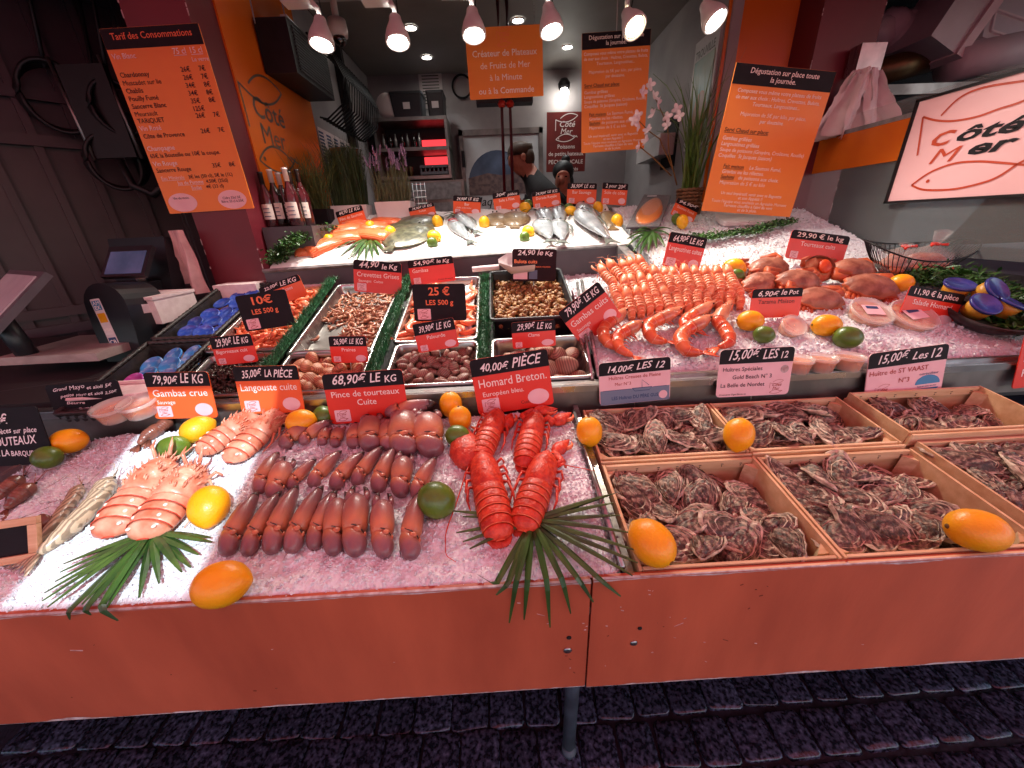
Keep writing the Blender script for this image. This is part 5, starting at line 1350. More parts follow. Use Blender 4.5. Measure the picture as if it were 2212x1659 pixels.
# langoustine pile: curled tails towards the viewer
def langoustine_parts(seed):
    r = random.Random(seed); out = []
    R = []
    for i in range(6):
        for e in (.0, .5, .93, 1.0):
            f = (i + e) / 6
            y = -.032 + .085 * f; z = .018 - .020 * max(0, 1 - f / .25) ** 1.6 + .012 * f
            w = .0205 * (.60 + .40 * min(1, f / .3)) * (1.08 - .10 * e - (.06 if e == 1.0 else 0))
            R.append([(w * math.cos(2 * PI * k / 12), y, z + w * .95 * math.sin(2 * PI * k / 12)) for k in range(12)])
    out.append(('tail', MB().rings(R).mesh('tail', M['langoustine'], True)))
    b = MB()
    for i in range(6):
        f = i / 6 + .012; y = -.032 + .085 * f
        z = .018 - .020 * max(0, 1 - f / .25) ** 1.6 + .012 * f
        w = .0205 * 1.07 * (.60 + .40 * min(1, f / .3))
        b.tube([(w * math.cos(a), y, z + w * .97 * math.sin(a)) for a in (.1, .6, 1.2, 1.57, 1.95, 2.5, 3.04)], .0014, 5)
    out.append(('pale_bands', b.mesh('pale_bands', M['langoustine_band'], True)))
    h_ = MB(); R = []
    for f, w in ((0, .019), (.3, .020), (.6, .018), (.85, .011), (1, .003)):
        y = .050 + .065 * f; z = .032 + .018 * f
        R.append([(w * math.cos(2 * PI * k / 12), y, z + w * math.sin(2 * PI * k / 12)) for k in range(12)])
    h_.rings(R); out.append(('head', h_.mesh('head', M['langoustine'], True)))
    e = MB()
    for s_ in (-1, 1): e.ell((s_ * .009, .103, .052), (.0034,) * 3, 8, 5)
    out.append(('eyes', e.mesh('eyes', M['eye'], True)))
    c = MB()
    for s_ in (-1, 1):
        c.tube([(s_ * .010, .085, .03), (s_ * .022, .115, .034), (s_ * .018, .130, .034), (s_ * .010, .148, .034)], [.0035, .005, .005, .0012], 6)
        c.tube([(s_ * .004, .112, .05), (s_ * .012, .13, .056), (s_ * .03, .145, .05)], [.0008, .0007, .0004], 4)
        for k in range(3): c.tube([(s_ * .013, .03 + .02 * k, .02), (s_ * .024, .03 + .02 * k, .022), (s_ * .028, .02 + .02 * k, .004)], [.0022, .002, .0008], 5)
    out.append(('limbs', c.mesh('limbs', M['langoustine'], True)))
    return out
LG = [langoustine_parts(k) for k in range(2)]
LROWS = [('bottom', [(1337, 662), (1360, 672), (1380, 668), (1400, 664), (1420, 664), (1441, 668), (1461, 662), (1480, 662), (1500, 660), (1522, 658), (1545, 656), (1568, 654), (1592, 652)], .004),
         ('middle', [(1330, 640), (1350, 642), (1371, 638), (1392, 636), (1412, 640), (1434, 642), (1456, 640), (1478, 640), (1500, 640), (1522, 638), (1546, 636), (1570, 634), (1590, 634)], .022),
         ('top', [(1317, 612), (1340, 604), (1360, 602), (1378, 598), (1396, 594), (1424, 622), (1444, 624), (1464, 622), (1484, 620), (1506, 622), (1528, 624), (1552, 620), (1578, 618)], .040)]
for rn, pts, up in LROWS:
    for i, (x, y) in enumerate(pts):
        t = thing('langoustine', 'cooked langoustine, %s from the left in the %s row of the pile' % (ORD[i], rn), 'langoustine',
                  TR(T3(x, y + 6, up), ('X', S3 + random.uniform(-2, 8)), ('Z', random.uniform(-7, 7) + (14 if x < 1400 and rn == 'top' else 0)), ('Y', random.uniform(-8, 8)), s=random.uniform(.92, 1.02)), 'cooked langoustines in the pile')
        for n_, me in LG[i % 2]:
            q_ = mkobj(n_, me, t)
            if n_ in ('limbs', 'pale_bands'): q_['kind'] = 'stuff'
# ------------------------------------------------------------------ pans of the middle step
def pan(label, x0, x1, y0, y1, dep, mt='steel', name='steel_pan', rim=.012, rr=.022, lift=0):
    s = math.cos(rad(S2)); D = (y1 - y0) / s; W_ = x1 - x0
    Mx = TR((x0, y0, z2(y0) + lift), ('X', S2))
    t = thing(name, label, 'pan', Mx, 'pans set in the middle step')
    R = []
    for ins, z in ((0, -.010), (0, 0), (.002, .002), (rim - .002, .002), (rim, 0), (rim + .004, -.02), (rim + .010, -dep + .012), (rim + .022, -dep)):
        R.append([(x, y, z) for x, y in rrect(W_ - 2 * ins, D - 2 * ins, max(.006, rr - ins * .3), 4, W_ / 2, D / 2)])
    MB().rings(R, True, False, True).obj('pan_body', M[mt], t, True)
    return Mx, W_, D
def shells(name, cat, label, group, meshes, Mx, W_, D, n, z, gap, seed, layers=2, sc=(.85, 1.15), mask=None, tilt=60, mar=.03):
    r = random.Random(seed); c = 0
    nx, ny = int((W_ - 2 * mar) / gap), int((D - 2 * mar) / gap)
    for l in range(layers):
        for j in range(ny + (1 if l == 0 else 0)):
            for i in range(nx + (1 if l == 0 else 0)):
                x = mar + (i + .5 * (l % 2) + r.uniform(-.35, .35)) * (W_ - 2 * mar) / max(1, nx)
                y = mar + (j + .5 * (l % 2) + r.uniform(-.35, .35)) * (D - 2 * mar) / max(1, ny)
                x = min(max(x, mar), W_ - mar); y = min(max(y, mar), D - mar)
                if mask and not mask(x / W_, y / D, l, r): continue
                if c >= n: return
                c += 1
                q = r.choice(meshes)
                o = mkobj(name, q, None, Mx @ TR((x, y, z + l * gap * .48 + r.uniform(-.2, .2) * gap), ('Z', r.uniform(0, 360)), ('X', r.uniform(-tilt, tilt)), ('Y', r.uniform(-tilt, tilt)), s=r.uniform(*sc)))
                tag(o, label, cat, group)
def bivalve(L_, W_, T_, ridges, amp, m, name, seed, nu=18, nv=9):
    mb = MB(); R = []
    for i in range(nv + 1):
        t = -1 + 2 * i / nv
        a = math.acos(max(-1, min(1, t)))
        rr = max(.05, math.sin(a) ** .75)
        if abs(t) < .12: rr *= .985
        off = .30 * (1 - rr)
        rdg = 1 + amp * math.sin(rr * ridges)
        R.append([(L_ * rr * rdg * math.cos(2 * PI * k / nu), W_ * (rr * rdg * math.sin(2 * PI * k / nu) * (1 - .18 * math.cos(2 * PI * k / nu)) + off), T_ * t * (1 - .05 * math.cos(4 * PI * k / nu))) for k in range(nu)])
    mb.rings(R)
    return mb.mesh(name, M[m], True)
PRA = [bivalve(.026, .023, .015, 40, .02, 'praire', 'venus_clam', k) for k in range(2)]
PAL = [bivalve(.023, .0165, .011, 30, .01, 'palourde', 'carpet_clam', k) for k in range(2)]
CLA = [bivalve(.040, .033, .020, 30, .012, 'clam', 'large_clam', k, 22, 11) for k in range(2)]
def snail(R0, turns, n, seg, m, name, mouth=None, open_=False):
    mb = MB(); P, ra = [], []
    for i in range(n):
        f = i / (n - 1); a = turns * 2 * PI * f; g = math.exp(-2.3 * f)
        P.append((R0 * .62 * g * math.cos(a), R0 * .62 * g * math.sin(a), R0 * 2.1 * (1 - g)))
        ra.append(R0 * .72 * g)
    mb.tube(P, ra, seg)
    if mouth: mb.ell((P[0][0] + .0, P[0][1] - R0 * .35, P[0][2] - R0 * .1), (R0 * .45, R0 * .25, R0 * .6), 8, 5, mi=1)
    return mb.mesh(name, [M[m], M[mouth]] if mouth else M[m], True)
WHK = [snail(.0165, 2.6, 26, 8, 'whelk', 'whelk', 'whelk_foot'), snail(.015, 2.4, 24, 8, 'whelk', 'whelk', 'whelk_foot')]
WNK = [snail(.0095, 2.0, 14, 7, 'winkle', 'periwinkle')]
def shrimp(L_, r0, m, name, curl, head=True):
    mb = MB(); P, ra = [], []
    for i in range(9):
        f = i / 8; a = curl * (f - .5)
        P.append((L_ / curl * math.sin(a), L_ / curl * (1 - math.cos(a)), 0))
        ra.append(r0 * (.35 + .65 * min(1, f / .4)) * (1 if f < .8 else 1 - 3.2 * (f - .8)) * (1 + .08 * (i % 2)))
    mb.tube(P, ra, 7)
    d = Vector(P[0]) - Vector(P[1]); d.normalize()
    for s_ in (-.6, .6): mb.tube([P[0], Vector(P[0]) + d * r0 * 1.6 + Vector((0, 0, s_ * r0))], [r0 * .35, r0 * .15], 4)
    e = Vector(P[-1])
    mb.tube([e, e + (e - Vector(P[-2])).normalized() * L_ * .25, e + (e - Vector(P[-2])).normalized() * L_ * .3 + Vector((L_ * .15, -L_ * .25, 0))], [r0 * .12, r0 * .08, r0 * .03], 4)
    for k in range(3): mb.tube([Vector(P[3 + k]), Vector(P[3 + k]) + Vector((0, r0 * 2.0, 0))], [r0 * .16, r0 * .05], 4)
    return mb.mesh(name, M[m], True)
SG = [shrimp(.042, .0055, 'shrimp_grey', 'brown_shrimp', c) for c in (1.6, 2.4)]
SP_ = [shrimp(.075, .0095, 'shrimp_pink', 'pink_shrimp', c) for c in (2.2, 3.4)]
SGm = [shrimp(.10, .011, 'shrimp_pink', 'pink_shrimp', c) for c in (1.8, 2.6)]

Mx, W_, D = pan('front left pan filled with dark periwinkles', -1.045, -.790, 1.075, 1.300, .06)
shells('periwinkle', 'periwinkle', 'dark periwinkle in the front left pan', 'periwinkles in their pan', WNK, Mx, W_, D, 290, -.034, .0172, 1, 2, (.85, 1.15), mar=.02)
Mx, W_, D = pan('front pan of warty venus clams between two green strips', -.760, -.460, 1.070, 1.300, .06)
shells('venus_clam', 'clam', 'ribbed venus clam in the front pan under its small red tag', 'venus clams in their pan', PRA, Mx, W_, D, 70, -.036, .040, 2, 2)
Mx, W_, D = pan('front pan filled with small brown carpet shell clams', -.390, -.085, 1.075, 1.310, .06)
shells('carpet_clam', 'clam', 'small brown carpet shell clam in the front pan', 'carpet shell clams in their pan', PAL, Mx, W_, D, 110, -.036, .033, 3, 2)
Mx, W_, D = pan('front right pan holding a few large clams', -.045, .285, 1.075, 1.315, .075)
shells('large_clam', 'clam', 'large smooth clam in the front right pan', 'large clams in their pan', CLA, Mx, W_, D, 26, -.045, .062, 4, 2, (.85, 1.1), mar=.045)
Mx, W_, D = pan('back left pan of pink shrimps', -1.085, -.815, 1.318, 1.86, .065)
shells('pink_shrimp', 'shrimp', 'pink cooked shrimp in the back left pan', 'pink shrimps in their pan', SP_, Mx, W_, D, 200, -.040, .034, 5, 3, (.85, 1.2), tilt=35)
Mx, W_, D = pan('back pan of small brown shrimps, its front nearly empty', -.770, -.465, 1.268, 1.84, .060)
MB().box((W_ / 2, D / 2, -.047), (W_ - .05, D - .05, .003)).obj('drain_grid', M['steel_dull'], bpy.data.objects['steel_pan.005'] if 'steel_pan.005' in bpy.data.objects else None)
shells('brown_shrimp', 'shrimp', 'small brown shrimp in the back pan between green strips', 'brown shrimps in their pan', SG, Mx, W_, D, 300, -.042, .0225, 6, 2, (.85, 1.2), mask=lambda x, y, l, r: r.random() < (1.0 if y > .52 or l == 0 and x > .62 else (.75 if x > .45 and y > .2 else .16 if l == 0 else 0)), tilt=30, mar=.028)
Mx, W_, D = pan('back pan of large prawns on ice under the twenty five euro tag', -.405, -.090, 1.320, 1.86, .065)
PG = Mx
io = MB().sheet(lambda u, v: (.03 + (W_ - .06) * u, .03 + (D - .06) * v, -.030 + .012 * fbm(u * 3, v * 5, 2, 2) + .006 * fbm(u, v, 5, 20)), 40, 60).obj('crushed_ice', M['ice'], None, False, Mx)
tag(io, 'crushed ice in the back prawn pan', 'ice', kind='stuff')
shells('large_prawn', 'shrimp', 'large orange prawn lying on ice in the back pan', 'prawns lying in the ice pan', SGm, Mx, W_, D, 46, -.022, .046, 7, 1, (.9, 1.2), mask=lambda x, y, l, r: r.random() < (.95 if y < .45 or x > .8 or x < .2 else .25), tilt=20, mar=.04)
Mx, W_, D = pan('black plastic tub heaped with whelks', -.050, .295, 1.41, 1.86, .11, 'black_plastic', 'black_tub', .010, .02, .02)
shells('whelk', 'whelk', 'brown cooked whelk in the black tub', 'whelks heaped in the tub', WHK, Mx, W_, D, 300, -.055, .027, 8, 3, (.8, 1.15), tilt=90, mar=.03)
# white scoop over the tub
sc = thing('scoop', 'white plastic scoop lying on the whelk tub behind its tag', 'scoop', None)
p0, p1 = T2(1020, 582, .06), T2(1078, 577, .06); p2 = T2(1130, 572, .06)
MB().tube([p0, p0.lerp(p1, .5), p1], [.012, .013, .013], 10).obj('handle', M['paper'], sc, True)
mb = MB(); ax = (p2 - p1).normalized(); up = Vector((0, -.35, 1)).normalized(); sd = ax.cross(up).normalized(); up = sd.cross(ax)
R = []
for f in (0, .12, .3, .6, .9):
    w = .075 * min(1, .25 + f * 2.6)
    R.append([p1 + ax * .17 * f + sd * w * math.cos(a) + up * (-w * .8 * math.sin(a) + .03) for a in [PI * k / 12 for k in range(13)]])
mb.rings(R, False, False, False).obj('bowl', M['paper'], sc, True)
# green plastic grass dividers
for k, (xf, yf, xb, yb, lb) in enumerate(((-.785, 1.10, -.800, 1.875, 'left green plastic grass strip, beside the pink shrimps'), (-.425, 1.10, -.435, 1.86, 'middle green plastic grass strip, right of the brown shrimps'), (-.070, 1.10, -.068, 1.835, 'right green plastic grass strip, left of the whelk tub'))):
    t = thing('grass_divider', lb, 'divider', None, 'green strips between pans')
    MB().tube([(xf, yf, z2(yf) + .005), (xb, yb, z2(yb) + .005)], .014, 6).obj('base', M['grass_plastic'], t)
    mb = MB(); r = random.Random(k)
    for i in range(2600):
        f = r.random(); x = xf + (xb - xf) * f + r.gauss(0, .011); y = yf + (yb - yf) * f
        z = z2(y) + .012
        d = Vector((r.gauss(0, .7), r.gauss(0, .7), 1)).normalized() * r.uniform(.016, .030)
        s_ = Vector((r.uniform(-1, 1), r.uniform(-1, 1), 0)).normalized() * .0016
        b_ = Vector((x, y, z))
        mb.add([b_ - s_, b_ + s_, b_ + d], [(0, 1, 2)])
    tag(mb.obj('blades', M['grass_plastic'], t), kind='stuff')

# ------------------------------------------------------------------ cooked crabs
def crab_parts():
    sh = MB(); R = []
    n = 44
    for q, z in ((1.0, .0), (1.02, .005), (.97, .010), (.90, .017), (.76, .027), (.55, .035), (.30, .039), (.10, .040)):
        row = []
        for k in range(n):
            a = 2 * PI * k / n
            sc_ = 1 + (.045 * (1 if (k // 2) % 2 else -1) if q > .93 and abs(math.sin(a) + .15) < .95 else 0)
            x = .085 * math.cos(a) * q * sc_ * (1 - .06 * math.sin(a)); y = .054 * math.sin(a) * q * sc_
            row.append((x, y, z + .004 * mnoise.noise((x * 45, y * 45, 2)) * (q < .9)))
        R.append(row)
    sh.rings(R, True, True, True)
    lo = MB(); lo.rings([[(.078 * math.cos(2 * PI * k / 20), .046 * math.sin(2 * PI * k / 20) - .004, z) for k in range(20)] for z in (-.03, .002)])
    lg = MB()
    for s_ in (-1, 1):
        for k in range(4):
            x0 = s_ * (.070 - .012 * k)
            lg.tube([(x0, -.03 - .004 * k, -.004), (x0 * 1.16, -.055 - .004 * k, -.008), (x0 * .9, -.066 - .002 * k, -.016), (x0 * .55, -.060, -.022)], [.009, .0085, .007, .003], 6)
        lg.tube([(s_ * .06, .042, -.004), (s_ * .095, .05, -.004), (s_ * .09, .075, -.006), (s_ * .03, .082, -.008)], [.013, .015, .018, .006], 8)
    for i_, fc in enumerate(sh.f):
        if len(fc) == 4 and max(v_ for v_ in fc) < 44 * 3: sh.m[i_] = 1
    return [('shell', sh.mesh('shell', [M['crab'], M['crab_low']], True)), ('underside', lo.mesh('underside', M['crab_low'], True)), ('legs', lg.mesh('legs', M['crab_low'], True))]
CR = crab_parts()
for x, y, yaw, rx, up, s_, lb in ((1658, 580, 10, 10, .02, 1.05, 'cooked brown crab at the back left of the crab group'), (1722, 608, -6, 12, .035, 1.0, 'cooked brown crab in the middle, leaning on its neighbours'), (1768, 648, -12, 16, .02, 1.0, 'cooked brown crab in front, above the lemon'),
                                 (1878, 622, -14, 14, .02, 1.15, 'largest cooked brown crab, left of the lobster salad tag'), (1842, 582, -8, 8, .02, 1.0, 'cooked brown crab at the back, below the printed price tag'), (1640, 612, 16, 14, .015, .95, 'cooked brown crab behind the right end of the langoustines')):
    t = thing('cooked_crab', lb, 'crab', TR(T3(x, y, up), ('X', S3 + rx), ('Z', yaw), s=s_), 'cooked crabs on the right ice')
    for n_, me in CR: mkobj(n_, me, t)
# one crab opened, standing on edge with its roe showing
t = thing('open_crab', 'opened crab standing on edge, orange roe showing', 'crab', TR(T3(1771, 580, .055), ('Z', -6), ('X', 62), s=.86))
mb = MB(); R = []
for q, z in ((1.0, 0), (.97, -.02), (.8, -.035), (.5, -.045), (.1, -.047)):
    R.append([(.075 * math.cos(2 * PI * k / 22) * q, .066 * math.sin(2 * PI * k / 22) * q, z) for k in range(22)])
mb.rings(R, True, False, True).obj('shell', M['crab'], t, True)
MB().sheet(lambda u, v: (-.070 + .14 * u, (-.060 + .12 * v) * math.sqrt(max(.02, 1 - (2 * u - 1) ** 2)), -.016 + .012 * fbm(u, v, 1, 4)), 16, 12).obj('meat', M['crab_meat'], t, True)
MB().ell((.028, .012, -.006), (.030, .036, .016), 12, 8).obj('roe', M['crab_roe'], t, True)
MB().tube([(-.07, .02, -.01), (-.085, .04, .02), (-.06, .05, .035)], [.012, .010, .003], 7).obj('leg', M['crab_low'], t, True)

# ------------------------------------------------------------------ tubs
def clear_tub(label, x, y, surf, r, h, fill, tilt=0, yaw=0, lab=False, name='clear_tub', lid=True):
    t = thing(name, label, 'tub', TR(surf(x, y, .0), ('X', SLOPE[surf] * .6 + tilt), ('Z', yaw)), 'small sauce and salad tubs')
    MB().lathe([(r * .82, 0), (r * .84, .003), (r * .97, h), (r, h)], 24, cap=False).obj('cup', M['tub_clear'], t, True)
    MB().lathe([(r * .80, .003), (r * .93, h * .86), (r * .6, h * .9), (r * .1, h * .88)], 24).obj('filling', M[fill], t, True)
    if lid: MB().lathe([(r * 1.06, h - .004), (r * 1.06, h + .004), (r * .98, h + .005), (r * .95, h + .001), (r * .05, h + .001)], 24, cap=False).obj('lid', M['tub_clear'], t, True)
    if lab:
        o = MB().box((0, 0, h + .0045), (r * .95, r * .72, .0006)).obj('label_sticker', M['pink_print'], t)
        MB().box((0, r * .18, h + .0052), (r * .6, r * .2, .0004)).obj('label_print', M['blue_text'], o)
clear_tub('left of the two clear sauce tubs below the mayonnaise board', 258, 902, T2, .046, .040, 'rillette')
clear_tub('right of the two clear sauce tubs, touching the raw prawn tag', 312, 893, T2, .046, .040, 'rillette')
def ledge(x, y, h=0): return Vector((atY(x, y, 1.035).x, 1.050, 1.042))
SLOPE[ledge] = 0
for i, (x, y) in enumerate(((1728, 800), (1778, 802), (1838, 796))):
    clear_tub('clear tub of orange spread on the steel ledge, %s from the left' % ORD[i], x, y, ledge, .040, .040, 'rillette')
clear_tub('small open tub of pink spread tilted on the ice below its tag', 1700, 716, T3, .040, .038, 'salad', 30)
clear_tub('left of two labelled salad tubs on the right ice', 1866, 690, T3, .066, .042, 'salad', 18, -8, True)
clear_tub('right of two labelled salad tubs, leaning on the tilted tag', 1954, 698, T3, .070, .042, 'salad', 18, 8, True)
def lid_tub(label, p, r, h, lidm, bodym, rx, ry, group):
    t = thing('spread_tub', label, 'tub', TR(p, ('X', rx), ('Y', ry)), group)
    MB().lathe([(r * .78, 0), (r * .95, h * .95)], 20).obj('cup', M[bodym], t, True)
    MB().lathe([(r * 1.04, h * .85), (r * 1.06, h), (r * .96, h + .002), (r * .90, h - .001), (r * .1, h - .0005)], 20).obj('lid', M[lidm], t, True)
# wicker baskets on the left with their tubs
def basket(label, x0, x1, y0, y1, dep):
    s = math.cos(rad(S2)); D = (y1 - y0) / s; W_ = x1 - x0
    Mx = TR((x0, y0, z2(y0)), ('X', S2))
    t = thing('wicker_basket', label, 'basket', Mx, 'black wicker baskets')
    for k in range(7):
        z = -dep + dep * k / 6; f = k / 6
        g = .012 * (1 - f)
        P = [(g, g, z), (W_ - g, g, z), (W_ - g, D - g, z), (g, D - g, z), (g, g, z)]
        mb = MB()
        for a, b_ in zip(P[:-1], P[1:]):
            n = int((Vector(b_) - Vector(a)).length / .012)
            nrm = Vector((b_[1] - a[1], a[0] - b_[0], 0)).normalized()
            Q = [Vector(a).lerp(Vector(b_), i / n) + nrm * (.0028 * (1 if (i + k) % 2 else -1)) for i in range(n + 1)]
            mb.tube(Q, .0085 if k == 6 else .0055, 5)
        mb.obj('rim' if k == 6 else 'weave_row', M['wicker'], t, True)
    MB().box((W_ / 2, D / 2, -dep), (W_ - .02, D - .02, .004)).obj('base', M['wicker'], t)
    for P in (((.012, .012), (W_ - .012, .012)), ((.012, D - .012), (W_ - .012, D - .012)), ((.012, .012), (.012, D - .012)), ((W_ - .012, .012), (W_ - .012, D - .012))):
        a, b_ = Vector(P[0] + (0,)), Vector(P[1] + (0,))
        MB().box((a + b_) / 2 + Vector((0, 0, -dep / 2)), (max(.003, abs(b_.x - a.x)), max(.003, abs(b_.y - a.y)), dep - .006)).obj('wall', M['wicker'], t)
    return Mx, W_, D
def rowname(k, pts):
    ys = []
    for _, y in sorted(pts, key=lambda p: p[1]):
        if not ys or y - ys[-1] > .03: ys.append(y)
    ri = [max(i for i, y0 in enumerate(ys) if y >= y0 - 1e-6) for _, y in pts]
    row = sorted([i for i in range(len(pts)) if ri[i] == ri[k]], key=lambda i: pts[i][0])
    return '%s row from front, %s from left' % (ORD[ri[k]], ORD[row.index(k)])
BA = basket('front black wicker basket holding pale blue and purple tubs', -1.335, -1.095, 1.030, 1.40, .085)
BB = basket('rear black wicker basket holding dark blue tubs', -1.335, -1.105, 1.425, 1.88, .085)
r = random.Random(5)
_pts = [(.06, .10), (.125, .09), (.19, .10), (.05, .17), (.115, .175), (.185, .17), (.06, .25), (.125, .26), (.19, .25), (.07, .34), (.14, .34), (.20, .33), (.10, .41), (.17, .41)]
for k, (x, y) in enumerate(_pts):
    lid_tub('dark blue tub in the rear basket, ' + rowname(k, _pts), BB[0] @ Vector((x, y, -.060 + r.uniform(-.004, .006))), .036, .036, 'lid_blue', 'tub_cream', S2 + r.uniform(6, 18), r.uniform(-10, 10), 'dark blue tubs in the rear basket')
_pts = [(.10, .22), (.17, .21), (.07, .29), (.14, .28), (.20, .285), (.115, .345), (.19, .345)]
for k, (x, y) in enumerate(_pts):
    lid_tub('pale blue tub in the front basket, ' + rowname(k, _pts), BA[0] @ Vector((x, y, -.058 + r.uniform(-.004, .006))), .036, .036, 'lid_sky', 'tub_cream', S2 + r.uniform(8, 22), r.uniform(-12, 12), 'pale blue tubs in the front basket')
_pts = [(.05, .13), (.12, .125), (.19, .13), (.085, .185), (.05, .07)]
for k, (x, y) in enumerate(_pts):
    lid_tub('purple tub in the front basket, ' + rowname(k, _pts), BA[0] @ Vector((x, y, -.058 + r.uniform(-.004, .006))), .034, .034, 'lid_pink', 'tub_cream', S2 + r.uniform(8, 22), r.uniform(-12, 12), 'purple tubs in the front basket')
t = thing('foam_tray', 'pinkish foam tray lying over the front of the front basket', 'tray', BA[0] @ TR((.120, .085, .006), ('X', -10), ('Z', 2)))
MB().prism(rrect(.22, .09, .015, 4), -.012, .006).obj('tray_base', M['foam'], t)
MB().tube([(x, y, .008) for x, y in rrect(.22, .09, .015, 4)] + [(.11, .03, .008)], .008, 6).obj('tray_rim', M['foam'], t, True)
fb = thing('foam_box', 'white foam box behind the rear basket', 'box', TR(T2(318, 690, .0) + Vector((-.05, .10, .0)), ('Z', -4)))
MB().box((0, 0, .03), (.24, .20, .10)).obj('box_body', M['foam'], fb); MB().box((0, 0, .085), (.25, .21, .012)).obj('box_rim', M['foam'], fb)
fb2 = thing('foam_box', 'low foam tray behind the dark blue tubs', 'box', TR(T2(480, 655, .0) + Vector((-.02, .22, .03))))
MB().box((0, 0, .0), (.20, .16, .06)).obj('box_body', M['foam'], fb2)

# ------------------------------------------------------------------ wire basket with bagged crabs, blue tubs, garlands on the right
wb = thing('wire_basket', 'black wire bowl with wavy rim holding bagged crabs', 'basket', TR(T3(1952, 590, .0), ('X', 10)))
def wz(a, f): return .005 + .105 * f ** 1.3 + .022 * f * math.cos(2 * a + .5)
def wr(f): return .075 + .105 * f ** .8
rim = [(wr(1) * 1.12 * math.cos(2 * PI * k / 60), wr(1) * .80 * math.sin(2 * PI * k / 60), wz(2 * PI * k / 60, 1)) for k in range(61)]
MB().tube(rim, .0032, 6, cap=False).obj('rim', M['black_metal'], wb, True)
MB().tube([(.085 * math.cos(2 * PI * k / 40), .062 * math.sin(2 * PI * k / 40), .004) for k in range(41)], .003, 6, cap=False).obj('foot_ring', M['black_metal'], wb, True)
wm = None
for k in range(56):
    a = 2 * PI * k / 56
    MB().tube([(wr(f) * 1.12 * math.cos(a) if f else .085 * math.cos(a), wr(f) * .80 * math.sin(a) if f else .062 * math.sin(a), wz(a, f) if f else .004) for f in (0, .25, .5, .75, 1)], .0017, 4).obj('wire', M['black_metal'], wb, True)
for k, (dx, dy, dz, s_, lb) in enumerate(((-.055, .0, .03, .82, 'crab in a clear bag at the left of the wire bowl'), (.06, -.01, .035, .92, 'crab in a clear bag tied with red ribbon, in the wire bowl'))):
    c = T3(1952, 590, .0) + Vector((dx, dy, dz))
    t = thing('bagged_crab', lb, 'bagged crab', TR(c, ('X', 14), ('Z', 12 * (1 - 2 * k))))
    for n_, me in CR: mkobj(n_, me, t, TR((0, 0, .01), s=s_))
    mb = MB(); R = []
    top = .13 if k else .085
    for q, z in ((.4, -.03), (.9, -.015), (1.0, .02), (.85, .05), (.45, .065), (.14, .08), (.10, .088), (.22, .10 if k else .095), (.34, top + .005)):
        R.append([(.092 * q * math.cos(2 * PI * j / 24) * (1 + .12 * mnoise.noise((j, q * 5, k))), .070 * q * math.sin(2 * PI * j / 24) * (1 + .12 * mnoise.noise((j, q * 7, k))), z + .006 * mnoise.noise((j * .7, z * 40, 2))) for j in range(24)])
    mb.rings(R, True, True, False).obj('clear_bag', M['film'], t, True)
    MB().tube([(.014 * math.cos(a), .011 * math.sin(a), .085) for a in [2 * PI * j / 12 for j in range(13)]], .004, 6).tube([(.012, -.01, .085), (.03, -.02, .088)], [.004, .006], 5).tube([(-.012, -.01, .085), (-.028, -.02, .084)], [.004, .006], 5).obj('ribbon', M['tag_red'], t, True)
bk = thing('dark_bowl', 'dark basket under the four blue tubs on the right', 'basket', TR(T3(2112, 700, .0), ('X', S3)))
MB().lathe([(.07, 0), (.11, .03), (.12, .05), (.11, .05), (.065, .012)], 24).obj('bowl', M['wicker'], bk, True)
for k, (x, y, up, rx, ry) in enumerate(((2054, 640, .05, 20, -6), (2114, 640, .075, 50, 8), (2098, 676, .045, 40, -4), (2150, 678, .045, 22, 16))):
    lid_tub('dark blue tub of soup in the right basket, %s of four' % ORD[k], T3(x, y, up), .042, .052, 'lid_navy', 'tub_mustard', rx, ry, 'soup tubs in the right basket')

# ------------------------------------------------------------------ palm fans, garlands
def palm(label, hub, tips, surf, h0=.006, hang=None, wmax=.011):
    t = thing('palm_leaf', label, 'palm leaf', None, 'fan palm leaves')
    H = surf(*hub, h0)
    for i, tp in enumerate(tips):
        e = surf(tp[0], tp[1], tp[2] if len(tp) > 2 else .012)
        n_ = 12; path = None
        if len(tp) > 3:
            e = tp[3]; ed = Vector((H.x + (e.x - H.x) * .72, .470, .912))
            path = lambda q, H=H, e=e, ed=ed: (H.lerp(ed, q / .66) + Vector((0, 0, .004 * math.sin(PI * q / .66)))) if q < .66 else ed.lerp(e, (q - .66) / .34)
        d = e - H; sd = Vector((d.x, d.y, 0)).cross(Vector((0, 0, 1))).normalized()
        v = []; f = []
        for k in range(n_):
            q = k / (n_ - 1)
            wd = wmax * (.25 + 1.0 * math.sin(PI * min(1, q * .95 + .03)) ** .7) * (1 - .5 * q)
            c = path(q) + Vector((0, -.002 * (i % 3), .003 * (i % 3))) if path else H + d * q + Vector((0, 0, (.004 if surf is T1 else .018) * math.sin(PI * q) + .003 * (i % 3)))
            fo_ = Vector((0, 0, -wd * .45))
            v += [c - sd * wd + fo_, c, c + sd * wd + fo_]
            v += [c - sd * wd + fo_ - Vector((0, 0, .0008)), c + sd * wd + fo_ - Vector((0, 0, .0008))]
        for k in range(n_ - 1):
            a, b_ = 5 * k, 5 * (k + 1)
            f += [(a, a + 1, b_ + 1, b_), (a + 1, a + 2, b_ + 2, b_ + 1), (a + 3, b_ + 3, b_ + 4, a + 4)]
        MB().add(v, f).obj('leaflet', M['palm'], t, False)
    return t
fp = lambda x, y, Y=.470: atY(x, y, Y)
def tips_(L): return L
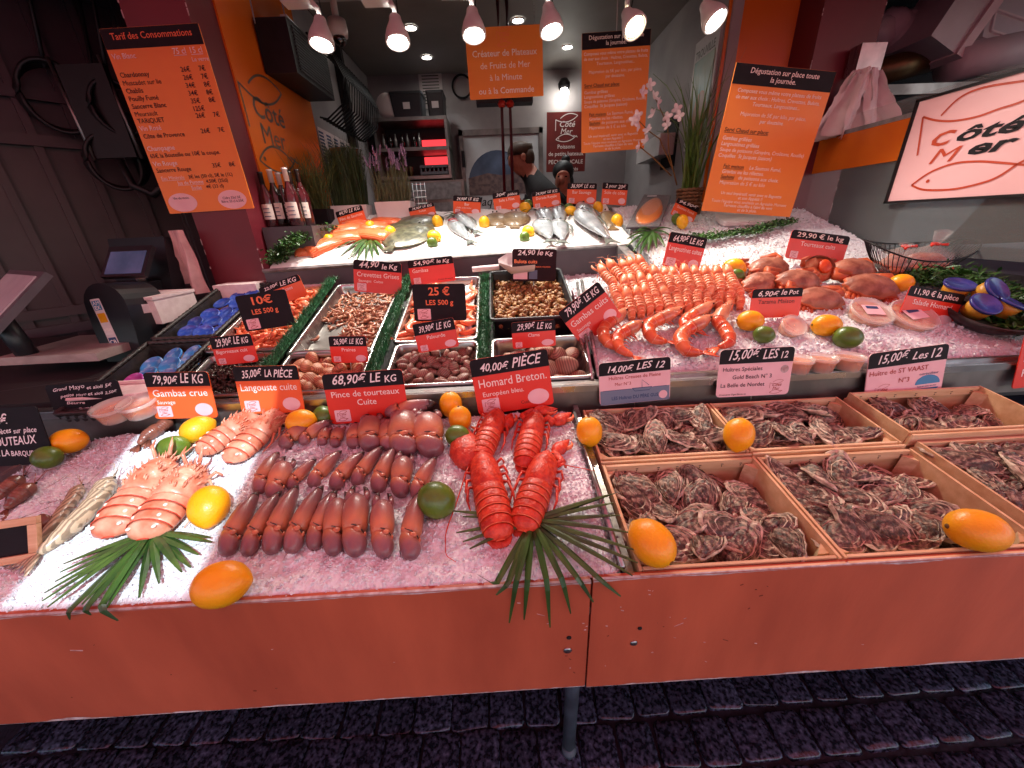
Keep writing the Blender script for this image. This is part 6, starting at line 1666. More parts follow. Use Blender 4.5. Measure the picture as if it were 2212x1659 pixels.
palm('large dark palm leaf fanned below the red lobsters', (1150, 1125), [(985, 1150), (1000, 1172), (1015, 1190), (1030, 1245, 0, fp(1030, 1240)), (1072, 1285, 0, fp(1072, 1285)), (1100, 1345, 0, fp(1100, 1345)), (1132, 1338, 0, fp(1132, 1338)), (1188, 1355, 0, fp(1188, 1355)), (1232, 1325, 0, fp(1232, 1325)), (1282, 1300, 0, fp(1282, 1300)), (1340, 1288, 0, fp(1340, 1288)), (1366, 1248, .03), (1378, 1215, .03), (1372, 1190, .03), (1362, 1155, .03), (1340, 1112, .02), (1325, 1088, .02), (1318, 1072, .02), (1328, 1065, .02), (975, 1105, .012), (1000, 1120, .01)], T1, wmax=.0066)
palm('palm leaf in the sun fanned below the spiny lobsters', (330, 1150), [(95, 1280), (92, 1300), (105, 1316), (150, 1336, 0, fp(150, 1338)), (200, 1330, 0, fp(200, 1328)), (262, 1338, 0, fp(262, 1340)), (300, 1290), (345, 1262), (395, 1240), (412, 1225), (430, 1200), (460, 1175), (455, 1160), (130, 1238), (140, 1222), (170, 1205), (120, 1258), (180, 1310), (230, 1312)], T1, wmax=.0074)
palm('palm leaf between the salmon fillets and the turbot', (800, 515), [(720, 540), (735, 555), (752, 562), (770, 562), (790, 562), (805, 560), (820, 556), (835, 548), (745, 520), (728, 532), (742, 548), (762, 558), (760, 512)], T3, wmax=.010)
palm('palm leaf below the smoked salmon pack', (1408, 500), [(1348, 520), (1352, 535), (1368, 545), (1383, 548), (1400, 545), (1418, 538), (1436, 532), (1455, 515), (1462, 502), (1448, 495), (1360, 508), (1375, 500)], T3, wmax=.012)
palm('thin palm leaf between the sole and the bream tags', (1160, 455), [(1112, 452), (1120, 462), (1135, 466)], T3, wmax=.006)
palm('small palm leaf behind the two large bass', (1225, 450), [(1200, 440), (1210, 452), (1195, 448)], T3, wmax=.006)
palm('small palm leaf behind the lemon right of the rear turbot', (990, 470), [(955, 470), (962, 476), (958, 465), (970, 465)], T3, wmax=.010)
def garland(label, path, n, spread, leaf, surf, m='leaf', seed=0, up=.02, long=1.6):
    r = random.Random(seed); t = thing('leaf_garland', label, 'garland', None, 'artificial leaf garlands')
    P = [surf(x, y, up) for x, y in path]
    MB().tube(P, .003, 5).obj('stem', M['lav_stem'], t)
    mb = MB()
    for i in range(n):
        f = r.random() * (len(P) - 1); k = min(int(f), len(P) - 2)
        c = P[k].lerp(P[k + 1], f - k) + Vector((r.gauss(0, spread), r.gauss(0, spread), abs(r.gauss(0, spread * .5)) - .01))
        E = Euler((r.uniform(-.9, .9), r.uniform(-.9, .9), r.uniform(0, 6.28))).to_matrix()
        s_ = leaf * r.uniform(.6, 1.3)
        q = [Vector((0, -s_ * long / 2, 0)), Vector((s_ * .45, -s_ * .1, s_ * .12)), Vector((0, s_ * long / 2, 0)), Vector((-s_ * .45, -s_ * .1, s_ * .12)), Vector((0, 0, -s_ * .05))]
        mb.add([c + E @ p for p in q], [(0, 1, 4), (1, 2, 4), (2, 3, 4), (3, 0, 4)])
    mb.obj('foliage', M[m], t)
def drape(x, y, h=0): return atY(x, y, 1.95) if x < 640 else atY(x, y, 1.98 + (x - 640) * .0042)
garland('small leaved green garland left of the salmon fillets', [(596, 566), (606, 545), (625, 525), (650, 508), (680, 496), (712, 492)], 1800, .024, .013, drape, seed=1)
garland('small leaved green garland on the ice below the big tasting sign', [(1490, 512), (1530, 512), (1570, 505), (1620, 500), (1660, 488), (1712, 476)], 1500, .026, .012, T3, seed=2)
garland('feathery green garland along the glass at the right', [(1996, 600), (2040, 598), (2090, 610), (2140, 632), (2180, 660), (2212, 690), (2240, 720)], 2600, .042, .012, T3, seed=3, up=.035, long=4.0)

# ------------------------------------------------------------------ fish on the paper
def fish(label, head, tail, wid, thick, m, name, yaw=None, fork=.35, group=None, red=False, up=.012):
    p, q = T3(*tail, up), T3(*head, up)
    d = q - p; L = d.length; yw = math.degrees(math.atan2(-d.x, d.y))
    t = thing(name, label, 'fish', TR(p, ('X', S3), ('Z', yw)), group)
    R = []; n = 16
    for f, w in ((.13, .16), (.2, .22), (.3, .42), (.42, .68), (.55, .88), (.68, 1.0), (.78, .98), (.88, .78), (.95, .48), (1.0, .12)):
        R.append([(wid / 2 * w * math.cos(2 * PI * k / n) + wid * .05 * (1 - w), L * f, thick / 2 * (.25 + .75 * w) * (w ** .3) * math.sin(2 * PI * k / n)) for k in range(n)])
    mb = MB().rings(R)
    for i, fc in enumerate(mb.f):
        if sum(mb.v[j][0] for j in fc) / len(fc) > wid * .26: mb.m[i] = 1
    o = mb.obj('body', [M[m], M['fish_back']], t, True)
    MB().prism([(-.012, L * .15), (.012, L * .15), (wid * fork, 0), (0, L * .055), (-wid * fork, -.004)], -.0015, .0015).obj('tail_fin', M['fish_fin'], t)
    MB().tube([(wid * .44, L * .35, 0), (wid * .60, L * .52, .001), (wid * .60, L * .70, .001), (wid * .48, L * .80, 0)], [.002, .006, .007, .002], 6, .3).obj('back_fin', M['fish_fin'], t, True)
    MB().ell((-wid * .1, L * .66, thick * .42), (.006, .028, .003), 8, 5, None).obj('side_fin', M['fish_fin'], t, True)
    MB().tube([(-wid * .36, L * .76, thick * .30), (-wid * .1, L * .745, thick * .50), (wid * .2, L * .76, thick * .46), (wid * .36, L * .80, thick * .28)], .0022, 5).obj('gill', M['fish_red'] if red else M['fish_back'], t, True)
    e = MB().lathe([(.0075, 0), (.0068, .002), (.002, .003)], 12, M=TR((wid * .10, L * .90, thick * .36))).obj('eye', M['eye'], t, True)
    if red: MB().ell((wid * .0, L * .88, thick * .3), (wid * .32, L * .06, thick * .2), 10, 6).obj('red_cheek', M['fish_red'], t, True)
    return t
G = 'bream laid on the paper'
fish('rear left silver bream, half under the front one', (1172, 450), (1188, 492), .115, .05, 'fish_silver', 'sea_bream', group=G, up=.018)
fish('rear right silver bream, half under the front one', (1205, 446), (1212, 490), .105, .05, 'fish_silver', 'sea_bream', group=G, up=.018)
fish('front left silver bream', (1168, 474), (1190, 524), .125, .055, 'fish_silver', 'sea_bream', group=G, up=.034)
fish('front right silver bream', (1204, 474), (1215, 527), .112, .05, 'fish_silver', 'sea_bream', group=G, up=.034)
G = 'bass laid on the paper'
fish('large silver bass lying behind, nearest its tag', (1252, 436), (1307, 516), .105, .055, 'fish_silver', 'sea_bass', group=G, up=.024)
fish('largest silver bass in front, tail towards the viewer', (1248, 452), (1324, 527), .115, .06, 'fish_silver', 'sea_bass', group=G, up=.045)
fish('small bass with red gills, left of the pair', (976, 474), (1020, 527), .088, .045, 'fish_silver', 'sea_bass', group=G, red=True, up=.022)
fish('small bass with red gills, right of the pair', (990, 460), (1034, 505), .084, .045, 'fish_silver', 'sea_bass', group=G, red=True, up=.030)
def flatfish(label, c, L, W_, yaw, m, name, up=.012, group=None):
    t = thing(name, label, 'fish', TR(T3(*c, up), ('X', S3), ('Z', yaw)), group)
    R = []; n = 36
    for q, z in ((1.0, 0), (1.0, .002), (.93, .004), (.88, .010), (.7, .018), (.4, .024), (.08, .026)):
        R.append([(W_ / 2 * math.cos(2 * PI * k / n) * q * (1 + (.025 * math.sin(k * 9) if q > .9 else 0)), L / 2 * math.sin(2 * PI * k / n) * q * (1 - .10 * math.cos(2 * PI * k / n) ** 2), z) for k in range(n)])
    MB().rings(R).obj('body', M[m], t, True)
    MB().prism([(-.010, -L * .46), (.010, -L * .46), (.030, -L * .62), (.012, -L * .64), (-.012, -L * .64), (-.030, -L * .62)], .0, .006).obj('tail_fin', M[m], t)
    for s_ in (-1, 1): MB().ell((s_ * .012, L * .40, .020), (.005, .005, .005), 8, 5).obj('eye', M['eye'], t, True)
    MB().tube([(0, -L * .44, .012), (0, -L * .1, .026), (.012, L * .2, .024), (.03, L * .34, .014)], .0012, 4).obj('side_line', M['fish_fin'], t)
flatfish('front dark turbot, tail towards the viewer', (884, 508), .34, .27, -22, 'turbot', 'turbot', .022)
flatfish('rear dark turbot, partly under the front one', (896, 483), .36, .26, -58, 'turbot', 'turbot', .012)
flatfish('left of the two round brown soles', (1074, 475), .21, .17, 8, 'sole', 'sole', .012)
flatfish('right of the two round brown soles', (1111, 473), .23, .19, -2, 'sole', 'sole', .016)
flatfish('small single brown sole right of the large bass', (1316, 474), .27, .12, -6, 'sole', 'sole', .012)
def fillet(label, c, L, W_, yaw, up=.0, th=.045):
    t = tag(mkobj('salmon_fillet', None), label, 'salmon', 'salmon fillets on the paper'); 
    t.matrix_basis = TR(T3(*c, up), ('X', S3), ('Z', yaw))
    R = []
    for f, w, z in ((0, .80, .55), (.03, .95, .85), (.2, 1, 1), (.6, 1, 1.0), (.9, .95, .8), (1, .8, .45)):
        R.append([(W_ / 2 * w * x, L * (f - .5), th * z * y) for x, y in ((-1, 0), (-1, .5), (-.75, .85), (-.3, 1.0), (.2, .95), (.7, .75), (1, .35), (1, 0))])
    MB().rings(R).obj('flesh', M['salmon'], t, True)
for a in (('salmon fillet standing alone at the front left', (666, 546), .14, .10, 8), ('longest salmon fillet, second from the left at the front', (706, 536), .22, .10, -38, .01), ('salmon fillet under the long front one, behind a lime', (748, 520), .17, .10, -68, .012),
          ('salmon fillet at the left, below the yellow lemon', (698, 525), .12, .09, 70), ('salmon fillet at the back, below its tilted tag', (752, 503), .20, .10, -70, .006), ('wide salmon fillet right of the palm leaf', (806, 512), .23, .12, 66, .012), ('salmon fillet behind the wide one', (812, 498), .16, .10, -75, .006), ('salmon fillet at the back under the lemon', (776, 492), .15, .10, -80), ('rearmost salmon fillet beside the white planter', (835, 486), .20, .10, 74)):
    fillet(*a)
# smoked salmon in its pack
pk = thing('smoked_salmon_pack', 'vacuum pack of smoked salmon left of the reed basket', 'pack', None)
Q = [T3(*p, .022) for p in ((1352, 492), (1424, 490), (1450, 422), (1392, 420))]
def lerp2(u, v): return (Q[0].lerp(Q[1], u)).lerp(Q[3].lerp(Q[2], u), v)
MB().add([q + Vector((0, 0, z)) for z in (0, -.006) for q in Q], [(0, 1, 2, 3), (0, 4, 5, 1), (1, 5, 6, 2), (2, 6, 7, 3), (3, 7, 4, 0)]).obj('backing', M['grey_plastic'], pk)
mb = MB(); n = 24
R = []
for q, z in ((1, .002), (.95, .012), (.7, .016), (.1, .017)):
    R.append([lerp2(.52 + .40 * q * math.cos(2 * PI * k / n) * (1 - .25 * math.sin(2 * PI * k / n)), .45 + .40 * q * math.sin(2 * PI * k / n)) + Vector((0, 0, z)) for k in range(n)])
mb.rings(R).obj('salmon_slices', M['salmon_smoked'], pk, True)
MB().sheet(lambda u, v: lerp2(u, v) + Vector((0, 0, .004 + .018 * math.sin(PI * u) * math.sin(PI * v))), 14, 14).obj('clear_film', M['film'], pk, True)
mb = MB(); c = lerp2(.34, .88) + Vector((0, 0, .012)); e1 = (Q[1] - Q[0]).normalized() * .03; e2 = (Q[3] - Q[0]).normalized() * .012
mb.add([c - e1 - e2, c + e1 - e2, c + e1 + e2, c - e1 + e2], [(0, 1, 2, 3)]).obj('label_sticker', M['paper'], pk)
# white slab under the garland at the right
ws = thing('foam_tray', 'white foam tray behind the garland on the right ice', 'tray', TR(T3(1608, 478, .0), ('X', S3)))
MB().prism(rrect(.30, .12, .02, 4), 0, .02).obj('tray_base', M['paper'], ws)
# ------------------------------------------------------------------ wine bottles
def bottle(label, p, h, body, foil, tilt=0):
    t = thing('wine_bottle', label, 'bottle', TR(p, ('Y', tilt)), 'wine bottles on the plinth')
    r = h * .125
    MB().lathe([(r * .9, 0), (r, .006), (r, h * .52), (r * .92, h * .58), (r * .55, h * .68), (r * .36, h * .76), (r * .34, h * .80)], 20).obj('glass', M[body], t, True)
    MB().lathe([(r * .37, h * .78), (r * .36, h * .97), (r * .42, h * .975), (r * .42, h), (r * .2, h)], 16).obj('foil', M[foil], t, True)
    mb = MB(); R = []
    for z in (h * .14, h * .42): R.append([(r * 1.01 * math.cos(a), r * 1.01 * math.sin(a), z) for a in [rad(-150 + 12 * k) for k in range(11)]])
    o = mb.rings(R, False, False, False).obj('paper_label', M['label_paper'], t, True)
    mb = MB()
    for k in range(3): mb.rings([[(r * 1.02 * math.cos(a), r * 1.02 * math.sin(a), z) for a in [rad(-120 + 12 * k2) for k2 in range(6)]] for z in (h * (.19 + .07 * k), h * (.205 + .07 * k))], False, False, False)
    mb.obj('label_print', M['blue_text'], o, True)
for k, (x, y, b, f, lb) in enumerate(((592, 491, 'bottle_red', 'foil_black', 'leftmost dark wine bottle with black cap'), (612, 488, 'bottle_dark', 'foil_white', 'wine bottle with white cap and arched label'), (627, 485, 'bottle_dark', 'foil_white', 'taller wine bottle with white cap, third from the left'),
                                     (643, 485, 'bottle_red', 'foil_white', 'wine bottle with white cap beside the grass'), (648, 476, 'bottle_dark', 'foil_black', 'black capped bottle behind the white capped one'), (666, 480, 'bottle_red', 'foil_black', 'rightmost dark bottle half hidden by the grass'))):
    Y = 2.10 + .03 * (k % 3)
    p = atY(x, y, Y); bottle(lb, Vector((p.x, Y, 1.530)), .245 + .012 * (k % 2), b, f)

# ------------------------------------------------------------------ planters
def blades(n, base, wx, wy, hmin, hmax, lean, wid, seed, curve=.3):
    r = random.Random(seed); mb = MB()
    for i in range(n):
        b = base + Vector((r.uniform(-wx, wx), r.uniform(-wy, wy), 0)); h = r.uniform(hmin, hmax)
        d = Vector((r.gauss(0, lean), r.gauss(0, lean), 1)); s_ = Vector((r.uniform(-1, 1), r.uniform(-1, 1), 0)).normalized() * wid
        c = Vector((r.gauss(0, curve), r.gauss(0, curve), 0)) * h * .3
        p1, p2, p3 = b + d * h * .4, b + d * h * .75 + c * .5, b + d * h * .96 + c * 1.3
        mb.add([b - s_, b + s_, p1 - s_, p1 + s_, p2 - s_ * .7, p2 + s_ * .7, p3], [(0, 1, 3, 2), (2, 3, 5, 4), (4, 5, 6)])
    return mb
def planter(label, x0, y0, x1, Y, h, M_):
    a, b = atY(x0, y0, Y), atY(x1, y0, Y)
    t = thing('planter', label, 'planter', TR(((a.x + b.x) / 2, Y + .06, a.z)))
    w = b.x - a.x
    R = [[(x * s_, y * s_, z) for x, y in rrect(w, .12, .008, 2)] for s_, z in ((.92, 0), (1, h), (.96, h), (.9, h - .02))]
    MB().rings(R, True, True, True).obj('pot', M[M_], t)
    return t, Vector((0, 0, h - .01)), w
t, b, w = planter('white planter with tall green grass behind the salmon tag', 722, 498, 800, 2.50, .135, 'paper')
blades(900, b, w * .44, .05, .22, .40, .06, .0016, 1).obj('grass', M['grass_dark'], t)
t, b, w = planter('dark pot with wispy dry grass behind the wine bottles', 650, 486, 716, 2.42, .08, 'slate')
blades(420, b, w * .40, .05, .18, .36, .22, .0013, 2, .8).obj('grass', M['grass_dry'], t)
t, b, w = planter('white planter of lavender left of the turbot tag', 815, 486, 893, 2.50, .125, 'paper')
blades(420, b, w * .44, .05, .09, .20, .14, .0014, 3).obj('stems', M['lav_stem'], t)
mb = MB(); r = random.Random(4)
for i in range(34):
    c = b + Vector((r.uniform(-w * .5, w * .5), r.uniform(-.06, .06), r.uniform(.17, .27)))
    mb.tube([Vector((c.x * .8, c.y * .8, b.z)), c], .0014, 4, mi=1)
    ax = Vector((r.gauss(0, .25), r.gauss(0, .2), 1)).normalized()
    for k in range(9):
        q = c + ax * .006 * k
        mb.ell(q + Vector((r.uniform(-.003, .003), r.uniform(-.003, .003), 0)), (.0068 - .0004 * k, .0068 - .0004 * k, .0042), 6, 4)
mb.obj('flower_heads', [M['lavender'], M['lav_stem']], t, True)
# reeds in the tan wicker pot
p = atY(1490, 464, 2.40)
rp_ = thing('reed_plant', 'tall green reeds in a tan wicker pot beside the big tasting sign', 'plant', TR((p.x, 2.44, p.z)))
for k in range(8):
    MB().tube([((.066 + .004 * math.sin(k)) * math.cos(a), .066 * math.sin(a), .008 + .018 * k + .003 * (-1) ** j) for j, a in enumerate([2 * PI * j / 30 for j in range(31)])], .0095, 5, cap=False).obj('wicker_ring', M['wicker_tan'], rp_, True)
MB().lathe([(.055, 0), (.062, .14), (.01, .135)], 20).obj('pot_lining', M['wicker_tan'], rp_)
r = random.Random(8)
for i in range(46):
    h = r.uniform(.35, .66); a = r.uniform(0, 6.28); ln = abs(r.gauss(0, .13)); bend = r.uniform(.0, .30) * (1 if i % 4 else 2.2)
    d = Vector((math.cos(a), math.sin(a), 0)); b_ = Vector((r.uniform(-.035, .035), r.uniform(-.03, .03), .12))
    wv = Vector((-d.y, d.x, 0)) * r.uniform(.004, .0085); v = []
    for k in range(8):
        f = k / 7
        c = b_ + d * (ln * f * h + bend * h * f ** 3) + Vector((0, 0, h * f - bend * h * .55 * f ** 4))
        wk = wv * (1 - f ** 2.2)
        v += [c - wk, c + wk + Vector((0, 0, .002))]
    MB().add(v, [(2 * k, 2 * k + 1, 2 * k + 3, 2 * k + 2) for k in range(7)]).obj('blade', M['reed'], rp_)
# white blossom branch
br = thing('blossom_branch', 'branch of white blossom hanging in front of the middle tasting sign', 'branch', None)
FL = [(1403, 184), (1387, 199), (1413, 209), (1378, 250), (1381, 270), (1400, 282), (1382, 317), (1396, 305), (1411, 247), (1442, 270), (1440, 252), (1468, 250), (1420, 222), (1462, 236), (1370, 258)]
P = [atY(x, y, 2.33) for x, y in FL]
for pts in (((1462, 400), (1445, 330), (1442, 270), (1420, 222), (1403, 184)), ((1455, 370), (1425, 300), (1400, 282), (1381, 262)), ((1450, 380), (1410, 340), (1382, 317))):
    MB().tube([atY(x, y, 2.35) for x, y in pts], [.004, .0035, .003, .0022, .0015][:len(pts)], 5).obj('twig', M['stem_end'], br, True)
r = random.Random(3)
for c in P:
    E = Euler((r.uniform(.9, 1.9), r.uniform(-.5, .5), r.uniform(0, 6))).to_matrix().to_4x4()
    mb = MB()
    for k in range(4):
        mb.ell((0, .016, .002), (.011, .016, .0022), 8, 5, Matrix.Translation(c) @ E @ Matrix.Rotation(k * PI / 2 + .1, 4, 'Z') @ Matrix.Rotation(.35, 4, 'X'))
    f_ = mb.obj('flower', M['petal'], br, True)

# ------------------------------------------------------------------ lamps
def spot(label, x, y, Y, aim, power, warm=False, bx=None):
    c = atY(x, y, Y); a = Vector(aim).normalized()
    q = (-a).to_track_quat('Z', 'Y').to_matrix().to_4x4()
    t = thing('track_spot', label, 'lamp', Matrix.Translation(c), 'track spots above the display')
    h = MB().lathe([(.020, .105), (.024, .10), (.028, .08), (.044, .045), (.052, .018), (.053, 0), (.048, -.004), (.046, .004), (.042, .008)], 24, cap=False).obj('lamp_head', M['lamp_white'], t, True, q)
    MB().lathe([(.0465, .003), (.0465, .0055), (.040, .006)], 24, cap=False).obj('black_ring', M['black_metal'], h, True)
    MB().lathe([(.041, .006), (.02, .008)], 24).obj('lens', M['lamp_on_warm' if warm else 'lamp_on'], h, True)
    top = q @ Vector((0, 0, .10))
    MB().tube([top, top + Vector((0, .0, .03)), Vector((-.03, .01, top.z + .07))], .011, 8).obj('neck', M['lamp_white'], t, True)
    MB().tube([top + Vector((.015, -.01, .0)), top + Vector((.02, -.03, .05)), top + Vector((-.03, -.02, .08))], .003, 5).obj('cable', M['rubber'], t, True)
    bz = top.z + .085
    MB().box((-.075, .02, bz + .09), (.115, .07, .26)).obj('bracket_box', M['lamp_white'], t)
    l = bpy.data.lights.new('spot_light', 'SPOT'); l.energy = power; l.spot_size = rad(86); l.spot_blend = .7; l.shadow_soft_size = .045
    l.color = (1, .93, .82) if not warm else (1, .86, .66)
    lo = bpy.data.objects.new('spot_light', l); COL.objects.link(lo); lo.parent = t; lo.matrix_basis = Matrix.Translation(a * .012) @ q
    return t
SPW = 18
for k, (x, y, aim, wm, lb) in enumerate(((695, 97, (-.05, -.28, -1), False, 'leftmost white track spot beside the black heater'), (860, 92, (.05, -.30, -1), False, 'white track spot second from the left'), (1024, 77, (.03, -.30, -1), False, 'white track spot left of the four line sign'),
                                      (1192, 68, (.14, -.28, -1), False, 'white track spot right of the four line sign'), (1372, 60, (.25, -.62, -.75), True, 'glaring warm track spot over the middle tasting sign'), (1546, 46, (.35, -.55, -.8), False, 'rightmost white track spot in front of the framed poster'))):
    spot(lb, x, y, 2.10, aim, SPW, wm)
def downlight(label, x, y, power):
    p = atZ(x, y, ZC - .001)
    t = thing('downlight', label, 'lamp', Matrix.Translation(p), 'recessed ceiling lights')
    MB().lathe([(.052, 0), (.052, -.006), (.040, -.008), (.038, -.002)], 24, cap=False).obj('ring', M['lamp_white'], t, True)
    MB().lathe([(.039, -.003), (.01, -.004)], 24).obj('lens', M['lamp_on'], t, True)
    l = bpy.data.lights.new('down_light', 'SPOT'); l.energy = power; l.spot_size = rad(120); l.spot_blend = .8; l.shadow_soft_size = .04
    lo = bpy.data.objects.new('down_light', l); COL.objects.link(lo); lo.parent = t; lo.location = (0, 0, -.012)
for x, y, lb in ((887, 59, 'recessed ceiling light between the second and third spots'), (922, 123, 'recessed ceiling light above the dark crates'), (1119, 43, 'recessed ceiling light above the four line sign'), (1226, 101, 'recessed ceiling light left of the middle tasting sign')):
    downlight(lb, x, y, 5)
bl = thing('wall_bulb', 'round lit bulb on the back wall left of the middle tasting sign', 'lamp', Matrix.Translation(atY(1219, 202, 4.30)))
MB().ell((0, 0, 0), (.04, .035, .05), 14, 10).obj('globe', M['lamp_on'], bl, True); MB().lathe([(.05, 0), (.06, .04), (.03, .08)], 14, M=TR((0, .02, .04))).obj('shade', M['black_metal'], bl, True)

# ------------------------------------------------------------------ back room
ht = thing('wall_heater', 'black slatted heater hung high on the left wall', 'heater')
MB().box((-1.06, 2.66, 2.36), (.16, .48, .22)).obj('casing', M['black_metal'], ht)
for k in range(14): MB().box((-.976, 2.67, 2.275 + k * .0135), (.008, .42, .006)).obj('slat', M['grey_dark'], ht)
MB().box((-.99, 2.66, 2.474), (.03, .48, .008)).obj('top_edge', M['steel_dull'], ht)
for y in (2.35, 2.7): MB().tube([(-1.1, y, 2.42), (-1.1, y + .02, 2.82)], .003, 5).obj('chain', M['steel_dull'], ht)
sc_ = thing('security_camera', 'white dome camera on the ceiling behind the leftmost spot', 'camera', Matrix.Translation(atY(733, 80, 2.9)))
MB().lathe([(.05, .08), (.055, .03), (.05, 0)], 18).obj('mount', M['lamp_white'], sc_, True); MB().ell((0, 0, -.01), (.036, .036, .036), 14, 8).obj('lens_dome', M['bottle_dark'], sc_, True)
MB().tube([(0, 0, .08), (0, 0, ZC - atY(733, 80, 2.9).z)], .02, 8).obj('stem', M['lamp_white'], sc_)
hg = thing('rack_hooks', 'row of black curved oyster rack frames hung on the left wall', 'rack')
for k in range(16):
    y = 3.0 + .05 * k
    MB().tube([(-1.13, y, 2.62), (-.99, y, 2.54), (-.93, y, 2.40), (-.96, y, 2.26), (-1.08, y, 2.18), (-1.13, y, 2.19)], .006, 5).obj('hoop', M['black_metal'], hg, True)
MB().tube([(-1.09, 2.95, 2.60), (-1.09, 3.9, 2.58)], .01, 6).obj('bar', M['black_metal'], hg)
# steel rack with the red glow
ck = thing('steel_rack', 'open steel shelf unit glowing red inside on the back wall', 'shelf')
Yc = 4.02
A, Bq = atY(803, 262, Yc), atY(973, 378, Yc)
x0, x1, zt, zb = A.x, Bq.x + .01, A.z + .01, Bq.z - .01
for z in (zt, (zt + zb) / 2 - .0, zb): MB().box(((x0 + x1) / 2, Yc + .17, z), (x1 - x0, .34, .028)).obj('shelf', M['steel_dull'], ck)
for x in (x0 + .012, x1 - .012): MB().box((x, Yc + .17, (zt + zb) / 2), (.024, .335, zt - zb - .03)).obj('side_panel', M['steel_dull'], ck)
MB().box(((x0 + x1) / 2, Yc + .335, (zt + zb) / 2), (x1 - x0 - .05, .01, zt - zb - .03)).obj('back_panel', M['grey_dark'], ck)
zm = (zt + zb) / 2
MB().box((x1 - .17, Yc + .32, zm + .075), (.25, .012, .09)).obj('heat_panel', M['red_lit'], ck); MB().box((x1 - .16, Yc + .32, zm - .07), (.25, .012, .09)).obj('heat_panel', M['red_lit'], ck)
for k in range(7):
    t = thing('condiment_bottle', 'bottle on the steel shelf unit, %s from the left' % ORD[k], 'bottle', TR((x0 + .06 + .055 * k, Yc + .08 + .03 * (k % 2), zm + .015)), 'bottles on the steel shelf')
    MB().lathe([(.018, 0), (.019, .07), (.008, .09), (.008, .12)], 10).obj('body', M['bottle_dark' if k % 2 else 'steel_dull'], t, True)
t = thing('bottle_crate', 'grey slotted plastic crate on the lower steel shelf', 'crate', TR((x1 - .16, Yc + .09, zb + .015)))
for z in (.02, .075): MB().box((0, 0, z), (.26, .15, .022)).obj('band', M['grey_plastic'], t)
for k in range(7): MB().box((-.12 + .04 * k, 0, .05), (.012, .14, .04)).obj('rib', M['grey_plastic'], t)
for k in range(5):
    t = thing('glass_jar', 'jar on the lower steel shelf, %s from the left' % ORD[k], 'jar', TR((x0 + .07 + .05 * k, Yc + .1, zb + .015)), 'jars on the steel shelf')
    MB().lathe([(.02, 0), (.021, .08), (.016, .09)], 10).obj('body', M['gold_pipe'], t, True)
for x, y0_, w_, h_, mm, lb in ((885, 255, .28, .17, 'black_plastic', 'black storage box on top of the steel unit'), (945, 252, .15, .17, 'grey_dark', 'dark narrow storage box on top of the steel unit')):
    p = atY(x, y0_, Yc + .1)
    t = thing('storage_box', lb, 'box', TR((p.x, Yc + .14, zt + .015)))
    R = [[(a, b_, z) for a, b_ in rrect(w_ * s_, .24 * s_, .015, 2)] for s_, z in ((.9, 0), (1, h_), (1.03, h_), (1.03, h_ + .02), (.9, h_ + .02))]
    MB().rings(R).obj('box_body', M[mm], t); MB().box((0, -.122, h_ * .5), (.06, .002, .05)).obj('label_sticker', M['paper'], t)
p = atY(842, 248, Yc + .1)
t = thing('paper_roll', 'large white paper roll on top of the steel unit', 'paper roll', TR((p.x, Yc + .14, zt + .11), ('X', 90)))
MB().lathe([(.02, -.10), (.095, -.10), (.095, .10), (.02, .10)], 24).obj('roll', M['paper'], t, True)
p = atY(1500 / 4 + 553, 190, 4.44)
t = thing('wall_notice', 'white printed notice on the back wall above the black box', 'notice', TR((atY(931, 188, 4.44).x, 4.44, atY(931, 188, 4.44).z)))
MB().box((0, 0, 0), (.22, .004, .34)).obj('sheet', M['paper'], t)
mb = MB()
for k in range(11): mb.box((0, -.003, .11 - k * .024), (.16, .001, .008))
mb.obj('print', M['logo_grey'], t)
MB().lathe([(.10, 0), (.10, .004), (.082, .004), (.082, 0)], 28, M=TR(atY(998, 187, 4.43), ('X', 90)), cap=False).obj('round_decal', M['slate'], bpy.data.objects['stall_back_wall'])
# cold room door with its printed harbour picture
dr = thing('cold_room_door', 'white cold room door with an arched harbour picture', 'door')
A, Bq = atY(1000, 295, 4.40), atY(1165, 445, 4.40)
MB().box(((A.x + Bq.x) / 2, 4.41, A.z - .75), (Bq.x - A.x, .05, 1.5)).obj('door_leaf', M['cold_white'], dr)
for x in (A.x - .02, Bq.x + .02): MB().box((x, 4.405, A.z - .73), (.04, .07, 1.56)).obj('door_frame', M['steel_dull'], dr)
MB().box(((A.x + Bq.x) / 2, 4.405, A.z + .025), (Bq.x - A.x + .08, .07, .05)).obj('door_frame', M['steel_dull'], dr)
c = atY(1075, 385, 4.38)
poly = [(.30 * math.cos(rad(a)), .30 * math.sin(rad(a))) for a in range(0, 181, 10)]
MB().prism(poly, 0, .002, M=TR((c.x, 4.384, c.z - .05), ('X', 90))).obj('picture_sky', M['poster_sea'], dr)
MB().prism([(-.30, 0), (.30, 0), (.30, .05), (.2, .09), (.05, .075), (-.1, .10), (-.30, .06)], .002, .004, M=TR((c.x, 4.384, c.z - .05), ('X', 90))).obj('picture_town', M['poster_town'], dr)
MB().prism(rrect(.60, .10, .01, 2, 0, -.05), 0, .003, M=TR((c.x, 4.384, c.z - .05), ('X', 90))).obj('picture_quay', M['poster_town'], dr)
MB().prism(circ(.05, 18, .10, .22), .002, .004, M=TR((c.x, 4.384, c.z - .05), ('X', 90))).obj('picture_badge', M['navy_print'], dr)
m2 = MB(); text(m2, 'Maquereau', 0, -.20, .12, al='C', sh=.3, b=.004, z=.004); text(m2, 'DE TROUVILLE', .02, -.27, .055, al='C', b=.004, z=.004)
m2.obj('lettering', M['slate'], dr, False, TR((c.x, 4.384, c.z - .05), ('X', 90)))
